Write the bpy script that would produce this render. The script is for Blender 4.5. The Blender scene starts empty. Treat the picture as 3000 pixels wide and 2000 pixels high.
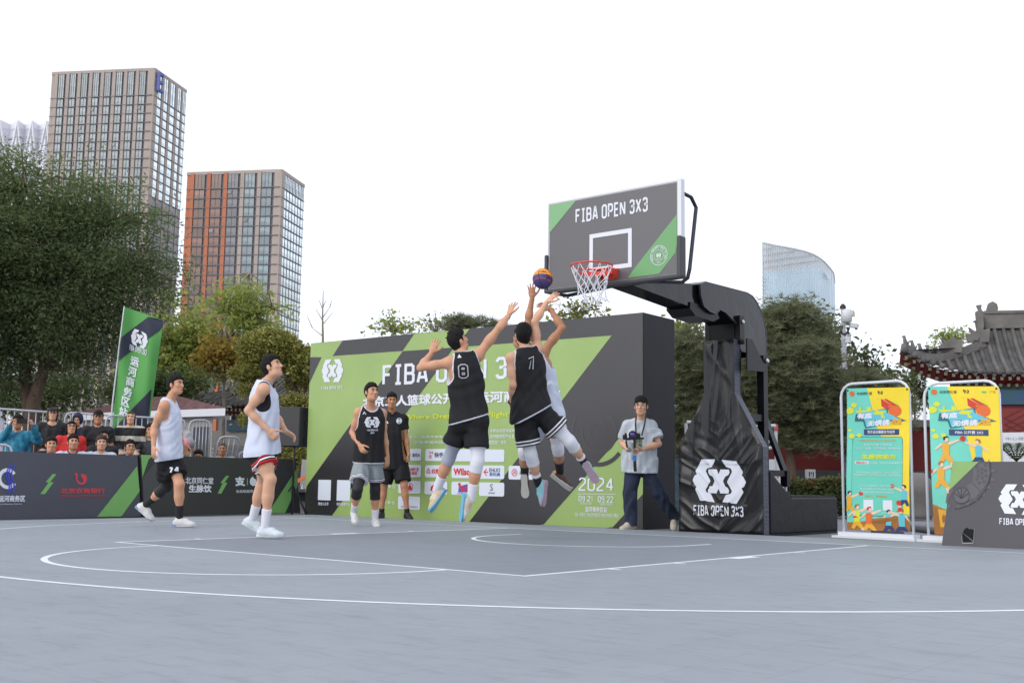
import bpy, math, random
import numpy as np
from mathutils import Vector, Matrix
from mathutils.bvhtree import BVHTree

random.seed(7)
rng = np.random.default_rng(7)
SC = bpy.context.scene
COL = SC.collection

# ---------------------------------------------------------------- camera
CAM = np.array([7.2338, -11.6847, 0.6262])
YAW, PITCH, ROLL, FPX = 0.692071752, 0.123706679, 0.0141269317, 3282.95
_cy, _sy, _cp, _sp = math.cos(YAW), math.sin(YAW), math.cos(PITCH), math.sin(PITCH)
CF = np.array([-_sy * _cp, _cy * _cp, _sp])
_R = np.array([_cy, _sy, 0.0])
_U = np.cross(_R, CF)
CR = math.cos(ROLL) * _R + math.sin(ROLL) * _U
CU = -math.sin(ROLL) * _R + math.cos(ROLL) * _U
cam_data = bpy.data.cameras.new('camera')
cam_data.sensor_fit = 'HORIZONTAL'
cam_data.sensor_width = 36.0
cam_data.lens = 36.0 * FPX / 3000.0
cam_data.clip_start = 0.1
cam_data.clip_end = 6000.0
cam = bpy.data.objects.new('camera', cam_data)
COL.objects.link(cam)
cam.matrix_world = Matrix(((CR[0], CU[0], -CF[0], CAM[0]), (CR[1], CU[1], -CF[1], CAM[1]),
      (CR[2], CU[2], -CF[2], CAM[2]), (0, 0, 0, 1)))
SC.camera = cam

# ---------------------------------------------------------------- sky and sun (bright thin overcast, late afternoon)
SUN_EL, SUN_AZ = math.radians(30), math.radians(262)      # azimuth measured in the x-y plane (from +x)
world = bpy.data.worlds.new('World')
SC.world = world
world.use_nodes = True
wn = world.node_tree
wn.nodes.clear()
w_out = wn.nodes.new('ShaderNodeOutputWorld')
w_bg = wn.nodes.new('ShaderNodeBackground')
w_sky = wn.nodes.new('ShaderNodeTexSky')
w_sky.sky_type = 'NISHITA'
w_sky.sun_disc = False
w_sky.sun_elevation = SUN_EL
w_sky.sun_rotation = math.radians(90) - SUN_AZ
w_sky.dust_density = 3.0
w_sky.air_density = 1.0
w_sky.ozone_density = 1.0
w_hs = wn.nodes.new('ShaderNodeHueSaturation')            # high thin cloud: the sky's colour washed out to white
w_hs.inputs['Saturation'].default_value = 0.22
w_hs.inputs['Value'].default_value = 1.0
w_mx = wn.nodes.new('ShaderNodeMixRGB')
w_mx.inputs[0].default_value = 0.55
w_mx.inputs[2].default_value = (12.6, 13.4, 15.4, 1)
wn.links.new(w_sky.outputs[0], w_hs.inputs['Color'])
wn.links.new(w_hs.outputs[0], w_mx.inputs[1])
wn.links.new(w_mx.outputs[0], w_bg.inputs[0])
w_bg.inputs[1].default_value = 0.10
wn.links.new(w_bg.outputs[0], w_out.inputs[0])
sun_d = bpy.data.lights.new('sun', 'SUN')
sun_d.energy = 0.55
sun_d.angle = math.radians(40)
sun_d.color = (1.0, 0.93, 0.82)
sun = bpy.data.objects.new('sun', sun_d)
COL.objects.link(sun)
_sd = Vector((math.cos(SUN_EL) * math.cos(SUN_AZ), math.cos(SUN_EL) * math.sin(SUN_AZ), math.sin(SUN_EL)))
sun.rotation_euler = _sd.to_track_quat('Z', 'Y').to_euler()
SC.view_settings.view_transform = 'Standard'
SC.view_settings.look = 'None'
SC.view_settings.exposure = 0.35
SC.view_settings.gamma = 1.0
SC.view_settings.use_curve_mapping = False

# ---------------------------------------------------------------- where things stand: a photo pixel (3000 wide) to a point of the place
def ray(x, y):
 return CF + CR * ((x - 1500) / FPX) - CU * ((y - 1000) / FPX)
def at(x, y, depth):
 return CAM + ray(x, y) * depth
def gnd(x, y, z=0.0):
 d = ray(x, y)
 return CAM + d * ((z - CAM[2]) / d[2])
def vec(*a):
 return np.array(a, float)
def unit(v):
 v = np.asarray(v, float)
 return v / max(1e-9, np.linalg.norm(v))

# ---------------------------------------------------------------- materials
MATS = {}
def srgb(c):
 return tuple(((x / 255) / 12.92 if x / 255 <= 0.04045 else ((x / 255 + 0.055) / 1.055) ** 2.4) for x in c)
def mat(name, color, rough=0.6, metal=0.0, spec=0.5, noise=0.0, nscale=8.0, bump=0.0, bscale=30.0,
  coat=0.0, trans=0.0, emit=None, detail=3.0, color2=None, stretch=None, sub=0.0, alpha=1.0, bdist=0.01):
 if name in MATS:
  return MATS[name]
 m = bpy.data.materials.new(name)
 m.use_nodes = True
 nt = m.node_tree
 b = nt.nodes['Principled BSDF']
 col = tuple(color) + (1.0,)
 b.inputs['Base Color'].default_value = col
 b.inputs['Roughness'].default_value = rough
 b.inputs['Metallic'].default_value = metal
 b.inputs['Specular IOR Level'].default_value = spec
 if coat: b.inputs['Coat Weight'].default_value = coat
 if trans: b.inputs['Transmission Weight'].default_value = trans
 if alpha < 1: b.inputs['Alpha'].default_value = alpha
 if sub:
  b.inputs['Subsurface Weight'].default_value = sub
  b.inputs['Subsurface Radius'].default_value = (0.012, 0.004, 0.002)
  b.inputs['Subsurface Scale'].default_value = 1.0
 co = None
 if noise or bump:
  tc = nt.nodes.new('ShaderNodeTexCoord')
  co = tc.outputs['Object']
  if stretch:
   mp = nt.nodes.new('ShaderNodeMapping')
   mp.inputs['Scale'].default_value = stretch
   nt.links.new(co, mp.inputs[0])
   co = mp.outputs[0]
 if noise:
  n = nt.nodes.new('ShaderNodeTexNoise')
  n.inputs['Scale'].default_value = nscale
  n.inputs['Detail'].default_value = detail
  nt.links.new(co, n.inputs['Vector'])
  r = nt.nodes.new('ShaderNodeValToRGB')
  r.color_ramp.elements[0].position = 0.3
  r.color_ramp.elements[1].position = 0.7
  if color2 is None:
   r.color_ramp.elements[0].color = tuple(c * (1 - noise) for c in color) + (1,)
   r.color_ramp.elements[1].color = tuple(min(1, c * (1 + noise)) for c in color) + (1,)
  else:
   r.color_ramp.elements[0].color = col
   r.color_ramp.elements[1].color = tuple(color2) + (1,)
  nt.links.new(n.outputs['Fac'], r.inputs[0])
  nt.links.new(r.outputs[0], b.inputs['Base Color'])
 if bump:
  n2 = nt.nodes.new('ShaderNodeTexNoise')
  n2.inputs['Scale'].default_value = bscale
  n2.inputs['Detail'].default_value = 4.0
  nt.links.new(co, n2.inputs['Vector'])
  bp = nt.nodes.new('ShaderNodeBump')
  bp.inputs['Strength'].default_value = bump
  bp.inputs['Distance'].default_value = bdist
  nt.links.new(n2.outputs['Fac'], bp.inputs['Height'])
  nt.links.new(bp.outputs[0], b.inputs['Normal'])
 MATS[name] = m
 return m
def band_mat(name, bands, base, rough=0.75, noise=0.06, attr='v', bump=0.15):
 """cloth whose printed bands follow the distance to its own edge (attribute v, metres inside the edge)"""
 if name in MATS:
  return MATS[name]
 m = mat(name, base, rough=rough, noise=noise, nscale=5.0, bump=bump * 1.6, bscale=11.0, bdist=0.025, spec=0.25, stretch=(1, 1, .45))
 nt = m.node_tree
 b = nt.nodes['Principled BSDF']
 src = b.inputs['Base Color'].links[0].from_socket
 for i, bd in enumerate(bands):
  lo, hi, c = bd[:3]
  an = bd[3] if len(bd) > 3 else attr
  a = nt.nodes.new('ShaderNodeAttribute')
  a.attribute_name = an
  g = nt.nodes.new('ShaderNodeMath'); g.operation = 'GREATER_THAN'; g.inputs[1].default_value = lo
  l = nt.nodes.new('ShaderNodeMath'); l.operation = 'LESS_THAN'; l.inputs[1].default_value = hi
  mu = nt.nodes.new('ShaderNodeMath'); mu.operation = 'MULTIPLY'
  nt.links.new(a.outputs['Fac'], g.inputs[0]); nt.links.new(a.outputs['Fac'], l.inputs[0])
  nt.links.new(g.outputs[0], mu.inputs[0]); nt.links.new(l.outputs[0], mu.inputs[1])
  mx = nt.nodes.new('ShaderNodeMixRGB')
  nt.links.new(mu.outputs[0], mx.inputs[0])
  nt.links.new(src, mx.inputs[1])
  mx.inputs[2].default_value = tuple(c) + (1,)
  src = mx.outputs[0]
 nt.links.new(src, b.inputs['Base Color'])
 return m

# ---------------------------------------------------------------- mesh helpers
class MB:
 """collects vertices and faces for one mesh"""
 def __init__(s):
  s.V = []; s.F = []; s.M = []; s.n = 0
 def add(s, V, F, mi=0):
  V = np.asarray(V, float).reshape(-1, 3)
  s.V.append(V)
  o = s.n
  s.F += [tuple(int(i) + o for i in f) for f in F]
  s.M += [mi] * len(F)
  s.n += len(V)
  return s
 def box(s, lo, hi, mi=0):
  x0, y0, z0 = lo; x1, y1, z1 = hi
  return s.add([(x0, y0, z0), (x1, y0, z0), (x1, y1, z0), (x0, y1, z0), (x0, y0, z1), (x1, y0, z1), (x1, y1, z1), (x0, y1, z1)],
     [(0, 3, 2, 1), (4, 5, 6, 7), (0, 1, 5, 4), (1, 2, 6, 5), (2, 3, 7, 6), (3, 0, 4, 7)], mi)
 def obox(s, c, ax, ay, az, mi=0):
  """box about centre c with half-axis vectors"""
  c, ax, ay, az = map(np.asarray, (c, ax, ay, az))
  V = [c - ax - ay - az, c + ax - ay - az, c + ax + ay - az, c - ax + ay - az, c - ax - ay + az, c + ax - ay + az, c + ax + ay + az, c - ax + ay + az]
  return s.add(V, [(0, 3, 2, 1), (4, 5, 6, 7), (0, 1, 5, 4), (1, 2, 6, 5), (2, 3, 7, 6), (3, 0, 4, 7)], mi)
 def bar(s, a, b, w, h, up=(0, 0, 1), mi=0):
  a = np.asarray(a, float); b = np.asarray(b, float)
  d = b - a; L = np.linalg.norm(d); d = d / L
  sd = np.cross(d, up)
  if np.linalg.norm(sd) < 1e-4: sd = np.cross(d, (1, 0, 0))
  sd = unit(sd); u = np.cross(sd, d)
  return s.obox((a + b) / 2, sd * w / 2, d * L / 2, u * h / 2, mi)
 def tube(s, pts, r, n=8, mi=0, cap=True, closed=False):
  pts = [np.asarray(p, float) for p in pts]
  rr = r if hasattr(r, '__len__') else [r] * len(pts)
  V = []; prev = None; N = len(pts)
  for i, p in enumerate(pts):
   if closed: d = pts[(i + 1) % N] - pts[i - 1]
   else: d = pts[min(i + 1, N - 1)] - pts[max(i - 1, 0)]
   d = unit(d)
   if prev is None:
    a = np.cross(d, (0, 0, 1))
    if np.linalg.norm(a) < 0.1: a = np.cross(d, (1, 0, 0))
   else:
    a = prev - d * (prev @ d)
   a = unit(a); prev = a; b2 = np.cross(d, a)
   for k in range(n):
    t = 2 * math.pi * k / n
    V.append(p + rr[i] * (math.cos(t) * a + math.sin(t) * b2))
  F = []
  for i in range(N if closed else N - 1):
   j = (i + 1) % N
   for k in range(n):
    F.append((i * n + k, i * n + (k + 1) % n, j * n + (k + 1) % n, j * n + k))
  if cap and not closed:
   F.append(tuple(range(n - 1, -1, -1))); F.append(tuple((N - 1) * n + k for k in range(n)))
  return s.add(V, F, mi)
 def prism(s, poly, off, mi=0):
  """closed polygon (3D points) extruded by vector off"""
  P = np.asarray(poly, float); n = len(P); off = np.asarray(off, float)
  F = [tuple(range(n - 1, -1, -1)), tuple(range(n, 2 * n))] + [(i, (i + 1) % n, n + (i + 1) % n, n + i) for i in range(n)]
  return s.add(np.vstack([P, P + off]), F, mi)
 def lathe(s, c, prof, n=16, axis=(0, 0, 1), mi=0):
  c = np.asarray(c, float); ax = unit(axis)
  a = np.cross(ax, (1, 0, 0))
  if np.linalg.norm(a) < 0.1: a = np.cross(ax, (0, 1, 0))
  a = unit(a); b = np.cross(ax, a); V = []
  for r, h in prof:
   for k in range(n):
    t = 2 * math.pi * k / n
    V.append(c + ax * h + r * (math.cos(t) * a + math.sin(t) * b))
  F = []
  for i in range(len(prof) - 1):
   for k in range(n):
    F.append((i * n + k, i * n + (k + 1) % n, (i + 1) * n + (k + 1) % n, (i + 1) * n + k))
  F.append(tuple(range(n - 1, -1, -1))); F.append(tuple((len(prof) - 1) * n + k for k in range(n)))
  return s.add(V, F, mi)
 def get(s):
  return (np.vstack(s.V) if s.V else np.zeros((0, 3))), s.F, s.M

def mesh(name, V, F, mats, M=None, smooth=False, attrs=None):
 me = bpy.data.meshes.new(name)
 V = np.asarray(V, np.float32)
 if isinstance(F, np.ndarray):
  k = F.shape[1]
  me.vertices.add(len(V)); me.vertices.foreach_set('co', V.ravel())
  me.loops.add(F.size); me.loops.foreach_set('vertex_index', F.ravel().astype(np.int32))
  me.polygons.add(len(F)); me.polygons.foreach_set('loop_start', np.arange(0, F.size, k, dtype=np.int32))
  me.update(calc_edges=True)
 else:
  me.from_pydata([tuple(v) for v in V.tolist()], [], F)
 for m in (mats if isinstance(mats, (list, tuple)) else [mats]):
  me.materials.append(m)
 if M is not None and len(me.materials) > 1:
  me.polygons.foreach_set('material_index', np.asarray(M, np.int32))
 if smooth:
  me.polygons.foreach_set('use_smooth', np.ones(len(me.polygons), bool))
 if attrs:
  for an, av in attrs.items():
   a = me.attributes.new(an, 'FLOAT', 'POINT')
   a.data.foreach_set('value', np.asarray(av, np.float32))
 me.update()
 return me
def tag(o, label=None, cat=None, group=None, kind=None):
 if label: o['label'] = label
 if cat: o['category'] = cat
 if group: o['group'] = group
 if kind: o['kind'] = kind
 return o
def root(name, loc, label, cat, group=None, rz=0.0):
 o = bpy.data.objects.new(name, None)
 o.empty_display_size = 0.2
 COL.objects.link(o)
 o.location = tuple(float(v) for v in loc); o.rotation_euler = (0, 0, rz)
 return tag(o, label, cat, group)
def part(name, mb, mats, parent=None, smooth=False, kind=None, label=None, local=False, attrs=None):
 """links one mesh object; vertices are given in world space unless local"""
 if isinstance(mb, MB): V, F, M = mb.get()
 elif isinstance(mb, bpy.types.Mesh):
  o = bpy.data.objects.new(name, mb); COL.objects.link(o); o.parent = parent
  if kind: o['kind'] = kind
  return o
 else: V, F, M = (list(mb) + [None])[:3]
 V = np.asarray(V, float)
 if parent is not None and not local:
  w = np.zeros(3); p = parent
  while p is not None:
   w += np.array(p.location); p = p.parent
  V = V - w
 o = bpy.data.objects.new(name, mesh(name, V, F, mats, M, smooth, attrs))
 COL.objects.link(o)
 o.parent = parent
 if kind: o['kind'] = kind
 if label: o['label'] = label
 return o
def solo(name, mb, mats, loc, label, cat, group=None, smooth=False, kind=None):
 """a thing that is a single mesh, its origin at loc; vertices in world space"""
 V, F, M = mb.get() if isinstance(mb, MB) else (list(mb) + [None])[:3]
 loc = np.asarray(loc, float)
 o = bpy.data.objects.new(name, mesh(name, np.asarray(V, float) - loc, F, mats, M, smooth))
 COL.objects.link(o); o.location = tuple(loc)
 return tag(o, label, cat, group, kind)
def copy_tree(o, parent=None):
 c = o.copy(); COL.objects.link(c); c.parent = parent
 for ch in [x for x in o.children]:
  copy_tree(ch, c)
 return c

# ---------------------------------------------------------------- lettering
GL = {  # strokes of the square condensed capitals on a 0..1 high grid; chamfered corners
'F': (.40, [[(0, 0), (0, 1), (.40, 1)], [(0, .53), (.33, .53)]]),
'I': (.30, [[(.15, 0), (.15, 1)], [(0, 0), (.30, 0)], [(0, 1), (.30, 1)]]),
'B': (.42, [[(0, 0), (0, 1), (.30, 1), (.40, .9), (.40, .62), (.31, .53), (.42, .43), (.42, .10), (.32, 0), (0, 0)], [(0, .53), (.31, .53)]]),
'A': (.46, [[(0, 0), (.19, 1), (.27, 1), (.46, 0)], [(.07, .27), (.39, .27)]]),
'O': (.42, [[(.10, 0), (.32, 0), (.42, .12), (.42, .88), (.32, 1), (.10, 1), (0, .88), (0, .12), (.10, 0)]]),
'P': (.40, [[(0, 0), (0, 1), (.30, 1), (.40, .9), (.40, .55), (.30, .44), (0, .44)]]),
'E': (.36, [[(.36, 0), (0, 0), (0, 1), (.36, 1)], [(0, .52), (.31, .52)]]),
'N': (.44, [[(0, 0), (0, 1)], [(.02, .98), (.42, .02)], [(.44, 0), (.44, 1)]]),
'3': (.40, [[(0, .84), (.10, 1), (.30, 1), (.40, .9), (.40, .63), (.30, .53), (.13, .53)], [(.30, .53), (.40, .43), (.40, .10), (.30, 0), (.10, 0), (0, .16)]]),
'X': (.44, [[(0, 0), (.44, 1)], [(0, 1), (.44, 0)]]),
'2': (.40, [[(0, .84), (.10, 1), (.30, 1), (.40, .9), (.40, .62), (0, .12), (0, 0), (.40, 0)]]),
'0': (.40, [[(.10, 0), (.30, 0), (.40, .12), (.40, .88), (.30, 1), (.10, 1), (0, .88), (0, .12), (.10, 0)]]),
'4': (.42, [[(.30, 0), (.30, 1)], [(.30, 1), (0, .3)], [(0, .3), (.42, .3)]]),
'9': (.40, [[(.40, .5), (.10, .5), (0, .6), (0, .88), (.10, 1), (.30, 1), (.40, .88), (.40, .12), (.30, 0), (.05, 0)]]),
'1': (.26, [[(0, .82), (.16, 1), (.16, 0)]]),
'7': (.38, [[(0, 1), (.38, 1)], [(.38, 1), (.14, 0)]]),
'8': (.40, [[(.10, 0), (.30, 0), (.40, .10), (.40, .42), (.32, .52), (.40, .62), (.40, .9), (.30, 1), (.10, 1), (0, .9), (0, .62), (.08, .52), (0, .42), (0, .10), (.10, 0)], [(.08, .52), (.32, .52)]]),
'.': (.08, [[(.04, -.02), (.04, .09)]]), '-': (.2, [[(0, .45), (.2, .45)]]), ':': (.08, [[(.04, .2), (.04, .32)], [(.04, .65), (.04, .77)]]),
}
def stroke(pl, w):
 """a polyline drawn with mitred strokes -> quads"""
 P = [np.array(p, float) for p in pl]; n = len(P); closed = np.allclose(P[0], P[-1])
 L = []; R = []
 for i in range(n):
  if closed and i in (0, n - 1): a, b = P[n - 2], P[1]
  else: a, b = (P[i - 1] if i else None), (P[i + 1] if i < n - 1 else None)
  d1 = unit(P[i] - a) if a is not None else None
  d2 = unit(b - P[i]) if b is not None else None
  if d1 is None: d1 = d2
  if d2 is None: d2 = d1
  n1 = np.array([-d1[1], d1[0]]); n2 = np.array([-d2[1], d2[0]])
  m = n1 + n2
  k = m @ n1
  m = m / k if k > 0.55 else unit(m) * 1.3
  L.append(P[i] + m * w / 2); R.append(P[i] - m * w / 2)
 V = L + R
 F = [(i, n + i, n + i + 1, i + 1) for i in range(n - 1)]
 return V, F
def caps(s, w=0.13, gap=0.17, space=0.30):
 """text in the square capitals -> 2D verts, faces, total width (height 1, outer edges)"""
 V = []; F = []; x = w / 2
 for ch in s:
  if ch == ' ':
   x += space; continue
  wd, pls = GL[ch]
  for pl in pls:
   pl = [(px, w / 2 + py * (1 - w)) for px, py in pl]
   v, f = stroke(pl, w)
   o = len(V)
   V += [(p[0] + x, p[1], .00025 * (len(V) % 7)) for p in v]; F += [tuple(i + o for i in q) for q in f]
  x += wd + w + gap * 0.6
 return np.array(V), F, x - gap * 0.6 - w / 2
_tc = {}
def typed(s, bold=0.0, slant=0.0):
 """text in Blender's own font -> 2D verts, faces, width, normalised to the glyphs' own box (height 1)"""
 if s not in _tc:
  cu = bpy.data.curves.new('t', 'FONT'); cu.body = s; cu.size = 1.0
  cu.resolution_u = 2
  cu.fill_mode = 'FRONT'
  ob = bpy.data.objects.new('t', cu); COL.objects.link(ob)
  bpy.context.view_layer.update()
  me = ob.to_mesh()
  V = np.array([v.co[:2] for v in me.vertices]).reshape(-1, 2); F = [tuple(p.vertices) for p in me.polygons]
  ob.to_mesh_clear(); bpy.data.objects.remove(ob); bpy.data.curves.remove(cu)
  if len(V) == 0:
   V = np.array([(0, 0), (1, 0), (1, 1), (0, 1)], float); F = [(0, 1, 2, 3)]
  lo = V.min(0); h = V[:, 1].max() - lo[1]
  _tc[s] = ((V - lo) / h, F)
 V, F = _tc[s]
 V = V.copy(); V[:, 0] += slant * V[:, 1]
 if bold > 0:      # heavier strokes: the glyphs repeated a hair's breadth aside, each copy a hair further out
  VV = []; FF = []; n = len(V)
  for i, (dx, dy) in enumerate(((-1, -1), (1, 1), (-1, 1), (1, -1), (0, 0))):
   VV.append(np.column_stack([V[:, 0] + dx * bold, V[:, 1] + dy * bold, np.full(n, i * .0002)])); FF += [tuple(k + i * n for k in f) for f in F]
  V = np.vstack(VV); F = FF
  V[:, :2] -= V[:, :2].min(0)
 else: V = np.column_stack([V, np.zeros(len(V))])
 return V, F, V[:, 0].max()
# the emblem of two broken hexagon brackets round an X, traced as outlines; x to right, y up, height 1 about (0,0)
def _lg(pts):
 return [((x - 688) / 660.0, (548 - y) / 660.0) for x, y in pts]
LOGO = [_lg([(395, 218), (630, 218), (556, 346), (488, 346), (458, 400), (540, 553), (455, 690), (488, 742), (545, 745), (615, 875), (372, 868), (282, 690), (312, 626), (278, 622), (234, 540), (276, 458), (312, 456), (280, 400)]),
  _lg([(742, 226), (980, 230), (1085, 412), (1056, 474), (1090, 478), (1140, 560), (1094, 650), (1060, 652), (1092, 712), (968, 890), (730, 885), (800, 758), (872, 758), (902, 705), (820, 563), (910, 405), (880, 352), (815, 350)]),
  _lg([(512, 370), (640, 370), (678, 436), (714, 374), (846, 374), (866, 412), (828, 478), (790, 480), (750, 550), (788, 630), (822, 632), (852, 690), (838, 737), (706, 735), (676, 668), (636, 733), (508, 733), (494, 700), (530, 630), (572, 630), (608, 550), (570, 474), (530, 470), (496, 405)])]

class Pl:
 """a flat face in the place: origin, right, up, normal towards the viewer"""
 def __init__(s, O, u, v):
  s.O = np.asarray(O, float); s.u = unit(u); v = np.asarray(v, float)
  s.v = unit(v - s.u * (v @ s.u)); s.n = np.cross(s.u, s.v)
 def px(s, x, y):
  d = ray(x, y); t = ((s.O - CAM) @ s.n) / (d @ s.n)
  q = CAM + d * t - s.O
  return np.array([q @ s.u, q @ s.v])
 def P(s, a, b, lift=0.0):
  return s.O + s.u * a + s.v * b + s.n * lift
 def lay(s, V2, lift):
  V2 = np.asarray(V2, float)
  return s.O + V2[:, :1] * s.u + V2[:, 1:2] * s.v + s.n * lift
def flat(pl, name, polys, m, parent, lift=0.003, kind=None):
 """flat print: polygons in face coordinates"""
 if name == 'tone_pattern' and len(polys) > 1:
  for p in polys: flat(pl, name, [p], m, parent, lift)
  return None
 mb = MB()
 for p in polys:
  V = pl.lay(p, lift)
  mb.add(V, [tuple(range(len(V)))])
 return part(name, mb, m, parent, kind=kind)
def flatpx(pl, name, polys, m, parent, lift=0.003):
 return flat(pl, name, [[pl.px(x, y) for x, y in p] for p in polys], m, parent, lift)
def letter(pl, name, s, box, m, parent, lift=0.006, fnt='typed', bold=0.02, slant=0.0, w=0.13):
 """text fitted to a box (a0, b0, a1, b1) of a face"""
 if fnt == 'caps': V, F, W = caps(s, w)
 else: V, F, W = typed(s, bold, slant)
 a0, b0, a1, b1 = box
 V2 = np.stack([a0 + V[:, 0] / W * (a1 - a0), b0 + V[:, 1] / V[:, 1].max() * (b1 - b0)], 1)
 P3 = pl.lay(V2, lift)
 if V.shape[1] == 3: P3 = P3 + V[:, 2:3] * pl.n
 return part(name, (P3, F), m, parent)
def letterpx(pl, name, s, x0, y0, x1, y1, m, parent, **k):
 """box given by photo points: lower left, upper right"""
 p = pl.px(x0, y0); q = pl.px(x1, y1)
 return letter(pl, name, s, (p[0], p[1], q[0], q[1]), m, parent, **k)
def emblem(pl, c, h, m, parent, lift=0.006, name='emblem', wx=1.0):
 return flat(pl, name, [[(c[0] + x * h * wx, c[1] + y * h) for x, y in p] for p in LOGO], m, parent, lift)
def rrect(a0, b0, a1, b1, r, n=4):
 out = []
 for cx, cy, s0 in ((a1 - r, b1 - r, 0), (a0 + r, b1 - r, 90), (a0 + r, b0 + r, 180), (a1 - r, b0 + r, 270)):
  for k in range(n + 1):
   t = math.radians(s0 + 90 * k / n); out.append((cx + r * math.cos(t), cy + r * math.sin(t)))
 return out
def disc(cx, cy, r, n=24, ry=None):
 ry = ry or r
 return [(cx + r * math.cos(2 * math.pi * k / n), cy + ry * math.sin(2 * math.pi * k / n)) for k in range(n)]

LIME = (.30, .43, .135); DARK = (.026, .025, .027); WHITE = (0.72, 0.74, 0.80)
M_lime = mat('print_lime', LIME, 0.30, noise=0.05, nscale=1.2)
M_green = mat('print_green', srgb((118, 172, 96)), 0.55, noise=0.05, nscale=1.2)
M_dark = mat('print_dark_grey', DARK, 0.27, spec=.7, noise=0.06, nscale=1.0)
M_dark2 = mat('print_slate', srgb((72, 73, 84)), 0.5, noise=0.06, nscale=1.5)
M_white = mat('print_white', WHITE, 0.55)
M_black = mat('black_paint', (0.012, 0.012, 0.014), 0.3, spec=0.5)
# ================================================================ ground and court
def paving_mat():
 m = mat('paving', (0.20, 0.20, 0.21), 0.75, noise=0.15, nscale=0.7, bump=0.2, bscale=20)
 return m
M_pave = paving_mat()
g = MB(); S_ = 4500
g.add([(-S_, -S_, -0.03), (S_, -S_, -0.03), (S_, S_, -0.03), (-S_, S_, -0.03)], [(0, 1, 2, 3)])
part('ground', g, M_pave, kind='structure')

def court_mat(name, ca, cb):
 m = bpy.data.materials.new(name); m.use_nodes = True; nt = m.node_tree; b = nt.nodes['Principled BSDF']
 b.inputs['Roughness'].default_value = 0.6
 b.inputs['Specular IOR Level'].default_value = 0.3
 tc = nt.nodes.new('ShaderNodeTexCoord')
 n = nt.nodes.new('ShaderNodeTexNoise'); n.inputs['Scale'].default_value = 0.9; n.inputs['Detail'].default_value = 5; n.inputs['Roughness'].default_value = 0.65
 nt.links.new(tc.outputs['Object'], n.inputs['Vector'])
 r = nt.nodes.new('ShaderNodeValToRGB')
 r.color_ramp.elements[0].position = 0.35; r.color_ramp.elements[0].color = tuple(ca) + (1,)
 r.color_ramp.elements[1].position = 0.68; r.color_ramp.elements[1].color = tuple(cb) + (1,)
 nt.links.new(n.outputs['Fac'], r.inputs[0])
 # scuffs
 n3 = nt.nodes.new('ShaderNodeTexNoise'); n3.inputs['Scale'].default_value = 3.5; n3.inputs['Detail'].default_value = 8; n3.inputs['Roughness'].default_value = 0.75
 mp = nt.nodes.new('ShaderNodeMapping'); mp.inputs['Scale'].default_value = (1, 3.0, 1); mp.inputs['Rotation'].default_value = (0, 0, 0.7)
 nt.links.new(tc.outputs['Object'], mp.inputs[0]); nt.links.new(mp.outputs[0], n3.inputs['Vector'])
 r3 = nt.nodes.new('ShaderNodeValToRGB'); r3.color_ramp.elements[0].position = 0.30; r3.color_ramp.elements[0].color = (0.66, 0.66, 0.68, 1)
 r3.color_ramp.elements[1].position = 0.50; r3.color_ramp.elements[1].color = (1, 1, 1, 1)
 nt.links.new(n3.outputs['Fac'], r3.inputs[0])
 mu = nt.nodes.new('ShaderNodeMixRGB'); mu.blend_type = 'MULTIPLY'; mu.inputs[0].default_value = 0.55
 nt.links.new(r.outputs[0], mu.inputs[1]); nt.links.new(r3.outputs[0], mu.inputs[2])
 # fine open grid of the plastic tiles, fading out by its own smallness
 bk = nt.nodes.new('ShaderNodeTexBrick')
 bk.inputs['Scale'].default_value = 1.0; bk.offset = 0.0
 bk.inputs['Brick Width'].default_value = 0.305; bk.inputs['Row Height'].default_value = 0.305
 bk.inputs['Mortar Size'].default_value = 0.003
 bk.inputs['Color1'].default_value = (1, 1, 1, 1); bk.inputs['Color2'].default_value = (0.96, 0.965, 0.98, 1); bk.inputs['Mortar'].default_value = (0.72, 0.72, 0.73, 1)
 nt.links.new(tc.outputs['Object'], bk.inputs['Vector'])
 m2 = nt.nodes.new('ShaderNodeMixRGB'); m2.blend_type = 'MULTIPLY'; m2.inputs[0].default_value = 0.45
 nt.links.new(mu.outputs[0], m2.inputs[1]); nt.links.new(bk.outputs['Color'], m2.inputs[2])
 nt.links.new(m2.outputs[0], b.inputs['Base Color'])
 n2 = nt.nodes.new('ShaderNodeTexNoise'); n2.inputs['Scale'].default_value = 180; n2.inputs['Detail'].default_value = 2
 nt.links.new(tc.outputs['Object'], n2.inputs['Vector'])
 bp = nt.nodes.new('ShaderNodeBump'); bp.inputs['Strength'].default_value = 0.12; bp.inputs['Distance'].default_value = 0.003
 nt.links.new(n2.outputs['Fac'], bp.inputs['Height']); nt.links.new(bp.outputs[0], b.inputs['Normal'])
 return m
M_court = court_mat('court_tiles', (0.268, 0.290, 0.318), (0.298, 0.320, 0.348))
M_key = court_mat('court_tiles_key', (0.205, 0.228, 0.254), (0.228, 0.250, 0.277))
M_line = mat('line_paint', (0.80, 0.82, 0.86), 0.5, noise=0.04, nscale=6)
c = MB()
YE = 1.24                                  # the tile floor ends here, just in front of the hoop's base
c.box((-7.95, -16, -0.025), (14, YE, 0.0))
part('court_floor', c, M_court, kind='structure')
k = MB(); k.add([(-2.45, -5.8, 0.0008), (2.45, -5.8, 0.0008), (2.45, 0, 0.0008), (-2.45, 0, 0.0008)], [(0, 1, 2, 3)])
part('key_floor', k, M_key, kind='structure')
L = MB(); ZL = 0.0016
def lseg(x0, y0, x1, y1):
 L.add([(x0, y0, ZL), (x1, y0, ZL), (x1, y1, ZL), (x0, y1, ZL)], [(0, 1, 2, 3)])
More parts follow.
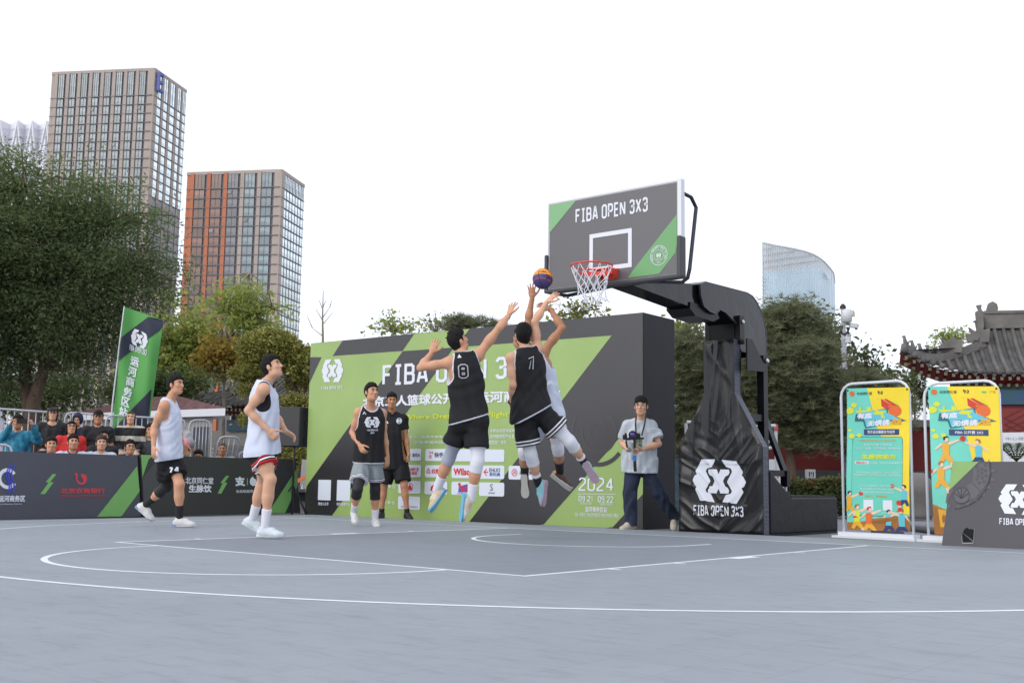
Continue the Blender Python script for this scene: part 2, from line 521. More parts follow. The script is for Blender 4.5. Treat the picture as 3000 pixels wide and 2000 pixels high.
def larc(cx, cy, r0, r1, a0, a1, n):
 V = []
 for i in range(n + 1):
  t = math.radians(a0 + (a1 - a0) * i / n)
  V += [(cx + r0 * math.cos(t), cy + r0 * math.sin(t), ZL), (cx + r1 * math.cos(t), cy + r1 * math.sin(t), ZL)]
 L.add(V, [(2 * i, 2 * i + 1, 2 * i + 3, 2 * i + 2) for i in range(n)])
w = 0.05
lseg(-7.5, 0, 7.5, w); lseg(-7.5 - w, -11, -7.5, w); lseg(7.5, -11, 7.5 + w, w)
lseg(-2.45 - w, -5.8 + w, -2.45, 0); lseg(2.45, -5.8 + w, 2.45 + w, 0); lseg(-2.45 - w, -5.8, 2.45 + w, -5.8 + w)
for s in (-1, 1):
 def mark(y0, y1):
  a, b = sorted((s * (2.45 + w), s * (2.45 + w + 0.10))); lseg(a, -y1, b, -y0)
 mark(1.75, 1.80); mark(2.65, 3.05); mark(3.90, 3.95); mark(4.80, 4.85)
 a, b = sorted((s * 6.6, s * (6.6 + w))); lseg(a, -2.99, b, 0)
 a, b = sorted((s * 1.25, s * 1.30)); lseg(a, -1.575, b, -1.2)
ta = math.degrees(math.asin((2.99 - 1.575) / 6.75))
larc(0, -1.575, 6.70, 6.75, 180 + ta - .4, 360 - ta + .4, 90)
larc(0, -5.8, 1.75, 1.80, 180, 360, 48)
larc(0, -1.575, 1.25, 1.30, 180, 360, 40)
part('court_lines', L, M_line, kind='structure')
# scalloped interlocking edge of the tile floor
e = MB()
for a, b in ((-7.9, -0.78), (0.68, 1.02), (4.2, 13.9)):
 n = int((b - a) / 0.038)
 for i in range(n):
  x = a + i * 0.038
  e.box((x, YE, -0.025), (x + 0.022, YE + 0.03, -0.004))
part('court_edging', e, mat('edging_black', (0.02, 0.02, 0.022), 0.6), kind='stuff')

# ================================================================ backdrop wall
BL = vec(-8.54, 1.60, -0.028); BR = vec(-1.51, 1.82, -0.028); BH = 3.09; BT = 0.90
bu = unit(BR - BL); bn = np.cross(bu, (0, 0, 1.0))
wall = root('backdrop_wall', BL, 'tall lime green and dark grey event backdrop wall printed with the tournament title behind the players', 'backdrop')
m_ = MB(); m_.obox((BL + BR) / 2 + vec(0, 0, BH / 2) - bn * BT / 2, bu * (np.linalg.norm(BR - BL) / 2), bn * BT / 2, vec(0, 0, BH / 2))
part('box_frame', m_, mat('backdrop_side', srgb((20, 23, 30)), 0.5, spec=.25, noise=0.08, nscale=0.8), wall)
BP = Pl(BL, bu, (0, 0, 1)); BW = float(np.linalg.norm(BR - BL))
flat(BP, 'printed_face', [[(0.004, 0.004), (BW - .004, 0.004), (BW - .004, BH - .004), (0.004, BH - .004)]], M_lime, wall, 0.004)
def bx(x, y): return (900 + x / 2.352, 900 + y / 2.352)
def clampB(p): return (min(max(p[0], 0.004), BW - .004), min(max(p[1], 0.004), BH - .004))
def bpoly(name, pts, m, lift=0.008):
 return flat(BP, name, [[clampB(BP.px(*bx(x, y))) for x, y in pts]], m, wall, lift)
bpoly('dark_panel', [(-30, 347), (100, 344), (-30, 525)], M_dark)
bpoly('dark_panel', [(265, 190), (752, 150), (738, 182), (658, 300), (178, 335), (245, 225)], M_dark)
bpoly('dark_panel', [(660, 302), (1012, 277), (180, 1422), (170, 1450), (-40, 1450), (-40, 1285), (0, 1228)], M_dark)
bpoly('dark_panel', [(1120, 143), (1150, 90), (2420, -50), (2420, 570), (2316, 712), (1632, 1492), (1600, 1560), (1080, 1560), (1118, 1494), (2100, 193), (1030, 275)], M_dark)
bpoly('dark_panel', [(2420, 1150), (2316, 1285), (2108, 1512), (2060, 1560), (2420, 1560)], M_dark)
# faint tone-on-tone pattern on the big dark panel
M_dark3 = mat('print_dark_pattern', (.031, .030, .033), 0.27, spec=.7)
cx_, cy_ = BP.px(*bx(2010, 860))
rings = []
for r0, r1, a0, a1 in ((.50, .44, 150, 320), (.32, .27, 170, 420), (.16, .13, 0, 250)):
 rings.append([(cx_ + r0 * math.cos(math.radians(a)), cy_ + r0 * math.sin(math.radians(a))) for a in np.linspace(a0, a1, 22)] +
    [(cx_ + r1 * math.cos(math.radians(a)), cy_ + r1 * math.sin(math.radians(a))) for a in np.linspace(a1, a0, 22)])
flat(BP, 'tone_pattern', rings, M_dark3, wall, 0.011)
# emblem and titles
ec = BP.px(*bx(177, 436)); eh = BP.px(*bx(177, 358))[1] - BP.px(*bx(177, 515))[1]
emblem(BP, ec, eh, M_white, wall, 0.012)
letterpx(BP, 'lettering', 'FIBA OPEN 3X3', *bx(101, 570), *bx(246, 539), M_white, wall, fnt='caps', w=.15, lift=.012)
pF = BP.px(*bx(520, 540)); pT = BP.px(*bx(520, 400)); p3 = BP.px(*bx(1305, 498))
V_, F_, W_ = caps('FIBA OPEN 3X3', .14, .20, .40)
x3 = caps('FIBA OPEN ', .14, .20, .40)[2]
sc_ = (p3[0] - pF[0]) / (caps('FIBA OPEN 3', .14, .20, .40)[2] - caps('3', .14, .20, .40)[2])
letter(BP, 'title_lettering', 'FIBA OPEN 3X3', (pF[0], pF[1], pF[0] + W_ * sc_, pT[1]), M_white, wall, fnt='caps', w=.14, lift=.012)
def bt(s, x0, y0, x1, y1, m=M_white, **k):
 k.setdefault('bold', .03)
 return letterpx(BP, 'lettering', s, *bx(x0, y0), *bx(x1, y1), m, wall, lift=.012, **k)
bt('北京三人篮球公开赛', 385, 690, 1108, 582, bold=.035)
bt('运河商务区站', 1168, 662, 1748, 555, bold=.035)
M_tag = mat('print_yellow_green', srgb((205, 214, 60)), 0.5)
bt('“Where Dreams Take Flight”', 648, 785, 1418, 716, M_tag, bold=.02)
bt('指导单位：中国篮球协会   北京市通州区', 300, 868, 715, 845, bold=.01)
bt('北京市篮球运动协会秘书处、北京市体育产业协会、国家', 420, 908, 1160, 878, bold=.01)
bt('北京市社区体育协会、北京市通州区运河商务区', 420, 946, 1120, 916, bold=.01)
bt('体育总局篮球运动管理中心', 1262, 862, 1520, 834, bold=.01)
bt('运河商务区产业发展促进会', 1262, 904, 1520, 872, bold=.01)
bt('短视频：快手', 1255, 944, 1376, 916, bold=.01)
M_plate = mat('plate_white', (0.66, 0.70, 0.78), 0.5)
def plate(x0, y0, x1, y1):
 a = BP.px(*bx(x0, y1)); b = BP.px(*bx(x1, y0))
 flat(BP, 'sponsor_plate', [rrect(a[0], a[1], b[0], b[1], 0.03)], M_plate, wall, 0.011)
for q in ((625, 973, 790, 1056), (816, 974, 985, 1058), (1005, 976, 1172, 1060), (1195, 978, 1362, 1064),
  (630, 1085, 788, 1168), (814, 1087, 975, 1170), (998, 1087, 1168, 1175), (1189, 1089, 1362, 1180), (1390, 1091, 1572, 1184),
  (630, 1195, 785, 1279), (810, 1200, 969, 1286), (996, 1202, 1166, 1290), (1187, 1207, 1361, 1298), (628, 1303, 781, 1388)):
 plate(*q)
M_red = mat('print_red', srgb((205, 30, 45)), 0.5); M_blue = mat('print_blue', srgb((40, 90, 170)), 0.5)
M_ink = mat('print_ink', srgb((60, 70, 90)), 0.5)
def bt2(s, x0, y0, x1, y1, m, **k):
 k.setdefault('bold', .02)
 return letterpx(BP, 'lettering', s, *bx(x0, y0), *bx(x1, y1), m, wall, lift=.014, **k)
def bd(x, y, r, m, ring=None):
 c_ = BP.px(*bx(x, y)); k_ = .0055 * r / 2.352
 if ring:
  o = disc(c_[0], c_[1], k_, 28); i_ = disc(c_[0], c_[1], k_ * ring, 28)
  polys = [[o[j], o[(j + 1) % 28], i_[(j + 1) % 28], i_[j]] for j in range(28)]
 else: polys = [disc(c_[0], c_[1], k_)]
 flat(BP, 'sponsor_mark', polys, m, wall, 0.014)
bd(706, 1017, 14, M_blue, .6); bt2('蓝花火', 728, 1030, 782, 1004, M_ink)
bd(850, 1000, 8, M_red, .5); bd(866, 1000, 8, M_red, .5); bd(852, 1028, 12, M_red, .5); bt2('快手', 880, 1034, 942, 998, M_ink, bold=.03)
bt2('北京同仁堂', 697, 1128, 772, 1104, M_red, slant=.15); bt2('生脉饮', 706, 1153, 762, 1131, M_red)
flatpx(BP, 'sponsor_mark', [[bx(825, 1129), bx(838, 1104), bx(852, 1129), bx(846, 1129), bx(838, 1116), bx(831, 1129)]], M_red, wall, .014)
bt2('PEAK', 824, 1144, 856, 1131, M_red); bt2('匹克', 862, 1144, 912, 1112, M_red, bold=.04)
bt2('Wilson', 1012, 1155, 1150, 1108, M_red, bold=.05)
flatpx(BP, 'sponsor_mark', [[bx(1218, 1134), bx(1240, 1108), bx(1240, 1118), bx(1228, 1130), bx(1250, 1131), bx(1250, 1138), bx(1228, 1139), bx(1240, 1152), bx(1240, 1162)]], M_red, wall, .014)
bt2('ENLIO', 1258, 1134, 1334, 1107, M_ink); bt2('英利奥', 1258, 1162, 1334, 1138, M_blue)
bd(1432, 1137, 24, M_red, .8); bt2('JL', 1420, 1150, 1446, 1122, M_red, slant=.2); bt2('京陆体育', 1466, 1152, 1552, 1126, M_ink)
bd(711, 1236, 30, mat('print_red_light', srgb((215, 90, 95)), .5), .82); flatpx(BP, 'sponsor_mark', [[bx(692, 1256), bx(711, 1214), bx(731, 1256)]], M_red, wall, .014)
flatpx(BP, 'sponsor_mark', [[bx(852, 1262), bx(856, 1234), bx(884, 1214), bx(896, 1222), bx(876, 1236), bx(870, 1262)]], M_red, wall, .014)
flatpx(BP, 'sponsor_mark', [[bx(1044, 1272), bx(1048, 1232), bx(1108, 1216), bx(1110, 1272)]], M_blue, wall, .014)
bd(1053, 1219, 12, M_red); bt2('18A', 1050, 1266, 1108, 1228, M_red, bold=.05, slant=.2)
bt2('北京国际篮协', 1036, 1286, 1112, 1275, M_ink, bold=0)
bt2('S', 1262, 1262, 1284, 1216, M_ink, bold=-.01); bt2('通州市融媒', 1252, 1284, 1296, 1272, M_ink, bold=0)
bt2('北京唯盛体育文化有限公司', 650, 1378, 765, 1368, M_ink, bold=0)
bt('主 办 单 位', 500, 1244, 612, 1222, bold=.01); bt('协 办 单 位', 500, 1354, 608, 1332, bold=.01)
for q in ((76, 1188, 168, 1326), (205, 1190, 302, 1330)):
 a = BP.px(*bx(q[0], q[3])); b = BP.px(*bx(q[2], q[1])); flat(BP, 'blank_plate', [rrect(a[0], a[1], b[0], b[1], .01)], M_plate, wall, .011)
bt('微信公众号', 79, 1362, 150, 1342, bold=.01); bt('快手直播平台', 206, 1366, 296, 1344, bold=.01)
letterpx(BP, 'lettering', '2024', *bx(1873, 1262), *bx(2116, 1174), M_white, wall, fnt='caps', w=.11, lift=.012)
flatpx(BP, 'rule', [[bx(1866, 1282), bx(2131, 1285), bx(2131, 1288), bx(1866, 1285)]], M_white, wall, .012)
letterpx(BP, 'lettering', '09.21', *bx(1873, 1334), *bx(1973, 1298), M_white, wall, fnt='caps', w=.13, lift=.012)
letterpx(BP, 'lettering', '09.22', *bx(2006, 1341), *bx(2113, 1301), M_white, wall, fnt='caps', w=.13, lift=.012)
bt('15:00-21:00', 1884, 1356, 1962, 1341, bold=0); bt('16:00-18:30', 2020, 1361, 2104, 1346, bold=0)
bt('运河商务区站', 1919, 1407, 2070, 1375, bold=.02); bt('三庙一塔景区广场(北京市通州区大成街1号通州三教庙)', 1846, 1442, 2148, 1420, bold=0)

# ================================================================ perimeter boards
def board(name, bl, br, tl, tr, label, face_m, th=0.05, legs=True):
 """a leaning advertising board; corners are 3D points"""
 r = root(name, bl, label, 'advertising board', 'printed boards round the court')
 P = Pl(bl, br - bl, tl - bl)
 W = float((br - bl) @ P.u); H = float((tl - bl) @ P.v)
 mb = MB(); q = [bl, br, tr, tl]
 mb.prism([v - P.n * th for v in q], P.n * th)
 part('panel', mb, face_m, r)
 fr = MB()
 for a, b in ((bl, tl), (br, tr)):
  o = -P.n * (th + .02)
  fr.bar(a + o, b + o, .035, .035)
  back = np.array([*(a[:2] + (-P.n[:2]) * 0.55), 0.0])
  fr.bar(b + o, back, .03, .03)
 part('support_frame', fr, M_black, r)
 return r, P, W, H
# board A (left) and B, along the far sideline
aBL = gnd(-160, 1524.5); aBR = gnd(413, 1511.5)
nA = unit(np.cross(aBR - aBL, (0, 0, 1)))
ALEAN = -nA * 0.16
A_tr = gnd(398, 1330, 0.93)
aH = A_tr - aBR; aH[:2] = ALEAN[:2]; aH[2] = 0.94
bA, PA, WA, HA = board('advertising_board', aBL, aBR, aBL + aH, aBR + aH, 'slate grey courtside board with a red bank sign, in front of the seated spectators', M_dark2)
def fa(x, y): return (x / 5.113, 1300 + y / 5.113)
def clipA(pts, W, H):
 return [(min(max(a, 0), W), min(max(b, 0), H)) for a, b in pts]
flat(PA, 'green_slash', [clipA([PA.px(*fa(x, y)) for x, y in ((1452, 1090), (1815, 1083), (2096, 705), (2052, 330))], WA, HA)], M_green, bA, .004)
flatpx(PA, 'lightning_mark', [[fa(785, 450), fa(845, 450), fa(745, 572), fa(800, 573), fa(672, 748), fa(600, 750), fa(728, 574), fa(680, 572)]], M_green, bA, .004)
def crescent(pl, c, r, w, a0, a1, n=20):
 return [(c[0] + r * math.cos(math.radians(a)), c[1] + r * math.sin(math.radians(a))) for a in np.linspace(a0, a1, n)] + \
  [(c[0] + (r - w) * math.cos(math.radians(a)), c[1] + (r - w) * math.sin(math.radians(a))) for a in np.linspace(a1, a0, n)]
cc = PA.px(*fa(112, 518)); cr_ = abs(PA.px(*fa(112, 362))[1] - PA.px(*fa(112, 675))[1]) / 2
flat(PA, 'letter_mark', [crescent(PA, cc, cr_, cr_ * .34, 32, 328, 26)], M_white, bA, .004)
M_vio = mat('print_violet_blue', srgb((58, 70, 190)), 0.5)
for dx in (-30, 0, 42):
 pts = [fa(x + dx, y) for x, y in ((165, 310), (125, 400), (110, 480), (150, 590), (155, 660), (120, 740), (136, 740), (176, 660), (170, 585), (132, 480), (143, 400), (185, 312))]
 flatpx(PA, 'wave_mark', [pts], M_vio, bA, .008 + dx * .00002)
letterpx(PA, 'lettering', '通州运河商务区', *fa(-190, 868), *fa(372, 768), M_white, bA, slant=.1, bold=.03)
letterpx(PA, 'lettering', 'Tongzhou Canal Business District', *fa(-200, 915), *fa(322, 888), M_white, bA, bold=.01)
M_rb = mat('print_bank_red', srgb((205, 62, 72)), 0.5)
c2 = PA.px(*fa(1216, 512)); r2 = abs(PA.px(*fa(0, 410))[1] - PA.px(*fa(0, 618))[1]) / 2
flat(PA, 'bird_mark', [crescent(PA, c2, r2, r2 * .30, 140, 395, 24)], M_rb, bA, .004)
flatpx(PA, 'bird_mark', [[fa(1205, 450), fa(1235, 445), fa(1275, 470), fa(1285, 520), fa(1270, 560), fa(1240, 575), fa(1245, 530), fa(1215, 490)],
      [fa(1100, 460), fa(1135, 428), fa(1160, 445), fa(1140, 480), fa(1118, 455)]], M_rb, bA, .005)
letterpx(PA, 'lettering', '北京农商银行', *fa(905, 742), *fa(1562, 660), M_rb, bA, bold=.03)
letterpx(PA, 'lettering', 'BEIJING RURAL COMMERCIAL BANK', *fa(908, 792), *fa(1572, 764), M_rb, bA, bold=.015)

bBL = gnd(423, 1511.5); bBR = gnd(880, 1501)
dB = -unit(np.cross(bBR - bBL, (0, 0, 1))); bH = vec(dB[0] * .16, dB[1] * .16, .955)
bB, PB, WB, HB = board('advertising_board', bBL, bBR, bBL + bH, bBR + bH, 'black and green courtside board behind the two white-vested players', mat('print_charcoal', srgb((52, 52, 54)), .5, noise=.05, nscale=1.2))
def clipB(pts): return clipA(pts, WB, HB)
def px2(P, pts): return [P.px(*p) for p in pts]
flat(PB, 'green_slash', [clipB(px2(PB, [(390, 1322), (450, 1325), (435, 1345), (400, 1398)]))], M_green, bB, .004)
flat(PB, 'green_slash', [clipB(px2(PB, [(784, 1506), (835, 1506), (905, 1420), (905, 1350), (868, 1374)]))], M_green, bB, .004)
flat(PB, 'grey_slash', [clipB(px2(PB, [(400, 1400), (470, 1320), (520, 1320), (410, 1480)]))], mat('print_charcoal_light', srgb((72, 72, 74)), .5), bB, .003)
letterpx(PB, 'lettering', '北京同仁堂', 543, 1417, 624, 1398, M_white, bB, slant=.1, bold=.02)
letterpx(PB, 'lettering', '生脉饮', 552, 1442, 618, 1420, M_white, bB, slant=.1, bold=.04)
flatpx(PB, 'lightning_mark', [[(662, 1393), (671, 1393), (657, 1413), (666, 1413), (648, 1445), (637, 1445), (652, 1414), (645, 1414)]], M_green, bB, .004)
letterpx(PB, 'lettering', '支', 689, 1423, 716, 1396, M_white, bB, bold=.05)
flatpx(PB, 'rule', [[(723.5, 1400), (724.5, 1400), (724.5, 1421), (723.5, 1421)]], M_white, bB, .004)
flatpx(PB, 'flame_mark', [[(733, 1402), (740, 1395), (744, 1401), (750, 1404), (752, 1413), (748, 1421), (740, 1423), (733, 1418), (731, 1410)]], M_white, bB, .004)
letterpx(PB, 'lettering', '蓝花火', 756, 1420, 798, 1400, M_white, bB, bold=.02)
letterpx(PB, 'lettering', '出去玩就用支付宝蓝花火', 692, 1443, 800, 1434, M_white, bB, bold=.01)
# board C, seen between board B and the backdrop
cBL = at(872, 1497, 21.4); cBL[2] = 0; cBR = at(960, 1495, 21.2); cBR[2] = 0
bC, PC, WC, HC = board('advertising_board', cBL, cBR, cBL + vec(-.05, .1, .98), cBR + vec(-.05, .1, .98), 'pale grey board with an orange and green swoosh beside the backdrop edge', mat('print_pale', srgb((150, 148, 150)), .5))
flatpx(PC, 'swoosh', [[(866, 1406), (880, 1398), (900, 1392), (900, 1400), (882, 1408), (872, 1416)]], mat('print_orange', srgb((225, 110, 50)), .5), bC, .004)
flatpx(PC, 'swoosh', [[(866, 1416), (882, 1424), (890, 1438), (900, 1440), (900, 1470), (878, 1466)]], mat('print_teal', srgb((50, 60, 70)), .5), bC, .005)
letterpx(PC, 'lettering', '6', 880, 1440, 890, 1420, M_white, bC, bold=.04)

# right board
rBL = gnd(2759, 1596.5); rBR = gnd(3100, 1613)
dR = -unit(np.cross(rBR - rBL, (0, 0, 1))); rH = vec(0.10, 0.14, .905)
bR, PR, WR, HR_ = board('advertising_board', rBL, rBR, rBL + rH, rBR + rH, 'dark grey board with a green corner and white emblem at the right edge', mat('print_grey_right', srgb((68, 66, 72)), .5, noise=.05, nscale=1.5))
def fr_(x, y): return (2740 + x / 5.4077, 1330 + y / 5.4077)
def clipR(pts):
 out = []
 for p in pts:
  q = PR.px(*fr_(*p)); out.append((max(q[0], (rH @ PR.u) * q[1] / HR_ + .002), min(max(q[1], .002), HR_ - .002)))
 return out
flat(PR, 'green_corner', [clipR([(150, 100), (690, 100), (182, 578)])], mat('print_green_right', srgb((128, 166, 96)), .5, noise=.04), bR, .004)
M_rp = mat('print_grey_pattern', srgb((84, 82, 88)), .5)
def pr(p): return PR.px(*fr_(*p))
pat = [[pr(p) for p in q] for q in (
 [(600, 230), (720, 142), (850, 150), (870, 300), (830, 450), (730, 590), (590, 440), (608, 330)],
 [(500, 500), (570, 445), (720, 600), (640, 690), (520, 740), (550, 640)],
 [(180, 650), (270, 545), (300, 560), (220, 680), (200, 770), (165, 780)])]
flat(PR, 'tone_pattern', pat, M_rp, bR, .004)
holes = []
for i, (x, y) in enumerate(((665, 205), (738, 235), (798, 170), (680, 268), (745, 298), (800, 258), (685, 338), (745, 375), (805, 340), (660, 395), (775, 435), (700, 455))):
 holes.append([pr((x - 34, y)), pr((x, y + 30)), pr((x + 34, y)), pr((x, y - 30))])
flat(PR, 'tone_pattern', holes, MATS['print_grey_right'], bR, .007)
bc = pr((418, 655)); br_ = abs(pr((290, 655))[0] - bc[0])
flat(PR, 'ball_print', [disc(bc[0], bc[1], br_, 28, br_ * .92)], M_rp, bR, .007)
M_rl = mat('print_grey_lines', srgb((52, 50, 56)), .5)
lines = [crescent(PR, bc, br_ * 1.03, br_ * .07, 0, 360, 30)]
for a in (92, 55, 20, 125, 160):
 t = math.radians(a); s_ = (bc[0], bc[1] - br_ * .35)
 e_ = (bc[0] + br_ * .95 * math.cos(t), bc[1] + br_ * .88 * math.sin(t)); nn = (-math.sin(t) * .006, math.cos(t) * .006)
 lines.append([(s_[0] - nn[0], s_[1] - nn[1]), (e_[0] - nn[0], e_[1] - nn[1]), (e_[0] + nn[0], e_[1] + nn[1]), (s_[0] + nn[0], s_[1] + nn[1])])
lines.append(crescent(PR, (pr((270, 300))[0], pr((270, 270))[1]), abs(pr((885, 300))[0] - pr((270, 300))[0]), .009, 275, 378, 30))
flat(PR, 'tone_lines', lines, M_rl, bR, .010)
spk = []
for x, y, a in ((910, 262, 0), (905, 400, -12), (850, 520, -30), (770, 640, -50), (650, 725, -62), (520, 790, -75), (370, 840, -90), (215, 820, -95)):
 c3 = pr((x, y)); t = math.radians(a)
 spk.append([(c3[0] + .035 * math.cos(t), c3[1] + .035 * math.sin(t)), (c3[0] + .03 * math.cos(t + 2.1), c3[1] + .03 * math.sin(t + 2.1)), (c3[0] + .03 * math.cos(t - 2.1), c3[1] + .03 * math.sin(t - 2.1))])
flat(PR, 'tone_pattern', spk, M_rp, bR, .005)
hh = pr((1160, 476))[1] - pr((1120, 945))[1]
lc = ((pr((1004, 700))[0]) + hh * .6875, (pr((1160, 476))[1] + pr((1120, 945))[1]) / 2)
emblem(PR, lc, hh, M_white, bR, .006)
fl = pr((1018, 1112)); ft_ = pr((1030, 1010))
letter(PR, 'lettering', 'FIBA OPEN 3X3', (fl[0], fl[1], fl[0] + (ft_[1] - fl[1]) * 6.4, ft_[1]), M_white, bR, fnt='caps', w=.15)
hole = [pr(p) for p in ((430, 1400), (420, 1280), (440, 1250), (455, 1200), (490, 1165), (520, 1165), (535, 1190), (560, 1180), (585, 1190), (620, 1185), (622, 1250), (608, 1395))]
flat(PR, 'cable_hole', [hole], mat('hole_black', (.004, .004, .004), .9), bR, .004)
flat(PR, 'hole_strut', [[pr((440, 1250)), pr((460, 1258)), pr((608, 1372)), pr((606, 1394))]], mat('strut_grey', (.12, .12, .12), .6), bR, .008)
flat(PR, 'hole_rim', [[pr((622, 1180)), pr((629, 1184)), pr((616, 1400)), pr((608, 1400))], [pr((430, 1400)), pr((608, 1398)), pr((606, 1412)), pr((434, 1416))],
     [pr((420, 1280)), pr((426, 1280)), pr((438, 1410)), pr((430, 1410))]], mat('rim_pale', (.3, .3, .3), .5), bR, .009)
# ================================================================ basketball stand
stand = root('basketball_stand', (0, 2.4, -0.03), 'black padded basketball stand whose curved arm carries the hoop over the key', 'basketball stand')
M_vinyl = mat('vinyl_black', (0.012, 0.012, 0.013), 0.22, spec=0.42)
M_steel = mat('steel_black', (0.006, 0.006, 0.007), 0.32, spec=0.2, noise=0.3, nscale=3)
M_strip = mat('vinyl_side_strip', (0.045, 0.052, 0.075), 0.42, spec=0.6, bump=0.5, bscale=9, stretch=(1, 1, 5), bdist=0.02)
M_bolt = mat('bolt_steel', (0.55, 0.55, 0.56), 0.3, metal=1.0)
M_pad2 = mat('vinyl_box', (0.006, 0.0065, 0.008), 0.42, spec=0.22, bump=0.25, bscale=4, bdist=0.03)
# front cover: a flared vinyl sheet with drape folds
def hw(z):
 if z < 1.10: return 0.615
 if z < 1.79: return 0.615 - (z - 1.10) / 0.69 * 0.39
 return 0.225
def nz(x, y, s=0):
 return mathnoise(x, y, s)
from mathutils import noise as mnoise
def mathnoise(x, y, s):
 return mnoise.noise(Vector((x, y, s)))
def fold(u, z):
 """depth of the drape: sagging V folds hanging from the upper corners and slanting creases below"""
 ax_ = abs(u); sg = 1 if u > 0 else -1
 hi = (mathnoise(u * 6.5 + .5 * z, z * .55, 3.3) * 1.5 + .5 * mathnoise(u * 13, z * .9, 8.1)) * .028
 hi += .020 * (1 - min(1, abs(mathnoise(u * 4.2 + .25 * math.sin(z * 2), z * .5, 6.6)) * 4.5)) ** 2
 wp = .16 * mathnoise(u * 1.7 + 4, z * 1.7, 2.2); c_ = z - (.95 + .25 * sg) * ax_ + wp; l_ = z + ax_ + wp
 lo = (mathnoise(c_ * 4.2, l_ * .9 + sg * 3, 1.7 + sg) * 1.6 + .4 * mathnoise(c_ * 9.0, l_ * 1.6, 4.4 + sg)) * .030
 lo *= min(1, ax_ / .10 + .35)
 lo += .024 * (1 - min(1, abs(mathnoise(c_ * 4.0, l_ * .6 + sg, 9.2)) * 4.0)) ** 2
 k = 1 / (1 + math.exp(-(z - 1.12) * 7))
 sag = .012 * math.exp(-((z - 2.2 + 1.2 * u) / .10) ** 2)
 return max(-.012, hi * k + lo * (1 - k) + sag)
NX, NZ = 110, 190
V = []; F = []
for j in range(NZ + 1):
 z = 0.0 + 2.5 * j / NZ
 for i in range(NX + 1):
  t = i / NX * 2 - 1; h = hw(z); x = t * h
  edge = min(1, (1 - abs(t)) * h / 0.05) * min(1, (2.5 - z) / 0.05) * min(1, z / 0.04 + .2)
  pass
  calm = 0.5 if (0.36 < z < 0.88 and abs(x) < .40) else 1.0
  V.append((x, 1.296 - edge * calm * (fold(x, z) + 0.016), z))
for j in range(NZ):
 for i in range(NX):
  a = j * (NX + 1) + i; F.append((a, a + 1, a + NX + 2, a + NX + 1))
cover = part('front_cover', (V, F), M_vinyl, stand, smooth=True)
cover_bvh = BVHTree.FromPolygons([Vector(v) for v in V], F)
out = [(-hw(z), z) for z in (0, 1.10, 1.79, 2.5)] + [(hw(z), z) for z in (2.5, 1.79, 1.10, 0)]
m_ = MB(); m_.prism([(x, 1.302, z) for x, z in out], (0, 0.14, 0))
part('cover_sides', m_, M_strip, stand)
m_ = MB(); m_.prism([(x * .96, 1.442, z * .99 + .01) for x, z in out], (0, 0.03, 0))
part('cover_backing', m_, M_pad2, stand)
def drape(pl, name, V2, F, m, parent, bvh, lift, direction=(0, 1, 0)):
 """print laid on a folded surface: points dropped along direction onto the mesh"""
 d = Vector(direction); out = []
 for v in V2:
  p = pl.P(v[0], v[1], 0.5)
  h = bvh.ray_cast(Vector(p), d)
  q = h[0] if h[0] is not None else Vector(pl.P(v[0], v[1], 0))
  out.append(np.array(q) - np.array(direction) * (lift + (v[2] if len(v) > 2 else 0)))
 return part(name, (out, F), m, parent)
def dense(poly, step=0.02):
 """fills a polygon with small cells cut to its outline (scan lines)"""
 P = np.array(poly); V = []; F = []
 ys = np.arange(P[:, 1].min(), P[:, 1].max() + 1e-9, step); ys = np.append(ys, P[:, 1].max())
 def cross(y):
  xs = []
  for i in range(len(P)):
   a, b = P[i], P[(i + 1) % len(P)]
   if (a[1] <= y < b[1]) or (b[1] <= y < a[1]): xs.append(a[0] + (y - a[1]) / (b[1] - a[1]) * (b[0] - a[0]))
  return sorted(xs)
 for y0, y1 in zip(ys[:-1], ys[1:]):
  if y1 - y0 < 1e-4: continue
  c0 = cross(y0 + 1e-4); c1 = cross(y1 - 1e-4)
  if len(c0) != len(c1): 
   ym = cross((y0 + y1) / 2); c0 = c0 if len(c0) == len(ym) else ym; c1 = c1 if len(c1) == len(ym) else ym
  for k in range(0, min(len(c0), len(c1)) - 1, 2):
   n = max(1, int((c0[k + 1] - c0[k]) / step)); o = len(V)
   for i in range(n + 1):
    t = i / n; V += [(c0[k] + t * (c0[k + 1] - c0[k]), y0), (c1[k] + t * (c1[k + 1] - c1[k]), y1)]
   F += [(o + 2 * i, o + 2 * i + 2, o + 2 * i + 3, o + 2 * i + 1) for i in range(n)]
 return V, F
CP = Pl((0, 1.30, 0), (1, 0, 0), (0, 0, 1))
for poly in LOGO:
 pts = [(0.0 + x * 0.57, 0.665 + y * 0.555) for x, y in poly]
 v2, f2 = dense(pts, 0.018)
 drape(CP, 'emblem', v2, f2, M_white, stand, cover_bvh, 0.006)
v2, f2, W_ = caps('FIBA OPEN 3X3', .15)
v2 = [(-.375 + p[0] / W_ * .72, .215 + p[1] * .135, p[2]) for p in v2]
drape(CP, 'lettering', v2, f2, M_white, stand, cover_bvh, 0.006)
# rear weight box, padded
prof = [(1.475, 0.0), (3.53, 0.0), (3.53, 0.46), (2.10, 0.46), (1.50, 0.80), (1.475, 0.80)]
m_ = MB(); m_.prism([(-.60, y, z) for y, z in prof], (1.22, 0, 0))
o = part('weight_box_pad', m_, M_pad2, stand)
bv = o.modifiers.new('b', 'BEVEL'); bv.width = 0.025; bv.segments = 3
m_ = MB(); m_.box((-.58, 2.12, .455), (.60, 3.50, .485)); m_.box((-.62, 1.30, -.03), (.62, 3.5, .004))
o = part('weight_box_lid', m_, M_pad2, stand)
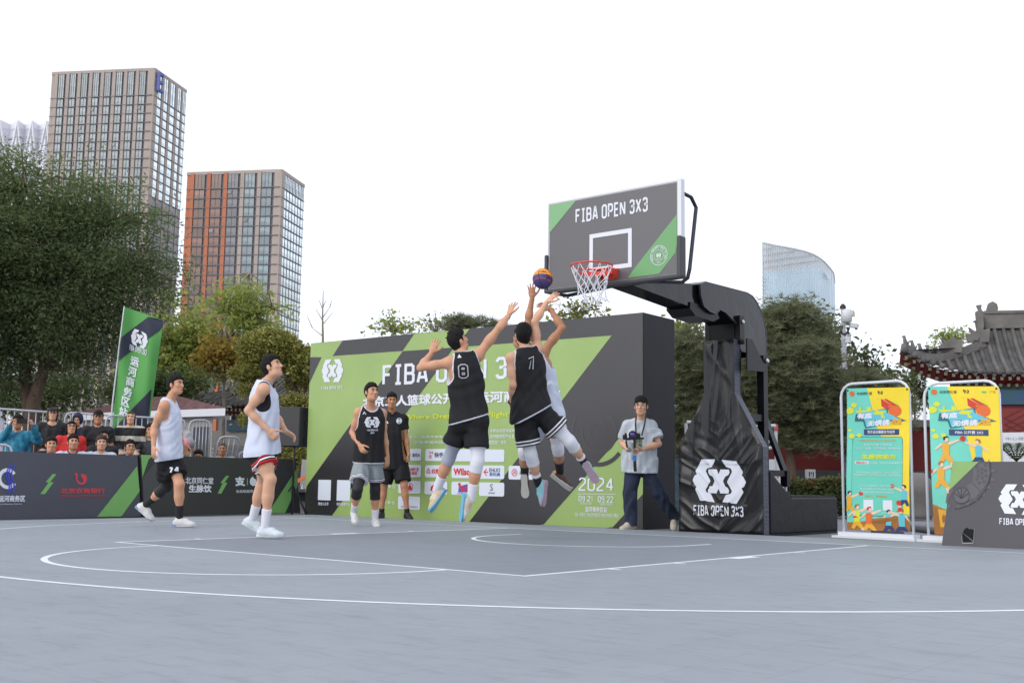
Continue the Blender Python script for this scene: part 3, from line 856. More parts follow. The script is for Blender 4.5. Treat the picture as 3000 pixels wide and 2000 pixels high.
# uprights
for s in (-1, 1):
 m_ = MB(); x = s * .16
 m_.box((x - .035, 1.47, .4), (x + .035, 1.54, 2.40)); part('front_post', m_, M_steel, stand); x = s * .27
 m_ = MB(); m_.box((x - .05, 1.93, .4), (x + .05, 2.05, 2.34)); part('rear_post', m_, M_steel, stand)
 m_ = MB(); m_.bar((x, 1.47, 1.50), (x, 1.96, 1.50), .06, .09, mi=0); part('cross_rail', m_, M_steel, stand)
 m_ = MB(); m_.bar((x, 2.0, 1.56), (x, 2.62, .78), .055, .09)
 part('brace', m_, mat('steel_grey_top', (.05, .055, .06), .3, metal=.6), stand)
 m_ = MB(); m_.bar((x, 1.98, .78), (x, 2.68, .78), .06, .08); m_.box((x - .05, 2.58, .60), (x + .05, 2.68, .82)); part('lower_rail', m_, M_steel, stand)
 m_ = MB(); m_.tube([(x, 2.63, .48), (x, 2.63, .62)], .022, 10); part('piston', m_, M_bolt, stand)
 m_ = MB(); m_.box((x - .045, 2.58, .44), (x + .045, 2.68, .54)); part('piston_foot', m_, M_steel, stand)
 m_ = MB(); m_.prism([(x + s * .04, y, z) for y, z in ((1.46, 2.52), (1.60, 2.52), (1.95, 2.20), (2.0, 2.12), (1.46, 2.10))], (s * .02, 0, 0)); part('gusset', m_, M_steel, stand)
 m_ = MB(); m_.lathe((x + s * .06, 2.0, 2.27), [(.035, 0), (.035, .015), (.02, .03)], 12, (s, 0, 0)); part('bolt', m_, M_bolt, stand)
# curved arm: side cheeks traced in the stand's own side plane
arm = [(0.48, 3.10), (0.60, 3.15), (1.70, 3.165), (1.86, 3.14), (1.99, 3.07), (2.10, 2.97), (2.18, 2.86), (2.23, 2.72), (2.245, 2.56), (2.24, 2.36), (1.42, 2.36), (1.40, 2.72), (1.27, 2.77), (1.12, 2.83), (0.97, 2.85), (0.86, 2.78), (0.72, 2.79), (0.56, 2.84), (0.49, 2.97)]
for s in (-1, 1):
 m_ = MB(); m_.prism([(s * .19, y, z) for y, z in arm], (s * .02, 0, 0))
 part('arm_cheek', m_, mat('steel_gloss', (.006, .0065, .007), .14, spec=.34, bump=.4, bscale=1.3, bdist=.05), stand)
m_ = MB()
for (y0, z0), (y1, z1) in zip(arm[:9], arm[1:10]):
 m_.bar((0, y0, z0), (0, y1, z1), .42, .018, up=(0, 0, 1) if abs(y1 - y0) > .02 else (0, 1, 0))
part('arm_top_plate', m_, mat('steel_top_sheen', (.02, .023, .024), .3, spec=.4), stand)
m_ = MB()
for (y0, z0), (y1, z1) in zip(arm[10:], arm[11:]):
 m_.bar((0, y0, z0), (0, y1, z1), .36, .018, up=(0, 0, 1) if abs(y1 - y0) > .02 else (0, 1, 0))
part('arm_under_plate', m_, M_steel, stand)
m_ = MB()      # welded rims along the cheeks
for s in (-1, 1):
 for i in range(len(arm)):
  a, b = arm[i], arm[(i + 1) % len(arm)]
  if i in (9, 10): continue
  m_.bar((s * .20, a[0], a[1]), (s * .20, b[0], b[1]), .028, .016)
part('arm_rim', m_, mat('steel_rim', (.05, .05, .052), .35, metal=.4), stand)
for s in (-1, 1):
 m_ = MB(); m_.box((s * .225 - .035, 1.40, 2.45), (s * .225 + .035, 1.52, 2.82)); part('hinge_strap', m_, M_steel, stand)
 m_ = MB(); m_.lathe((s * .262, 1.47, 2.74), [(.03, 0), (.03, .012), (.015, .024)], 12, (s, 0, 0)); part('bolt', m_, M_bolt, stand)
m_ = MB(); m_.prism([(-.17, y, z) for y, z in ((.30, 2.86), (.95, 2.84), (1.02, 2.74), (.86, 2.68), (.42, 2.70), (.28, 2.78))], (.34, 0, 0))
part('arm_crank_housing', m_, M_steel, stand)
m_ = MB()      # front beam to the backboard
m_.prism([(-.15, y, z) for y, z in ((-1.16, 2.90), (-1.16, 3.02), (-.3, 3.06), (.55, 3.10), (.60, 2.84), (.40, 2.80))], (.30, 0, 0))
part('front_beam', m_, MATS['steel_gloss'], stand)

# ================================================================ backboard, ring, net
bb = root('backboard', (0, -1.2, 2.9), 'dark grey backboard with green corners and white lettering held over the key by the stand', 'backboard')
m_ = MB(); m_.box((-.9, -1.2, 2.9), (.9, -1.155, 3.95))
part('board_core', m_, mat('board_back', (.5, .5, .52), .5), bb)
QP = Pl((-.9, -1.2, 2.9), (1, 0, 0), (0, 0, 1))
M_bbd = mat('board_print_grey', srgb((100, 98, 99)), .35, noise=.02, nscale=1)
flat(QP, 'face', [[(.012, .012), (1.788, .012), (1.788, 1.038), (.012, 1.038)]], M_bbd, bb, .002)
def qx(x, y): return (1600 + x / 3.919, 500 + y / 3.919)
M_bbg = mat('board_print_green', srgb((126, 176, 122)), .35)
def clipQ(pts):
 out = []
 for p in pts:
  a, b = QP.px(*qx(*p)); out.append((min(max(a, .012), 1.788), min(max(b, .012), 1.038)))
 return out
flat(QP, 'corner_green', [clipQ([(-20, 330), (-20, 712), (0, 722), (346, 278), (360, 200), (-20, 260)])], M_bbg, bb, .005)
flat(QP, 'slash_green', [clipQ([(1560, 435), (1560, 830), (1490, 940), (1300, 1185), (940, 1230), (1010, 1130), (1500, 505)])], mat('board_print_green2', srgb((108, 162, 104)), .35), bb, .005)
a = QP.px(*qx(340, 597)); b = QP.px(*qx(1170, 306))
letter(QP, 'lettering', 'FIBA OPEN 3X3', (a[0], QP.px(*qx(560, 570))[1], b[0], QP.px(*qx(560, 408))[1]), M_white, bb, fnt='caps', w=.155, lift=.006)
r_ = [(.605, .15, 1.195, .20), (.605, .55, 1.195, .60), (.605, .20, .655, .55), (1.145, .20, 1.195, .55)]
flat(QP, 'target_square', [[(x0, y0), (x1, y0), (x1, y1), (x0, y1)] for x0, y0, x1, y1 in r_], M_white, bb, .006)
sc = QP.px(*qx(1298, 973)); sr = (QP.px(*qx(1298, 860))[1] - QP.px(*qx(1298, 1088))[1]) / 2
flat(QP, 'seal_ring', [crescent(QP, sc, sr, sr * .05, 0, 360, 40), crescent(QP, sc, sr * .56, sr * .03, 0, 360, 30)], M_white, bb, .008)
emblem(QP, (sc[0], sc[1]), sr * .42, M_white, bb, .010)
seal = 'WHERE DREAMS TAKE FLIGHT'
vv = []; ff = []
for i, ch in enumerate(seal):
 if ch == ' ': continue
 v, f, W_ = typed(ch, .04); t = math.radians(210 - 240 * i / (len(seal) - 1)); rr = sr * .70
 for p in v:
  lx = (p[0] - W_ / 2) * sr * .15; ly = p[1] * sr * .19 + rr
  vv.append((sc[0] + lx * math.sin(t) + ly * math.cos(t), sc[1] - lx * math.cos(t) + ly * math.sin(t), p[2]))
 ff += [tuple(k + len(vv) - len(v) for k in q) for q in f]
part('seal_lettering', (QP.lay([v[:2] for v in vv], .009) + np.array([v[2] for v in vv])[:, None] * QP.n, ff), M_white, bb)
letter(QP, 'seal_lettering', 'FIBA OPEN', (sc[0] - sr * .28, sc[1] - sr * .42, sc[0] + sr * .28, sc[1] - sr * .30), M_white, bb, lift=.010)
letter(QP, 'seal_lettering', '2023', (sc[0] - sr * .2, sc[1] - sr * .82, sc[0] + sr * .2, sc[1] - sr * .66), M_white, bb, lift=.010)
M_al = mat('board_frame', (.72, .73, .74), .35)
m_ = MB(); m_.box((-.918, -1.205, 3.95), (.945, -1.13, 3.972)); part('top_frame', m_, M_al, bb)
m_ = MB(); m_.box((.90, -1.206, 3.25), (.945, -1.13, 3.95)); part('side_frame', m_, M_al, bb)
m_ = MB(); m_.box((-.918, -1.206, 3.25), (-.902, -1.13, 3.95)); part('side_frame', m_, M_al, bb)
M_padd = mat('board_padding', srgb((66, 66, 70)), .55)
m_ = MB(); m_.box((-.93, -1.235, 2.855), (.95, -1.12, 2.905))
o = part('bottom_padding', m_, M_padd, bb); q = o.modifiers.new('b', 'BEVEL'); q.width = .02; q.segments = 3
for s, x0, x1 in ((-1, -.948, -.902), (1, .898, .95)):
 m_ = MB(); m_.box((x0, -1.235, 2.86), (x1, -1.11, 3.33))
 o = part('corner_padding', m_, M_padd, bb); q = o.modifiers.new('b', 'BEVEL'); q.width = .018; q.segments = 3
 m_ = MB(); m_.tube([(s * .93, -1.13, 3.82), (s * .95, -1.00, 3.80), (s * .955, -.90, 3.70), (s * .95, -1.04, 2.98), (s * .93, -1.05, 2.88), (s * .80, -.95, 2.86), (s * .15, -.72, 2.97)], .022, 10)
 part('rear_brace', m_, mat('brace_navy', (.012, .013, .022), .3, spec=.6), bb)
ring = root('basketball_ring', (0, -1.575, 3.05), 'orange red basketball ring with its bracket, bolted to the backboard', 'basketball hoop')
M_ring = mat('ring_red', srgb((222, 62, 44)), .35, noise=.06, nscale=20)
C0 = np.array([0, -1.575, 3.05])
m_ = MB(); m_.tube([C0 + vec(.233 * math.cos(t), .233 * math.sin(t), -.01) for t in np.linspace(0, 2 * math.pi, 49)[:-1]], .010, 10, closed=True)
part('rim', m_, M_ring, ring, smooth=True)
m_ = MB(); NN = 24
V = []
for z0 in (-.035, -.085):
 for i in range(NN + 1):
  t = math.radians(20 + 140 * i / NN); V.append(C0 + vec(.232 * math.cos(t), .232 * math.sin(t), z0))
m_.add(V, [(i, i + 1, NN + 2 + i, NN + 1 + i) for i in range(NN)]); part('rim_support', m_, M_ring, ring)
m_ = MB(); m_.box((-.11, -1.215, 2.935), (.11, -1.202, 3.055)); m_.box((-.11, -1.34, 3.025), (.11, -1.215, 3.045)); part('mount_plate', m_, M_ring, ring)
for s in (-1, 1):
 m_ = MB(); m_.prism([(s * .105, -1.215, 2.94), (s * .105, -1.215, 3.04), (s * .105, -1.40, 3.03), (s * .105, -1.36, 2.975)], (s * .012, 0, 0)); part('mount_cheek', m_, M_ring, ring)
 for z in (2.96, 3.03):
  m_ = MB(); m_.lathe((s * .07, -1.216, z), [(.012, 0), (.010, .01)], 8, (0, -1, 0)); part('bolt', m_, M_bolt, ring)
# net: twelve loops, cords crossing to knots
net = root('basketball_net', (0, -1.575, 3.03), 'white cord net swinging below the orange ring', 'net')
rows = [(0.0, .228), (-.095, .200), (-.19, .165), (-.265, .145), (-.34, .130), (-.41, .128)]
def npt(k, i, half):
 z, r = rows[k]; t = 2 * math.pi * (i + (.5 if half else 0)) / 12
 sway = (-z) ** 1.5 * .10
 j = .014 * k * math.sin(3.1 * i + k)
 return C0 + vec((r + j) * math.cos(t) + sway * .6, (r + j) * math.sin(t) - sway * .2, z - .02 + .012 * math.sin(i * 2.3 + k))
for i in range(12):
 mb = MB(); k0 = 0
 for side in (1, -1):
  pts = [npt(0, i, False)]; half = False; idx = i
  for k in range(1, 6):
   half = not half
   nidx = idx if (half and side == 1) or (not half and side == -1) else (idx - 1 if half else idx + 1)
   if side == 1: nidx = idx if half else idx + 1
   else: nidx = idx - 1 if half else idx
   a = pts[-1]; b = npt(k, nidx, half)
   if k == 1: pts.append((a + b) / 2 + vec(0, 0, -.015))
   pts.append(b); idx = nidx
  mb.tube(pts, .0045, 5)
 part('cord', mb, mat('net_cord', (.78, .79, .84), .7), net)
# ball
BC = at(1590, 816.5, 12.72)
ball = root('basketball', BC, 'orange and purple basketball in the air above the jumping players hands', 'ball')
m_ = MB(); nu, nv = 48, 32; V = []
R0 = .1165
for j in range(nv + 1):
 ph = math.pi * j / nv
 for i in range(nu): V.append(BC + R0 * vec(math.sin(ph) * math.cos(2 * math.pi * i / nu), math.sin(ph) * math.sin(2 * math.pi * i / nu), math.cos(ph)))
m_.add(V, [(j * nu + i, j * nu + (i + 1) % nu, (j + 1) * nu + (i + 1) % nu, (j + 1) * nu + i) for j in range(nv) for i in range(nu)])
M_ball = mat('ball_orange', srgb((238, 150, 40)), .55, bump=.5, bscale=900, bdist=.001)
nt = M_ball.node_tree; b_ = nt.nodes['Principled BSDF']; tc = nt.nodes.new('ShaderNodeTexCoord'); sx = nt.nodes.new('ShaderNodeSeparateXYZ')
mp = nt.nodes.new('ShaderNodeMapping'); mp.inputs['Rotation'].default_value = (0.35, 0.15, 0.5)
nt.links.new(tc.outputs['Object'], mp.inputs[0]); nt.links.new(mp.outputs[0], sx.inputs[0])
ab = nt.nodes.new('ShaderNodeMath'); ab.operation = 'ABSOLUTE'; wv = nt.nodes.new('ShaderNodeMath'); wv.operation = 'ADD'; wv.inputs[1].default_value = .012
nt.links.new(sx.outputs['Z'], wv.inputs[0])
rp = nt.nodes.new('ShaderNodeValToRGB'); e_ = rp.color_ramp.elements; rp.color_ramp.interpolation = 'CONSTANT'
e_[0].position = 0; e_[0].color = (*srgb((74, 62, 118)), 1); e_[1].position = .30; e_[1].color = (*srgb((176, 74, 70)), 1)
for ps, cc3 in ((.34, (74, 62, 118)), (.52, (40, 34, 50)), (.535, (238, 150, 40))):
 e = e_.new(ps); e.color = (*srgb(cc3), 1)
mr = nt.nodes.new('ShaderNodeMapRange'); mr.inputs['From Min'].default_value = -R0; mr.inputs['From Max'].default_value = R0
nt.links.new(wv.outputs[0], mr.inputs[0]); nt.links.new(mr.outputs[0], rp.inputs[0]); nt.links.new(rp.outputs[0], b_.inputs['Base Color'])
part('ball_skin', m_, M_ball, ball, smooth=True)
for ax in ((1, .3, .2), (-.2, 1, .15)):
 ax = unit(ax); a = unit(np.cross(ax, (0, 0, 1))); b = np.cross(ax, a); m_ = MB()
 m_.tube([BC + (R0 + .0006) * (math.cos(t) * a + math.sin(t) * b) for t in np.linspace(0, 2 * math.pi, 49)[:-1]], .003, 5, closed=True)
 part('seam', m_, mat('ball_seam', (.02, .015, .02), .7), ball)
to = unit(CAM - BC); BPn = Pl(BC + to * (R0 + .001), unit(np.cross((0, 0, 1), to)), (0, 0, 1))
for s_, a0, b0, a1, b1 in (('FIBA', -.03, .062, .045, .085), ('3X3', .030, -.005, .085, .045)):
 v, f, W_ = typed(s_, .03); out = []
 for p in v:
  q = BPn.P(a0 + p[0] / W_ * (a1 - a0), b0 + p[1] / v[:, 1].max() * (b1 - b0)); out.append(BC + unit(q - BC - to * .03) * (R0 + .0015))
 part('ball_lettering', (out, f), MATS['ball_seam'], ball)
# ================================================================ towers
def glass_mat(name, col, rough=.12, var=.35, metal=0.0, dark=(.06, .07, .075)):
 m = bpy.data.materials.new(name); m.use_nodes = True; nt = m.node_tree; b = nt.nodes['Principled BSDF']
 b.inputs['Roughness'].default_value = rough; b.inputs['Specular IOR Level'].default_value = .8; b.inputs['Metallic'].default_value = metal
 oi = nt.nodes.new('ShaderNodeObjectInfo'); r = nt.nodes.new('ShaderNodeValToRGB'); r.color_ramp.elements[0].color = tuple(c * (1 - var) for c in col) + (1,)
 r.color_ramp.elements[1].color = tuple(min(1, c * (1 + var)) for c in col) + (1,)
 nt.links.new(oi.outputs['Random'], r.inputs[0])
 tc = nt.nodes.new('ShaderNodeTexCoord'); n = nt.nodes.new('ShaderNodeTexNoise'); n.inputs['Scale'].default_value = .35; n.inputs['Detail'].default_value = 4
 nt.links.new(tc.outputs['Object'], n.inputs['Vector'])
 mx = nt.nodes.new('ShaderNodeMixRGB'); mx.inputs[2].default_value = tuple(c * .72 for c in col) + (1,)
 rr = nt.nodes.new('ShaderNodeValToRGB'); rr.color_ramp.elements[0].position = .45; rr.color_ramp.elements[1].position = .6
 nt.links.new(n.outputs['Fac'], rr.inputs[0]); nt.links.new(rr.outputs[0], mx.inputs[0]); nt.links.new(r.outputs[0], mx.inputs[1])
 nt.links.new(mx.outputs[0], b.inputs['Base Color'])
 MATS[name] = m
 return m
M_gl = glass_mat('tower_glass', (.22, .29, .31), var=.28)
M_gl2 = glass_mat('tower_glass_bright', (.80, .88, .88), var=.12, metal=.75, rough=.15)  # upper side floors get paler panes: sky reflection put into the colour
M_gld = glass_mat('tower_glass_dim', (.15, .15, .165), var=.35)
M_stone = mat('tower_stone', srgb((172, 158, 148)), .7, noise=.08, nscale=.15)
M_mull = mat('tower_mullion', srgb((98, 94, 98)), .5)
M_stone_lit = mat('tower_stone_orange_lit', srgb((178, 100, 62)), .5, noise=.12, nscale=.1)  # orange light reflected onto the left bays, put into the pier colour
M_brown = mat('tower_brown', srgb((104, 74, 62)), .5, noise=.15, nscale=.2)
M_glass_lit = glass_mat('tower_glass_orange_lit', (.17, .075, .045), var=.6)  # rusty pane colour stands in for the same orange reflection
def window_mesh(name, w, h, gm, split=1, vent=False):
 mb = MB()
 mb.box((-w / 2, -.05, -h / 2), (w / 2, .02, h / 2), 0)
 f = .12 if split else .05
 for x in [-w / 2 + f / 2, w / 2 - f / 2] + [-w / 2 + w * k / (split + 1) for k in range(1, split + 1)]:
  mb.box((x - f / 2, -.14, -h / 2), (x + f / 2, -.05, h / 2), 1)
 mb.box((-w / 2, -.14, -h / 2), (w / 2, -.05, -h / 2 + f), 1)
 if vent:
  mb.box((-w / 2 + .15, -.30, -h * .05), (-w / 2 + w * .42, -.12, h * .35), 2)
 V, F, M = mb.get()
 return mesh(name, V, F, [gm, M_mull, M_gld], M)
def tower(name, A, B, C_, H, label, bays, floors, fh, crown, zlow, sideCols, sideGlass, stoneOf, glassOf, bayspec):
 """A-B the wide face seen on the left, B-C the narrow face on the right; B is the near corner (x, y)"""
 A, B, C_ = (np.array([p[0], p[1], 0.0]) for p in (A, B, C_))
 r = root(name, (B[0], B[1], 0), label, 'tower')
 u1 = unit(A - B); u2 = unit(C_ - B); W1 = np.linalg.norm(A - B); W2 = np.linalg.norm(C_ - B)
 mb = MB(); mb.prism([B, A, A + C_ - B, C_], (0, 0, H - .6)); part('shaft', mb, M_mull, r)
 mb = MB()
 for a, b in ((B, A), (B, C_), (C_, A + C_ - B), (A, A + C_ - B)):
  mb.bar(a + vec(0, 0, H - .5), b + vec(0, 0, H - .5), .9, 1.1)
 part('parapet', mb, M_stone, r)
 n1 = -u2; n2 = -u1                         # outward normals
 # corner piers
 mb = MB(); mb.obox(B + u1 * .9 + u2 * .9 + vec(0, 0, (H - .6) / 2), u1 * 1.35, u2 * 1.35, vec(0, 0, (H - .6) / 2 - .01)); part('corner_pier', mb, M_stone, r)
 mb = MB(); mb.obox(A - u1 * .6 + u2 * .6 + vec(0, 0, (H - .6) / 2), u1 * .75, u2 * .75, vec(0, 0, (H - .6) / 2 - .01)); part('corner_pier', mb, stoneOf(0), r)
 bw = (W1 - 3.6) / bays
 meshes = {}
 low = MB()
 for k in range(bays):
  x0 = W1 - 1.4 - bw * (k + 1) + bw                # distance from B of the bay's left end
  # pier: each bay reads pier | window | dark recess from left to right
  pier, win = bayspec
  p0 = x0 - 0.0; pc = B + u1 * (x0 - bw * pier / 2 )
  if k > 0:
   mb = MB(); mb.obox(pc + n1 * .35 + vec(0, 0, (H - .6) / 2), u1 * bw * pier / 2, n1 * .35, vec(0, 0, (H - .6) / 2 - .02)); part('pier', mb, stoneOf(k), r)
  else:
   mb = MB(); mb.obox(pc + n1 * .35 + vec(0, 0, (H - .6) / 2), u1 * bw * pier / 2, n1 * .34, vec(0, 0, (H - .6) / 2 - .02)); part('pier', mb, stoneOf(k), r)
  wc = B + u1 * (x0 - bw * (pier + win / 2))
  ang = math.atan2(-u1[1], -u1[0])
  key = ('A', glassOf(k).name)
  zc = H - .8 - crown / 2
  mc = window_mesh('window', bw * win, crown, glassOf(k), 2)
  o = part('window', mc, None, r); o.location = tuple(wc + n1 * .22 + vec(0, 0, zc) - np.array(r.location)); o.rotation_euler = (0, 0, ang)
  for f in range(floors):
   z = H - .8 - crown - fh * (f + .5)
   if z < zlow(0): break
   vt = rng.random() < .10
   kk = key + (vt,)
   if kk not in meshes: meshes[kk] = window_mesh('window', bw * win, fh - .28, glassOf(k), 1, vt)
   o = part('window', meshes[kk], None, r); o.location = tuple(wc + n1 * .22 + vec(0, 0, z) - np.array(r.location)); o.rotation_euler = (0, 0, ang)
 for f in range(floors + 1):
  z = H - .8 - crown - fh * f
  if z < zlow(0) - 4: break
  mb = MB(); mb.bar(B + n1 * .72 + vec(0, 0, z), A + n1 * .72 + vec(0, 0, z), .10, .26); mb.bar(B + n2 * .50 + vec(0, 0, z), C_ + n2 * .50 + vec(0, 0, z), .10, .26)
  part('floor_band', mb, M_mull, r, kind=None)
 # narrow face: columns of windows between fins
 ang = math.atan2(u2[1], u2[0]); x = 1.9
 cols = sideCols; tot = sum(c[0] for c in cols); sc_ = (W2 - 2.2) / tot
 for wd, kind in cols:
  w_ = wd * sc_; cpt = B + u2 * (x + w_ / 2); x += w_
  if kind == 's':
   mb = MB(); mb.obox(cpt + n2 * .22 + vec(0, 0, (H - .6) / 2), u2 * w_ / 2, n2 * .22, vec(0, 0, (H - .6) / 2 - .02)); part('fin', mb, M_stone, r); continue
  mc = window_mesh('window', w_ * .94, crown, sideGlass(0), 1); o = part('window', mc, None, r)
  o.location = tuple(cpt + n2 * .20 + vec(0, 0, H - .8 - crown / 2) - np.array(r.location)); o.rotation_euler = (0, 0, ang)
  for f in range(floors):
   z = H - .8 - crown - fh * (f + .5)
   if z < zlow(1): break
   gm = sideGlass(f + 1); kk = ('B', round(w_, 2), gm.name)
   if kk not in meshes: meshes[kk] = window_mesh('window', w_ * .94, fh - .26, gm, 0)
   o = part('window', meshes[kk], None, r); o.location = tuple(cpt + n2 * .20 + vec(0, 0, z) - np.array(r.location)); o.rotation_euler = (0, 0, ang)
 return r, u1, u2, n1, n2
r1, u1, u2, n1, n2 = tower('office_tower', gnd(155, 213, 150), gnd(453, 200.5, 150), gnd(545, 265, 150), 150,
 'tall beige stone and glass tower with a blue letter E by its top corner', 8, 26, 3.42, 9.6, lambda s: 74 if s else 80,
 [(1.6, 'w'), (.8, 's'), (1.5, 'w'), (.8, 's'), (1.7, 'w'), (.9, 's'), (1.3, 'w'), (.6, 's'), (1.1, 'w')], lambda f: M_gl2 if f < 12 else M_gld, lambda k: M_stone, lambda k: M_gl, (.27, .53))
B_ = gnd(453, 200.5, 150); EP = Pl(B_ - u1 * .9 + u2 * .35 + vec(0, 0, -8.4) - 0, u2, (0, 0, 1))
mb = MB()
for a0, b0, a1, b1 in ((0, 0, .9, 7.2), (.9, 6.2, 3.6, 7.2), (.9, 3.1, 3.2, 4.1), (.9, 0, 3.6, 1.0)):
 q = [EP.P(a0, b0), EP.P(a1, b0), EP.P(a1, b1), EP.P(a0, b1)]; mb.prism(q, EP.n * 1.0)
part('letter_sign', mb, mat('sign_blue', srgb((62, 76, 160)), .4), r1)
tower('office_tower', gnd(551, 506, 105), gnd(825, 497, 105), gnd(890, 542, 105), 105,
 'lower square tower with copper orange left bays and blue glass right bays', 5, 26, 3.34, 5.4, lambda s: 34,  # copper orange: reflected light put into the colour of the left bays
 [(1, 'w')] * 7, lambda f: M_gl2 if f < 20 else M_gl, lambda k: M_stone_lit if k < 3 else M_stone, lambda k: M_glass_lit if k < 2 else (M_gld if k == 2 else M_gl), (.22, .62))
# ---- diagrid building at the far left
G = [at(x, y, 520) for x, y in ((-60, 345), (0, 341), (36, 335), (78, 341), (78, 335), (120, 341), (122, 333.5), (158, 339))]
xs = [-70, -8, 35, 78, 121, 165]
dg = root('diagrid_building', (*at(60, 900, 520)[:2], 0), 'pale building wrapped in a white diagonal lattice at the left edge behind the tree', 'building')
M_pale = mat('pale_cladding', srgb((226, 226, 232)), .5, noise=.08, nscale=.06)
M_lat = mat('lattice_white', srgb((240, 238, 240)), .4)
def col(x, y, d): 
 return at(x, y, d)
def wallquad(name, pts, m, par): return part(name, (pts, [(0, 1, 2, 3)]), m, par)
for i in range(len(xs) - 1):
 a0, a1 = xs[i], xs[i + 1]; mid = (a0 + a1) / 2
 P_ = lambda x, z, d: np.array([*at(x, 900, d)[:2], z])
 zt = at(60, 338, 520)[2]
 mb = MB(); mb.add([P_(a0, 0, 520), P_(mid, 0, 516), P_(mid, zt - .0, 516), P_(a0, zt - .9, 520)], [(0, 1, 2, 3)]); mb.add([P_(mid, 0, 516), P_(a1, 0, 520), P_(a1, zt - .9, 520), P_(mid, zt, 516)], [(0, 1, 2, 3)])
 part('folded_facade', mb, M_pale, dg)
 for k, (za, zb) in enumerate(((zt - 1.2, zt - 22), (zt - 22, zt - 62), (zt - 62, zt - 110))):
  for xa, xb in ((mid, a0), (mid, a1)):
   if k % 2: xa, xb = xb, xa
   da, db = (515, 519) if xa == mid else (519, 515)
   mb = MB(); mb.bar(P_(xa, za, da), P_(xb, zb, db), .6, .6); part('lattice_strut', mb, M_lat, dg)
 for z in np.arange(zt - 4, zt - 70, -4.0):
  mb = MB(); mb.bar(P_(a0, z, 519), P_(mid, z, 515.4), .18, .18); mb.bar(P_(mid, z, 515.4), P_(a1, z, 519), .18, .18); part('floor_line', mb, mat('line_grey', srgb((200, 200, 206)), .5), dg)
# ---- curved glass tower at the right
ct = root('curved_tower', (*at(2330, 900, 700)[:2], 0), 'pale blue curved glass tower with a sloping top beyond the pine trees', 'tower')
cols_ = [(2233, 711, 703, 0), (2243, 713, 703, 0), (2270, 719, 706, 1), (2300, 724, 712, 1), (2330, 730, 720, 1), (2355, 735.5, 730, 1), (2380, 744, 742, 1), (2400, 755, 755, 1), (2415, 767, 768, 1), (2430, 783, 782, 1), (2443, 801, 800, 1), (2446, 830, 812, 1)]
band = [(2233, 803), (2243, 800), (2270, 796), (2300, 791), (2330, 787), (2355, 784), (2380, 783), (2400, 784), (2415, 790), (2430, 800), (2443, 812), (2446, 836)]
M_cg = mat('curved_glass', srgb((206, 226, 234)), .35, spec=.7, noise=.08, nscale=.03)
M_cc = mat('crown_glass', srgb((228, 226, 222)), .4, noise=.05, nscale=.05)
M_cl = mat('crown_line', srgb((196, 196, 200)), .5)
V = []; Vc = []
for (x, y, d, _), (bx_, by) in zip(cols_, band):
 t = at(x, y, d); m = at(x, by, d); V += [(m[0], m[1], 0), tuple(m)]; Vc += [tuple(m), tuple(t)]
n_ = len(cols_)
part('glass_wall', (V, [(2 * i, 2 * i + 2, 2 * i + 3, 2 * i + 1) for i in range(n_ - 1)]), M_cg, ct)
part('crown_screen', (Vc, [(2 * i, 2 * i + 2, 2 * i + 3, 2 * i + 1) for i in range(n_ - 1)]), M_cc, ct)
bk_ = at(2240, 900, 790); p0 = V[0]; mb = MB()
mb.add([p0, (bk_[0], bk_[1], 0), (bk_[0], bk_[1], Vc[1][2] - 2), Vc[1]], [(0, 1, 2, 3)]); part('side_wall', mb, M_cc, ct)
def interp(i, f, key):
 a, b = cols_[i], cols_[i + 1]; ba, bb_ = band[i], band[i + 1]
 x = a[0] + f * (b[0] - a[0]); d = a[2] + f * (b[2] - a[2])
 return x, a[1] + f * (b[1] - a[1]), d - 1.0, ba[1] + f * (bb_[1] - ba[1])
mb = MB(); 
for i in range(n_ - 1):
 m = max(1, int((cols_[i + 1][0] - cols_[i][0]) / 5))
 for k in range(m):
  x, yt, d, yb = interp(i, k / m, 0); t = at(x, yt, d); mb.bar((t[0], t[1], 10), (t[0], t[1], t[2]), .22, .22)
part('mullions', mb, mat('mullion_pale', srgb((208, 222, 228)), .4), ct, kind='stuff')
for k in range(1, 5):
 pts = []
 for i in range(n_):
  x, yt, d, _ = cols_[i]; yb = band[i][1]; y = 803 - 18.5 * k + (x - 2233) * -.13
  if y > yt + 2: pts.append(at(x, y, d - 1.2))
 for a, b in zip(pts[:-1], pts[1:]):
  mb = MB(); mb.bar(a, b, .3, .5); part('crown_rail', mb, M_cl, ct)
mb = MB()
for i in range(n_ - 1): mb.bar(at(cols_[i][0], cols_[i][1], cols_[i][2]), at(cols_[i + 1][0], cols_[i + 1][1], cols_[i + 1][2]), .8, .8)
part('crown_edge', mb, M_cl, ct)
mb = MB()
for y in np.arange(812, 1200, 11.5):
 mb.bar(at(2232, y, 701), at(2243, y - 1, 701), .5, 1.1)
part('balcony_bands', mb, M_cl, ct, kind='stuff')
LPn = Pl(at(2418, 815, 764), at(2443, 822, 796) - at(2418, 815, 764), (0, 0, 1))
letter(LPn, 'roof_lettering', 'Moor', (0, 0, 16, 5), mat('sign_white', (.75, .77, .8), .4), ct, lift=.8, bold=.04)
mb = MB(); mb.bar(at(2325, 728, 715), at(2338, 718, 715), .3, .3); part('roof_crane', mb, M_cl, ct)

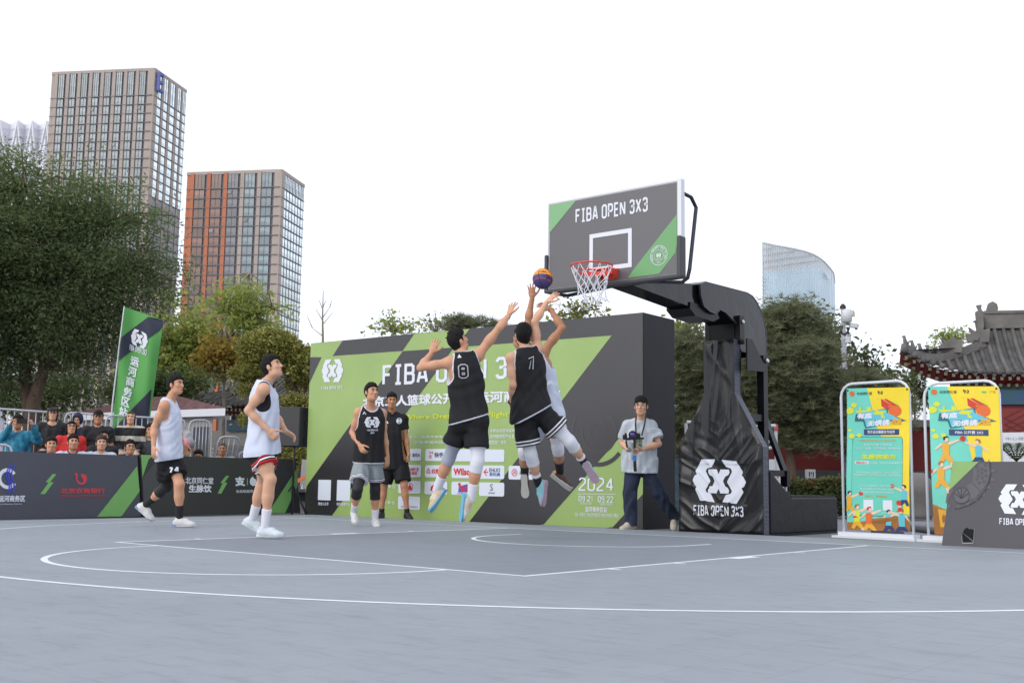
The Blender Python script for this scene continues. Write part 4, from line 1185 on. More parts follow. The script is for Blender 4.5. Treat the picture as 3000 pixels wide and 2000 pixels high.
# ================================================================ temple halls
M_tile = mat('roof_tile', srgb((84, 82, 80)), .8, noise=.3, nscale=3, bump=.4, bscale=14)
M_tile2 = mat('roof_tile_light', srgb((98, 95, 92)), .8, noise=.2, nscale=4, bump=.4, bscale=14)
M_ridge = mat('roof_ridge', srgb((112, 108, 104)), .8, noise=.22, nscale=2.5, bump=.4, bscale=10)
M_redp = mat('red_lacquer', srgb((126, 36, 32)), .5, noise=.10, nscale=2)
M_grn = mat('green_beam', srgb((40, 86, 88)), .55, noise=.3, nscale=6, color2=srgb((50, 70, 118)))
M_crm = mat('rafter_end', srgb((128, 122, 92)), .6)
M_brick = None
def brick_obj_mesh():
 m = MB(); m.box((-.125, -.02, -.028), (.125, .0, .028)); V, F, M = m.get(); return V, F
def temple(nm, O, u, n, label, Lr, zE, zR, D, hip, up, pitch, tr, s1, detail=True, sg=None):
 """hip-and-gable hall: O the eave corner's foot, u along the eave, n towards the viewer"""
 r = root(nm, O, label, 'temple hall')
 O = np.asarray(O, float); b = -n
 def zt(t): return zE + (zR - zE) * (.55 * t + .45 * t ** 2.2)
 def upc(s): return up * math.exp(-(s / (s1 * .45)) ** 1.3)
 def S(s, t, lift=0.0):
  # eave swings out and up towards the corner
  e = upc(s) * (1 - t) ** 2
  return O + u * s + b * (D * t - e * .6) + vec(0, 0, zt(t) + e + lift)
 sg = sg or hip
 def tmax(s): return 1.0 if s >= sg else max(.02, s / sg * .72)
 NS = 40; NT = 10; V = []; F = []
 for i in range(NS + 1):
  s = .05 + (Lr - .05) * (i / NS) ** 1.3
  for j in range(NT + 1): V.append(S(s, tmax(s) * j / NT))
 for i in range(NS):
  for j in range(NT): a = i * (NT + 1) + j; F.append((a, a + NT + 1, a + NT + 2, a + 1))
 part('roof_slope', (V, F), M_tile, r, smooth=True)
 # ribs of round tiles, each rib a part of short overlapping barrels with a disc at the eave
 k = 0; s = .12
 while s < Lr:
  tm = tmax(s); pts = []; rad = []
  nseg = max(2, int(tm * (14 if detail else 6)))
  for j in range(nseg + 1):
   t = tm * j / nseg
   pts.append(S(s, t, tr * .5)); rad.append(tr * (1.0 if j % 2 == 0 else .90))
  mb = MB(); mb.tube(pts, rad, 6); mb.lathe(S(s, 0, tr * .4) - b * .02, [(tr * 1.25, 0), (tr * 1.15, .04)], 8, -b)
  part('tile_rib', mb, M_tile2 if k % 3 else M_tile, r, smooth=True)
  if detail:
   mb = MB(); q = S(s + pitch / 2, 0, -.02); mb.add([q - u * pitch * .38 - b * .015, q + u * pitch * .38 - b * .015, q - b * .03 - vec(0, 0, tr * 1.5)], [(0, 1, 2)]); part('drip_tile', mb, M_tile, r)
  s += pitch; k += 1
 # red and green eaves with rafter ends
 mb = MB(); V = []; F = []
 for i in range(21):
  s = Lr * i / 20; V += [S(s, 0, -.06) + b * .05, S(s, 0, -.34) + b * .55]
 mb.add(V, [(2 * i, 2 * i + 1, 2 * i + 3, 2 * i + 2) for i in range(20)]); part('eave_soffit', mb, M_redp, r)
 mb = MB(); s = .15
 rows_ = []
 while s < Lr:
  q = S(s, 0, -.14) + b * .16
  m2 = MB(); m2.obox(q, u * pitch * .16, b * .10, vec(0, 0, .045), 0); m2.obox(q - b * .105, u * pitch * .16, b * .006, vec(0, 0, .045), 1)
  q2 = S(s, 0, -.30) + b * .40; m2.obox(q2, u * pitch * .15, b * .12, vec(0, 0, .04), 1)
  part('rafter', m2, [M_grn, M_crm], r); s += pitch * .85
 mb = MB(); mb.box((0, 0, 0), (0, 0, 0))
 # beam, wall, columns, doors under the eave
 w0 = hip * .55; wb = D * .22
 base = O + b * wb
 def bx3(name, s0, s1_, z0, z1, y0, y1, m):
  q = MB(); q.obox(base + u * (s0 + s1_) / 2 + b * (y0 + y1) / 2 + vec(0, 0, (z0 + z1) / 2), u * (s1_ - s0) / 2, b * (y1 - y0) / 2, vec(0, 0, (z1 - z0) / 2)); return part(name, q, m, r)
 bx3('painted_beam', w0, Lr, zE - .80, zE - .42, -.10, .2, M_grn); bx3('bracket_band', w0 + .1, Lr, zE - .42, zE + .1, 0, .3, mat('bracket_dark', srgb((46, 52, 54)), .7, noise=.5, nscale=8, color2=srgb((70, 96, 84))))
 # main ridge, gable ridge, hip ridge and ornaments
 q = MB(); a = S(sg + .1, 1, .0); c_ = S(Lr, 1, .0)
 for h0, h1, w_ in ((0, .10, .24), (.10, .42, .14), (.42, .50, .22)):
  q.bar(a + vec(0, 0, (h0 + h1) / 2), c_ + vec(0, 0, (h0 + h1) / 2), w_, h1 - h0)
 part('main_ridge', q, M_ridge, r)
 q = MB(); pts = [S(sg, 1, .30), S(sg - .03, .86, .18), S(sg - .08, .74, .14), S(sg - .2, .66, .12)]
 for p_, q_ in zip(pts[:-1], pts[1:]): q.bar(p_, q_, .16, .34)
 part('gable_ridge', q, M_tile2, r)
 q = MB(); pts = [S(sg * f, .72 * f, .10) for f in np.linspace(1, .03, 9)]
 for p_, q_ in zip(pts[:-1], pts[1:]): q.bar(p_, q_, .16, .22)
 part('hip_ridge', q, M_ridge, r)
 # left slopes closing the roof
 q = MB(); a0 = S(.05, 0); a1 = S(sg, .72); a2 = S(sg, 1.0); bk = O + u * 1.0 + b * (2 * D) + vec(0, 0, zE + up); bm = O + u * sg + b * D * 1.28 + vec(0, 0, zt(.72))
 q.add([a0, a1, bm, bk], [(0, 1, 2, 3)]); q.add([a1, a2, bm], [(0, 1, 2)]); part('end_slope', q, M_tile, r)
 return r, S, base, bx3
PHI = math.radians(20)
Rh = unit(np.array([CR[0], CR[1], 0])); Fh = unit(np.array([CF[0], CF[1], 0]))
def frame(phi): return Rh * math.cos(phi) - Fh * math.sin(phi), -Rh * math.sin(phi) - Fh * math.cos(phi)
tu, tn = frame(math.radians(14))
Oc = at(2640, 1200, 30.0); Oc[2] = 0
rt, St, tb, tbx = temple('temple_hall', Oc, tu, tn, 'grey tiled temple hall with red doors behind the right hand posters', 6.6, 3.62, 5.05, 1.9, 2.25, .62, .235, .068, 1.9, sg=2.35)
tbx('red_wall', 1.6, 6.6, .5, 2.9, .05, .3, M_redp); tbx('stone_base', 1.2, 6.6, 0, .5, -.3, .4, M_ridge)
for i, s in enumerate((2.55, 3.35, 4.15, 4.95, 5.75)):
 tbx('door_leaf', s, s + .72, .55, 2.72, -.02, .05, M_redp)
 q = MB()
 dO = tb + tu * s; 
 for k in range(7):
  for sgn in (-1, 1):
   z0 = 1.45 + k * .17; 
   q.bar(dO + tu * .08 - (-tn) * .035 + vec(0, 0, z0), dO + tu * .64 - (-tn) * .035 + vec(0, 0, z0 + sgn * .30), .02, .02)
 part('door_lattice', q, mat('lattice_red', srgb((104, 32, 30)), .5), rt)
for s in (1.7, 6.4):
 q = MB(); q.tube([tb + tu * s + vec(0, 0, 0), tb + tu * s + vec(0, 0, 2.9)], .16, 12); part('column', q, M_redp, rt)
# ornament at the ridge end, and the small beasts on the hip
q = MB(); e0 = St(2.35, 1, .2)
def ornament(par, e0, u, sc, m):
 P3 = lambda a, z: e0 + u * a * sc + vec(0, 0, z * sc)
 out = [(-.12, -.3), (-.16, .0), (-.26, .02), (-.12, .08), (-.14, .40), (-.02, .46), (-.10, .66), (.10, .68), (.08, .50), (.16, .38), (.26, .44), (.34, .72), (.50, .80), (.66, .70), (.70, .50), (.62, .34), (.72, .22), (.86, .12), (.80, .0), (.30, -.05), (.2, -.3)]
 mb = MB(); d = np.cross(u, (0, 0, 1)); mb.prism([P3(a, z) + d * .10 * sc for a, z in out], -d * .20 * sc)
 o = part('ridge_dragon', mb, m, par); bv = o.modifiers.new('b', 'BEVEL'); bv.width = .03 * sc; bv.segments = 2
ornament(rt, e0 - tu * .02, tu, .72, M_ridge)
for i, f in enumerate((.06, .15, .24, .33, .44)):
 p_ = St(2.35 * f, .72 * f, .20); q = MB(); h = .26 if i < 4 else .20
 q.tube([p_, p_ + vec(0, 0, h * .3), p_ + vec(0, 0, h * .62) - tu * .02, p_ + vec(0, 0, h) - tu * .03], [.075, .06, .045, .03], 7)
 q.tube([p_ + vec(0, 0, h * .85) - tu * .01, p_ + vec(0, 0, h * .9) - tu * .09], [.035, .02], 6)
 q.tube([p_ + vec(0, 0, .03) + tu * .05, p_ + vec(0, 0, h * .45) + tu * .10], [.03, .012], 5)
 part('roof_beast', q, M_ridge, rt, smooth=True)
for f in (.62, .95):
 p_ = St(2.35 * f, .72 * f, .16); q = MB(); d = np.cross(tu, (0, 0, 1))
 q.prism([p_ + d * .09 + tu * a + vec(0, 0, z) for a, z in ((-.30, 0), (-.36, .20), (-.22, .26), (-.28, .42), (-.12, .30), (.02, .48), (.10, .34), (.26, .38), (.22, .0))], -d * .18); part('ridge_beast', q, M_ridge, rt)
# left hall, further off
lu, ln = frame(math.radians(30))
Ol = at(560, 1200, 38.5); Ol[2] = 0
rl, Sl, lb, lbx = temple('temple_hall', Ol, lu, ln, 'distant grey tiled hall with a brick wall and red door, between the two white-vested players', 8.2, 2.98, 4.72, 2.9, 2.1, .35, .22, .055, 1.9, detail=False, sg=2.25)
lbx('red_door', 3.0, 4.0, 0, 2.2, -.04, .2, M_redp); lbx('red_wall', 4.0, 8.0, 0, 2.2, 0, .2, M_redp)
lbx('plaster_band', .4, 3.0, 1.70, 2.2, 0, .2, mat('plaster_band', srgb((150, 146, 140)), .8, noise=.1, nscale=3))
lbx('brick_backing', .4, 3.0, 0, 1.70, .03, .2, mat('mortar', srgb((186, 184, 180)), .9))
Vb, Fb = brick_obj_mesh(); M_bk = mat('grey_brick', srgb((128, 130, 130)), .85, noise=.18, nscale=9)
bmesh_ = mesh('brick', Vb, Fb, M_bk); nb = 0; bal = MB(); ang = math.atan2(lu[1], lu[0])
for rw in range(24):
 for cl in range(10):
  s = .54 + cl * .262 + (.131 if rw % 2 else 0); z = 1.66 - rw * .068
  if s > 2.9: continue
  o = part('brick', bmesh_, None, rl); o.location = tuple(lb + lu * s + vec(0, 0, z) - lb[2] * 0 - np.array(rl.location)); o.rotation_euler = (0, 0, ang); nb += 1
ornament(rl, Sl(2.25 * .42, .30, .12), lu, .5, M_ridge)

# ================================================================ kiosk with the white fascia
kk = root('kiosk', (*at(440, 1400, 29)[:2], 0), 'low kiosk with a dark red roof and a white fascia behind the barriers', 'kiosk')
kl = at(212, 1206, 30.5); kr = at(660, 1206, 27.0); kz = kr[2]; kl[2] = kz
ku = unit(kr - kl); kb = unit((kr - CAM) * [1, 1, 0]); Wk = np.linalg.norm(kr - kl)
q = MB(); q.obox((kl + kr) / 2 + kb * .75, ku * Wk / 2, kb * .75, vec(0, 0, .09)); part('fascia', q, mat('fascia_white', (.62, .63, .66), .5), kk)
q = MB(); z1 = kz + .09; A = [kl + vec(0, 0, .09), kr + vec(0, 0, .09), kr + kb * 1.5 + vec(0, 0, .09), kl + kb * 1.5 + vec(0, 0, .09)]
r0_ = kl + ku * Wk * .45 + kb * .8 + vec(0, 0, .50); r1_ = kl + ku * Wk * .70 + kb * .8 + vec(0, 0, .50)
q.add(A + [r0_, r1_], [(0, 1, 5, 4), (1, 2, 5), (2, 3, 4, 5), (3, 0, 4)]); part('roof', q, mat('shingle_red', srgb((96, 66, 66)), .8, noise=.3, nscale=5, bump=.4, bscale=12), kk)
q = MB(); q.obox((kl + kr) / 2 + kb * .9 + vec(0, 0, -kz / 2 - .06), ku * (Wk / 2 - .45), kb * .5, vec(0, 0, kz / 2 - .04)); part('wall', q, mat('kiosk_wall', srgb((150, 146, 140)), .8, noise=.06, nscale=2), kk)
for f, w_ in ((.30, .35), (.64, .45), (.86, .3)):
 q = MB(); q.obox(kl + ku * Wk * f + kb * .39 + vec(0, 0, -kz + .95), ku * w_, kb * .02, vec(0, 0, .9)); part('door_opening', q, mat('opening_dark', (.02, .025, .03), .3), kk)

# ================================================================ red wall, hedge ground, lamps on the right
wl = at(2040, 1495, 29); wl[2] = 0; wr = at(2790, 1500, 26.5); wr[2] = 0; wu = unit(wr - wl); wb_ = np.cross((0, 0, 1), wu); Lw = np.linalg.norm(wr - wl)
rw_ = root('red_wall', wl, 'long dark red wall with a grey stone base behind the pines on the right', 'wall')
def wbox(name, z0, z1, y0, y1, m, a=0, b=None):
 q = MB(); b = Lw if b is None else b; q.obox(wl + wu * (a + b) / 2 + wb_ * (y0 + y1) / 2 + vec(0, 0, (z0 + z1) / 2), wu * (b - a) / 2, wb_ * (y1 - y0) / 2, vec(0, 0, (z1 - z0) / 2)); return part(name, q, m, rw_)
wbox('painted_wall', 1.0, 2.05, 0, .35, mat('wall_red', srgb((112, 34, 30)), .8, noise=.12, nscale=1.2)); wbox('stone_base', 0, 1.0, -.05, .4, mat('stone_dark', srgb((78, 78, 80)), .85, noise=.2, nscale=3))
wbox('tile_coping', 2.05, 2.22, -.12, .47, M_ridge)
sd_ = root('notice_board', at(2970, 1400, 20), 'white notice board with faint text at the right edge behind the palm', 'notice board'); sd_.location = (*at(2970, 1400, 20)[:2], 0)
n0 = at(2936, 1362, 20); n1_ = at(3080, 1362, 19.5); n1_[2] = n0[2]; NP = Pl(n0, n1_ - n0, (0, 0, 1)); 
q = MB(); q.prism([NP.P(0, 0), NP.P(.95, 0), NP.P(.95, .58), NP.P(0, .58)], -NP.n * .05); part('panel', q, mat('notice_white', (.62, .64, .67), .5), sd_)
letter(NP, 'lettering', '中心城区通州区', (.08, .44, .8, .50), mat('ink_grey', (.25, .25, .28), .6), sd_, lift=.004, bold=.0)
for a in (.08, .87):
 q = MB(); p_ = NP.P(a, 0, -.03); q.box((p_[0] - .02, p_[1] - .02, -.03), (p_[0] + .02, p_[1] + .02, p_[2])); part('post', q, M_al, sd_)
# camera pole
cp = at(2474, 1100, 27); cpb = np.array([cp[0], cp[1], -.03]); topz = at(2468, 897, 27)[2]
pr_ = root('camera_pole', cpb, 'pale grey mast with white security cameras and a speaker standing above the pine trees', 'camera mast')
q = MB(); q.tube([cpb, cpb + vec(0, 0, topz + .03)], [.075, .055], 12); part('pole', q, mat('mast_grey', (.42, .43, .46), .5), pr_, smooth=True)
M_cw = mat('camera_white', (.62, .63, .64), .4); M_cb = mat('camera_black', (.02, .02, .025), .4)
def cpx(x, y): return at(x, y, 26.9)
for (x0, y0, x1, y1) in ((2480, 912, 2498, 916), (2490, 952, 2511, 955)):
 a = cpx(x0, y0); b = cpx(x1, y1); q = MB(); q.bar(a, b, .10, .10); q.bar(b + (b - a) * .01, b + (b - a) * .12, .085, .085, mi=1); part('camera', q, [M_cw, M_cb], pr_)
q = MB(); q.lathe(cpx(2481, 946), [(.05, 0), (.12, .03), (.13, .22), (.10, .30), (.04, .34)], 14, (0, 0, 1)); part('dome_housing', q, M_cw, pr_, smooth=True)
q = MB(); q.tube([cpx(2468, 955), cpx(2464, 965), cpx(2466, 976), cpx(2474, 980), cpx(2484, 972), cpx(2486, 958)], .03, 8); part('cable', q, M_cb, pr_)
q = MB(); q.bar(cpx(2466, 914), cpx(2500, 920), .035, .035); q.bar(cpx(2468, 990), cpx(2484, 988), .03, .03); q.box(*(lambda c: ((c[0] - .05, c[1] - .05, c[2] - .1), (c[0] + .05, c[1] + .05, c[2] + .1)))(cpx(2485, 992))); part('bracket', q, M_cw, pr_)
q = MB(); q.lathe(cpx(2497, 927), [(.06, 0), (.06, .10)], 10, (0, 0, 1)); part('strobe', q, mat('strobe_yellow', srgb((190, 190, 120)), .4), pr_)
q = MB(); q.lathe(cpb + vec(0, 0, topz), [(.07, 0), (.075, .06), (.03, .12)], 12); part('cap', q, M_cb, pr_)
# scaffold and white panel behind the stand
sf = root('scaffold', at(2250, 1480, 19.5) * np.array([1, 1, 0]), 'white tube scaffold with red joints standing behind the black hoop stand', 'scaffold')
M_st = mat('scaffold_white', (.55, .56, .58), .4); M_sr = mat('scaffold_red', srgb((180, 70, 70)), .5)
S3 = lambda x, y, d=19.5: at(x, y, d)
for a, b in (((2273, 1245), (2276, 1500)), ((2010, 1240), (2014, 1500)), ((2205, 1250), (2273, 1246)), ((2012, 1236), (2080, 1240)), ((2244, 1312), (2272, 1311)), ((2244, 1302), (2258, 1284))):
 q = MB(); e = S3(*b)
 if b[1] == 1500: e[2] = -.03
 q.tube([S3(*a), e], .028, 8); part('tube', q, M_st, sf)
for x, y in ((2274, 1252), (2276, 1390)):
 c_ = S3(x, y); q = MB(); q.tube([c_ - vec(0, 0, .06), c_ + vec(0, 0, .06)], .033, 8); part('joint', q, M_sr, sf)
q = MB(); c0 = at(2240, 1345, 22); c1 = at(2295, 1345, 22); q.prism([np.array([c0[0], c0[1], -.02]), np.array([c1[0], c1[1], -.02]), c1, c0], Fh * .1)
solo('utility_panel', q, mat('panel_white', (.52, .53, .55), .6, noise=.05, nscale=3), (c0[0], c0[1], 0), 'white utility panel low behind the hoop stand brace', 'panel')
q = MB(); c = at(2374, 1400, 25.5)
lamp_ = root('bollard_lamp', (c[0], c[1], 0), 'small white slotted garden lamp above the hedge in front of the red wall', 'garden lamp')
q = MB(); zc = at(2374, 1386, 25.5)[2]; 
q.box((c[0] - .08, c[1] - .08, 0), (c[0] + .08, c[1] + .08, zc - .02)); part('post', q, M_cw, lamp_)
q = MB(); q.obox((c[0], c[1], zc + .0), Rh * .095, Fh * .095, vec(0, 0, .09)); part('head', q, mat('lamp_white', (.7, .7, .72), .5), lamp_)
for a in (-.045, 0, .045):
 q = MB(); q.obox(np.array([c[0], c[1], zc - .02]) + Rh * a - Fh * .096, Rh * .012, Fh * .004, vec(0, 0, .055)); part('slot', q, M_cb, lamp_)
# wrapped equipment between backdrop and stand
q = MB(); z_ = []
for i, (y, w_) in enumerate(((1343, 20), (1370, 22), (1395, 18), (1398, 26), (1430, 24), (1465, 28), (1500, 26), (1540, 30))):
 c_ = at(1982, y, 18.0); q.V.append(np.array([c_ + Rh * (w_ / 180 * math.cos(t)) + Fh * (.28 * math.sin(t)) for t in np.linspace(0, 2 * math.pi, 13)[:-1]])); q.n += 12
q.F = [(r * 12 + k, r * 12 + (k + 1) % 12, (r + 1) * 12 + (k + 1) % 12, (r + 1) * 12 + k) for r in range(7) for k in range(12)] + [tuple(range(12))]; q.M = [0] * len(q.F)
solo('covered_equipment', q, mat('tarp_pale', srgb((150, 176, 186)), .5, bump=.6, bscale=7, bdist=.05), at(1982, 1545, 18) * np.array([1, 1, 0]), 'pale blue plastic covered bundle wedged between backdrop and hoop stand', 'covered bundle')
# grey pillow stone / drum shapes on the plaza behind the posters
q = MB(); c_ = at(2692, 1440, 22); q.lathe(np.array([c_[0], c_[1], 0]), [(.22, 0), (.26, .1), (.25, .45), (.28, .5), (.24, .75), (.10, .9)], 16)
solo('stone_drum', q, M_ridge, (c_[0], c_[1], 0), 'carved round grey stone between the two posters in front of the red wall', 'stone', smooth=True)
c0 = at(2600, 1548, 14.6); c1 = at(2760, 1556, 14.2)
for a, b, lab in ((gnd(2560, 1560), gnd(2640, 1566), 'dark rubber cable ramp behind the foot of the left poster'), (gnd(2636, 1545), gnd(2760, 1560), 'grey floor tube lying behind the feet of the two posters')):
 q = MB(); q.tube([a + vec(0, 0, .02), b + vec(0, 0, .02)], .05, 10); solo('cable_ramp', q, mat('ramp_grey', (.10, .10, .11), .6), a, lab, 'cable ramp')
# ================================================================ bodies grown as one smooth surface
class Field:
 """a signed distance field sampled on a grid; primitives melt into each other"""
 def __init__(s, lo, hi, h):
  s.h = h; s.lo = np.asarray(lo, float) - 2 * h
  s.n = np.ceil((np.asarray(hi, float) + 2 * h - s.lo) / h).astype(int) + 1
  s.g = np.full(s.n, 0.25, np.float32); s.a = {}
 def box(s, lo, hi, m):
  i0 = np.clip(np.floor((np.asarray(lo) - m - s.lo) / s.h).astype(int), 0, s.n); i1 = np.clip(np.ceil((np.asarray(hi) + m - s.lo) / s.h).astype(int) + 1, 0, s.n)
  if (i1 <= i0).any(): return None, None
  ax = [s.lo[k] + s.h * np.arange(i0[k], i1[k]) for k in range(3)]
  P = np.stack(np.meshgrid(*ax, indexing='ij'), -1)
  return tuple(slice(i0[k], i1[k]) for k in range(3)), P
 def add(s, prim, k=0.03):
  lo, hi, fn = prim
  sl, P = s.box(lo, hi, max(k, s.h * 2) + s.h)
  if sl is None: return s
  d = fn(P); g = s.g[sl]
  if k > 0:
   hh = np.maximum(k - np.abs(g - d), 0) / k
   s.g[sl] = np.minimum(g, d) - hh * hh * k * .25
  else: s.g[sl] = np.minimum(g, d)
  return s
 def grid(s):
  ax = [s.lo[k] + s.h * np.arange(s.n[k]) for k in range(3)]
  return np.stack(np.meshgrid(*ax, indexing='ij'), -1)
 def mesh(s):
  """surface nets"""
  g = s.g; ins = g < 0
  c = np.zeros(tuple(s.n - 1), np.int8)
  cor = [(i, j, k) for i in (0, 1) for j in (0, 1) for k in (0, 1)]
  sl = lambda o: tuple(slice(o[a], g.shape[a] - 1 + o[a]) for a in range(3))
  for o in cor: c += ins[sl(o)]
  act = (c > 0) & (c < 8); idx = np.argwhere(act)
  if len(idx) == 0: return np.zeros((0, 3)), np.zeros((0, 4), int)
  acc = np.zeros((len(idx), 3)); cnt = np.zeros(len(idx))
  for a in range(3):
   for b in range(4):
    o = [0, 0, 0]; oth = [x for x in range(3) if x != a]; o[oth[0]] = b & 1; o[oth[1]] = b >> 1
    p = idx + o; q = p.copy(); q[:, a] += 1
    g0 = g[p[:, 0], p[:, 1], p[:, 2]]; g1 = g[q[:, 0], q[:, 1], q[:, 2]]
    m = (g0 < 0) != (g1 < 0); t = np.where(m, g0 / np.where(m, g0 - g1, 1), 0)
    pt = np.array(o, float)[None] + 0; pt = np.repeat(pt, len(idx), 0); pt[:, a] = t
    acc[m] += pt[m]; cnt += m
  V = s.lo + (idx + acc / cnt[:, None]) * s.h
  num = -np.ones(act.shape, np.int64); num[act] = np.arange(len(idx)); F = []
  for a in range(3):
   b, c_ = (a + 1) % 3, (a + 2) % 3
   A = [slice(1, -1)] * 3; A[a] = slice(0, -1)
   B = list(A); B[a] = slice(1, None)
   m = ins[tuple(A)] != ins[tuple(B)]
   e = np.argwhere(m); flip = ins[tuple(A)][m]
   for ax_ in range(3):
    if ax_ != a: e[:, ax_] += 1
   def at_(db, dc):
    q = e.copy(); q[:, b] -= db; q[:, c_] -= dc; return num[q[:, 0], q[:, 1], q[:, 2]]
   f = np.stack([at_(1, 1), at_(0, 1), at_(0, 0), at_(1, 0)], 1)
   f[~flip] = f[~flip][:, ::-1]
   F.append(f)
  return V, np.vstack(F)
def cone(a, b, ra, rb):
 a = np.asarray(a, float); b = np.asarray(b, float); r = max(ra, rb); d = b - a; L2 = max(1e-9, d @ d)
 def fn(P):
  q = P - a; t = np.clip(q @ d / L2, 0, 1)
  return np.linalg.norm(q - t[..., None] * d, axis=-1) - (ra + (rb - ra) * t)
 return np.minimum(a, b) - r, np.maximum(a, b) + r, fn
def ell(c, A, r):
 c = np.asarray(c, float); A = np.asarray(A, float); r = np.asarray(r, float); R = r.max()
 def fn(P):
  q = (P - c) @ A.T; k0 = np.linalg.norm(q / r, axis=-1); k1 = np.linalg.norm(q / (r * r), axis=-1)
  return k0 * (k0 - 1) / np.maximum(k1, 1e-6)
 return c - R, c + R, fn
def loft(a, b, s0, s1, tab, fwd, p=2.3, ext=0.04):
 """elliptic section swept from a to b; tab rows (t, halfwidth, halfdepth, forward shift); side vector turns from s0 to s1"""
 a = np.asarray(a, float); b = np.asarray(b, float); d = b - a; L = np.linalg.norm(d); ax = d / L
 T = np.array(tab); R = T[:, 1:3].max() + abs(T[:, 3]).max(); t0, t1 = T[0, 0], T[-1, 0]
 s0 = unit(s0 - ax * (s0 @ ax)); s1 = unit(s1 - ax * (s1 @ ax))
 fs = np.sign(np.cross(s0, ax) @ fwd) or 1.0
 A0 = a + d * t0; A1 = a + d * t1
 def fn(P):
  q = P - a; tt = q @ ax / L; t = np.clip(tt, t0, t1)
  u = np.clip(t, 0, 1)[..., None]
  sd = s0 * (1 - u) + s1 * u; sd = sd / np.linalg.norm(sd, axis=-1, keepdims=True)
  fw = np.cross(sd, ax) * fs
  w = np.interp(t, T[:, 0], T[:, 1]); dp = np.interp(t, T[:, 0], T[:, 2]); of = np.interp(t, T[:, 0], T[:, 3])
  x = np.abs((q * sd).sum(-1)); y = np.abs((q * fw).sum(-1) - of)
  k = ((x / w) ** p + (y / dp) ** p) ** (1 / p)
  rr = np.sqrt(x * x + y * y)
  d2 = np.where(k > 1e-5, rr * (1 - 1 / np.maximum(k, 1e-5)), -np.minimum(w, dp))
  dz = np.abs(tt - t) * L
  return np.where(dz > 0, np.sqrt(np.maximum(d2, 0) ** 2 + dz * dz) + np.minimum(d2, 0) * 0 - 0.0, d2)
 return np.minimum(A0, A1) - R, np.maximum(A0, A1) + R, fn
def at_dist(fld, V, vals):
 """reads a sampled array at vertices (nearest)"""
 i = np.clip(np.round((V - fld.lo) / fld.h).astype(int), 0, fld.n - 1)
 return vals[i[:, 0], i[:, 1], i[:, 2]]
def wob(P, ax, amp, seed=0, fr=(16, 44)):
 """soft folds running along an axis"""
 r = np.random.default_rng(seed); o = np.zeros(P.shape[:-1])
 for i in range(4):
  k = r.normal(size=3); k -= ax * (k @ ax) * .72; k = unit(k) * r.uniform(*fr) * 1.6
  o += np.sin(P @ k + r.uniform(0, 6) + 1.3 * np.sin(P @ (k * .37) + r.uniform(0, 6)))
 return amp * o / 3

SKIN_T = {}
def skin_mat(tone):
 key = 'skin_%d' % tone
 c = [srgb((204, 152, 120)), srgb((184, 132, 100)), srgb((214, 166, 136)), srgb((162, 114, 88))][tone]
 return mat(key, c, .48, spec=.35, noise=.07, nscale=14, sub=.12, bump=.1, bscale=90, bdist=.002)
M_hair = mat('hair_black', (.012, .010, .010), .75, spec=.2, bump=.9, bscale=160, bdist=.006, stretch=(1, 1, .35))
M_hairb = mat('hair_brown', (.035, .018, .012), .5, spec=.4, bump=.9, bscale=150, bdist=.006, stretch=(1, 1, .35))
M_hairg = mat('hair_shaved', (.05, .045, .045), .8, noise=.2, nscale=120)
M_eyew = mat('eye_white', (.6, .58, .56), .3); M_eye = mat('eye_dark', (.012, .008, .006), .25)
M_lip = mat('lips', srgb((168, 98, 88)), .5); M_mouth = mat('mouth_dark', (.05, .015, .012), .6)
M_wire = mat('glasses_wire', (.05, .05, .055), .3, metal=.5)

def hand_prims(W, d, n, th, curl, spread=.10, sc=1.0, fing=None):
 """palm, four bent fingers and a thumb; d along the hand, n the palm side, th the thumb side"""
 d = unit(d); n = unit(n - d * (n @ d)); th = np.sign(np.cross(d, n) @ th or 1) * np.cross(d, n); th = unit(th)
 out = []; s = sc
 out.append((cone(W - d * .03, W + d * .02 * s, .026 * s, .025 * s), .02))
 out.append((ell(W + d * .05 * s, [th, d, n], np.array([.042, .056, .017]) * s), .02))
 for i, (off, L, r) in enumerate(((.031, .074, .0092), (.010, .082, .0095), (-.011, .076, .0092), (-.031, .060, .0082))):
  c = curl if fing is None else fing[i]
  dr = unit(d + th * spread * (off / .02)); p = W + d * .082 * s + th * off * s; a = 0.0
  for j, f in enumerate((.42, .32, .26)):
   a += c * (.8, 1.1, .8)[j]
   v = unit(dr * math.cos(a) + n * math.sin(a)); q = p + v * L * f * s
   out.append((cone(p, q, r * s * (1 - .08 * j), r * s * (1 - .08 * (j + 1))), .004 if j else .012)); p = q
 p = W + d * .018 * s + th * .024 * s; tv = unit(d * .75 + th * .85 + n * .25)
 for j, L in enumerate((.045, .034, .028)):
  q = p + tv * L * s; out.append((cone(p, q, (.0145 - .0022 * j) * s, (.0130 - .0025 * j) * s), .012 if j == 0 else .005)); p = q
  tv = unit(tv + d * .35 + n * curl * .3)
 return out

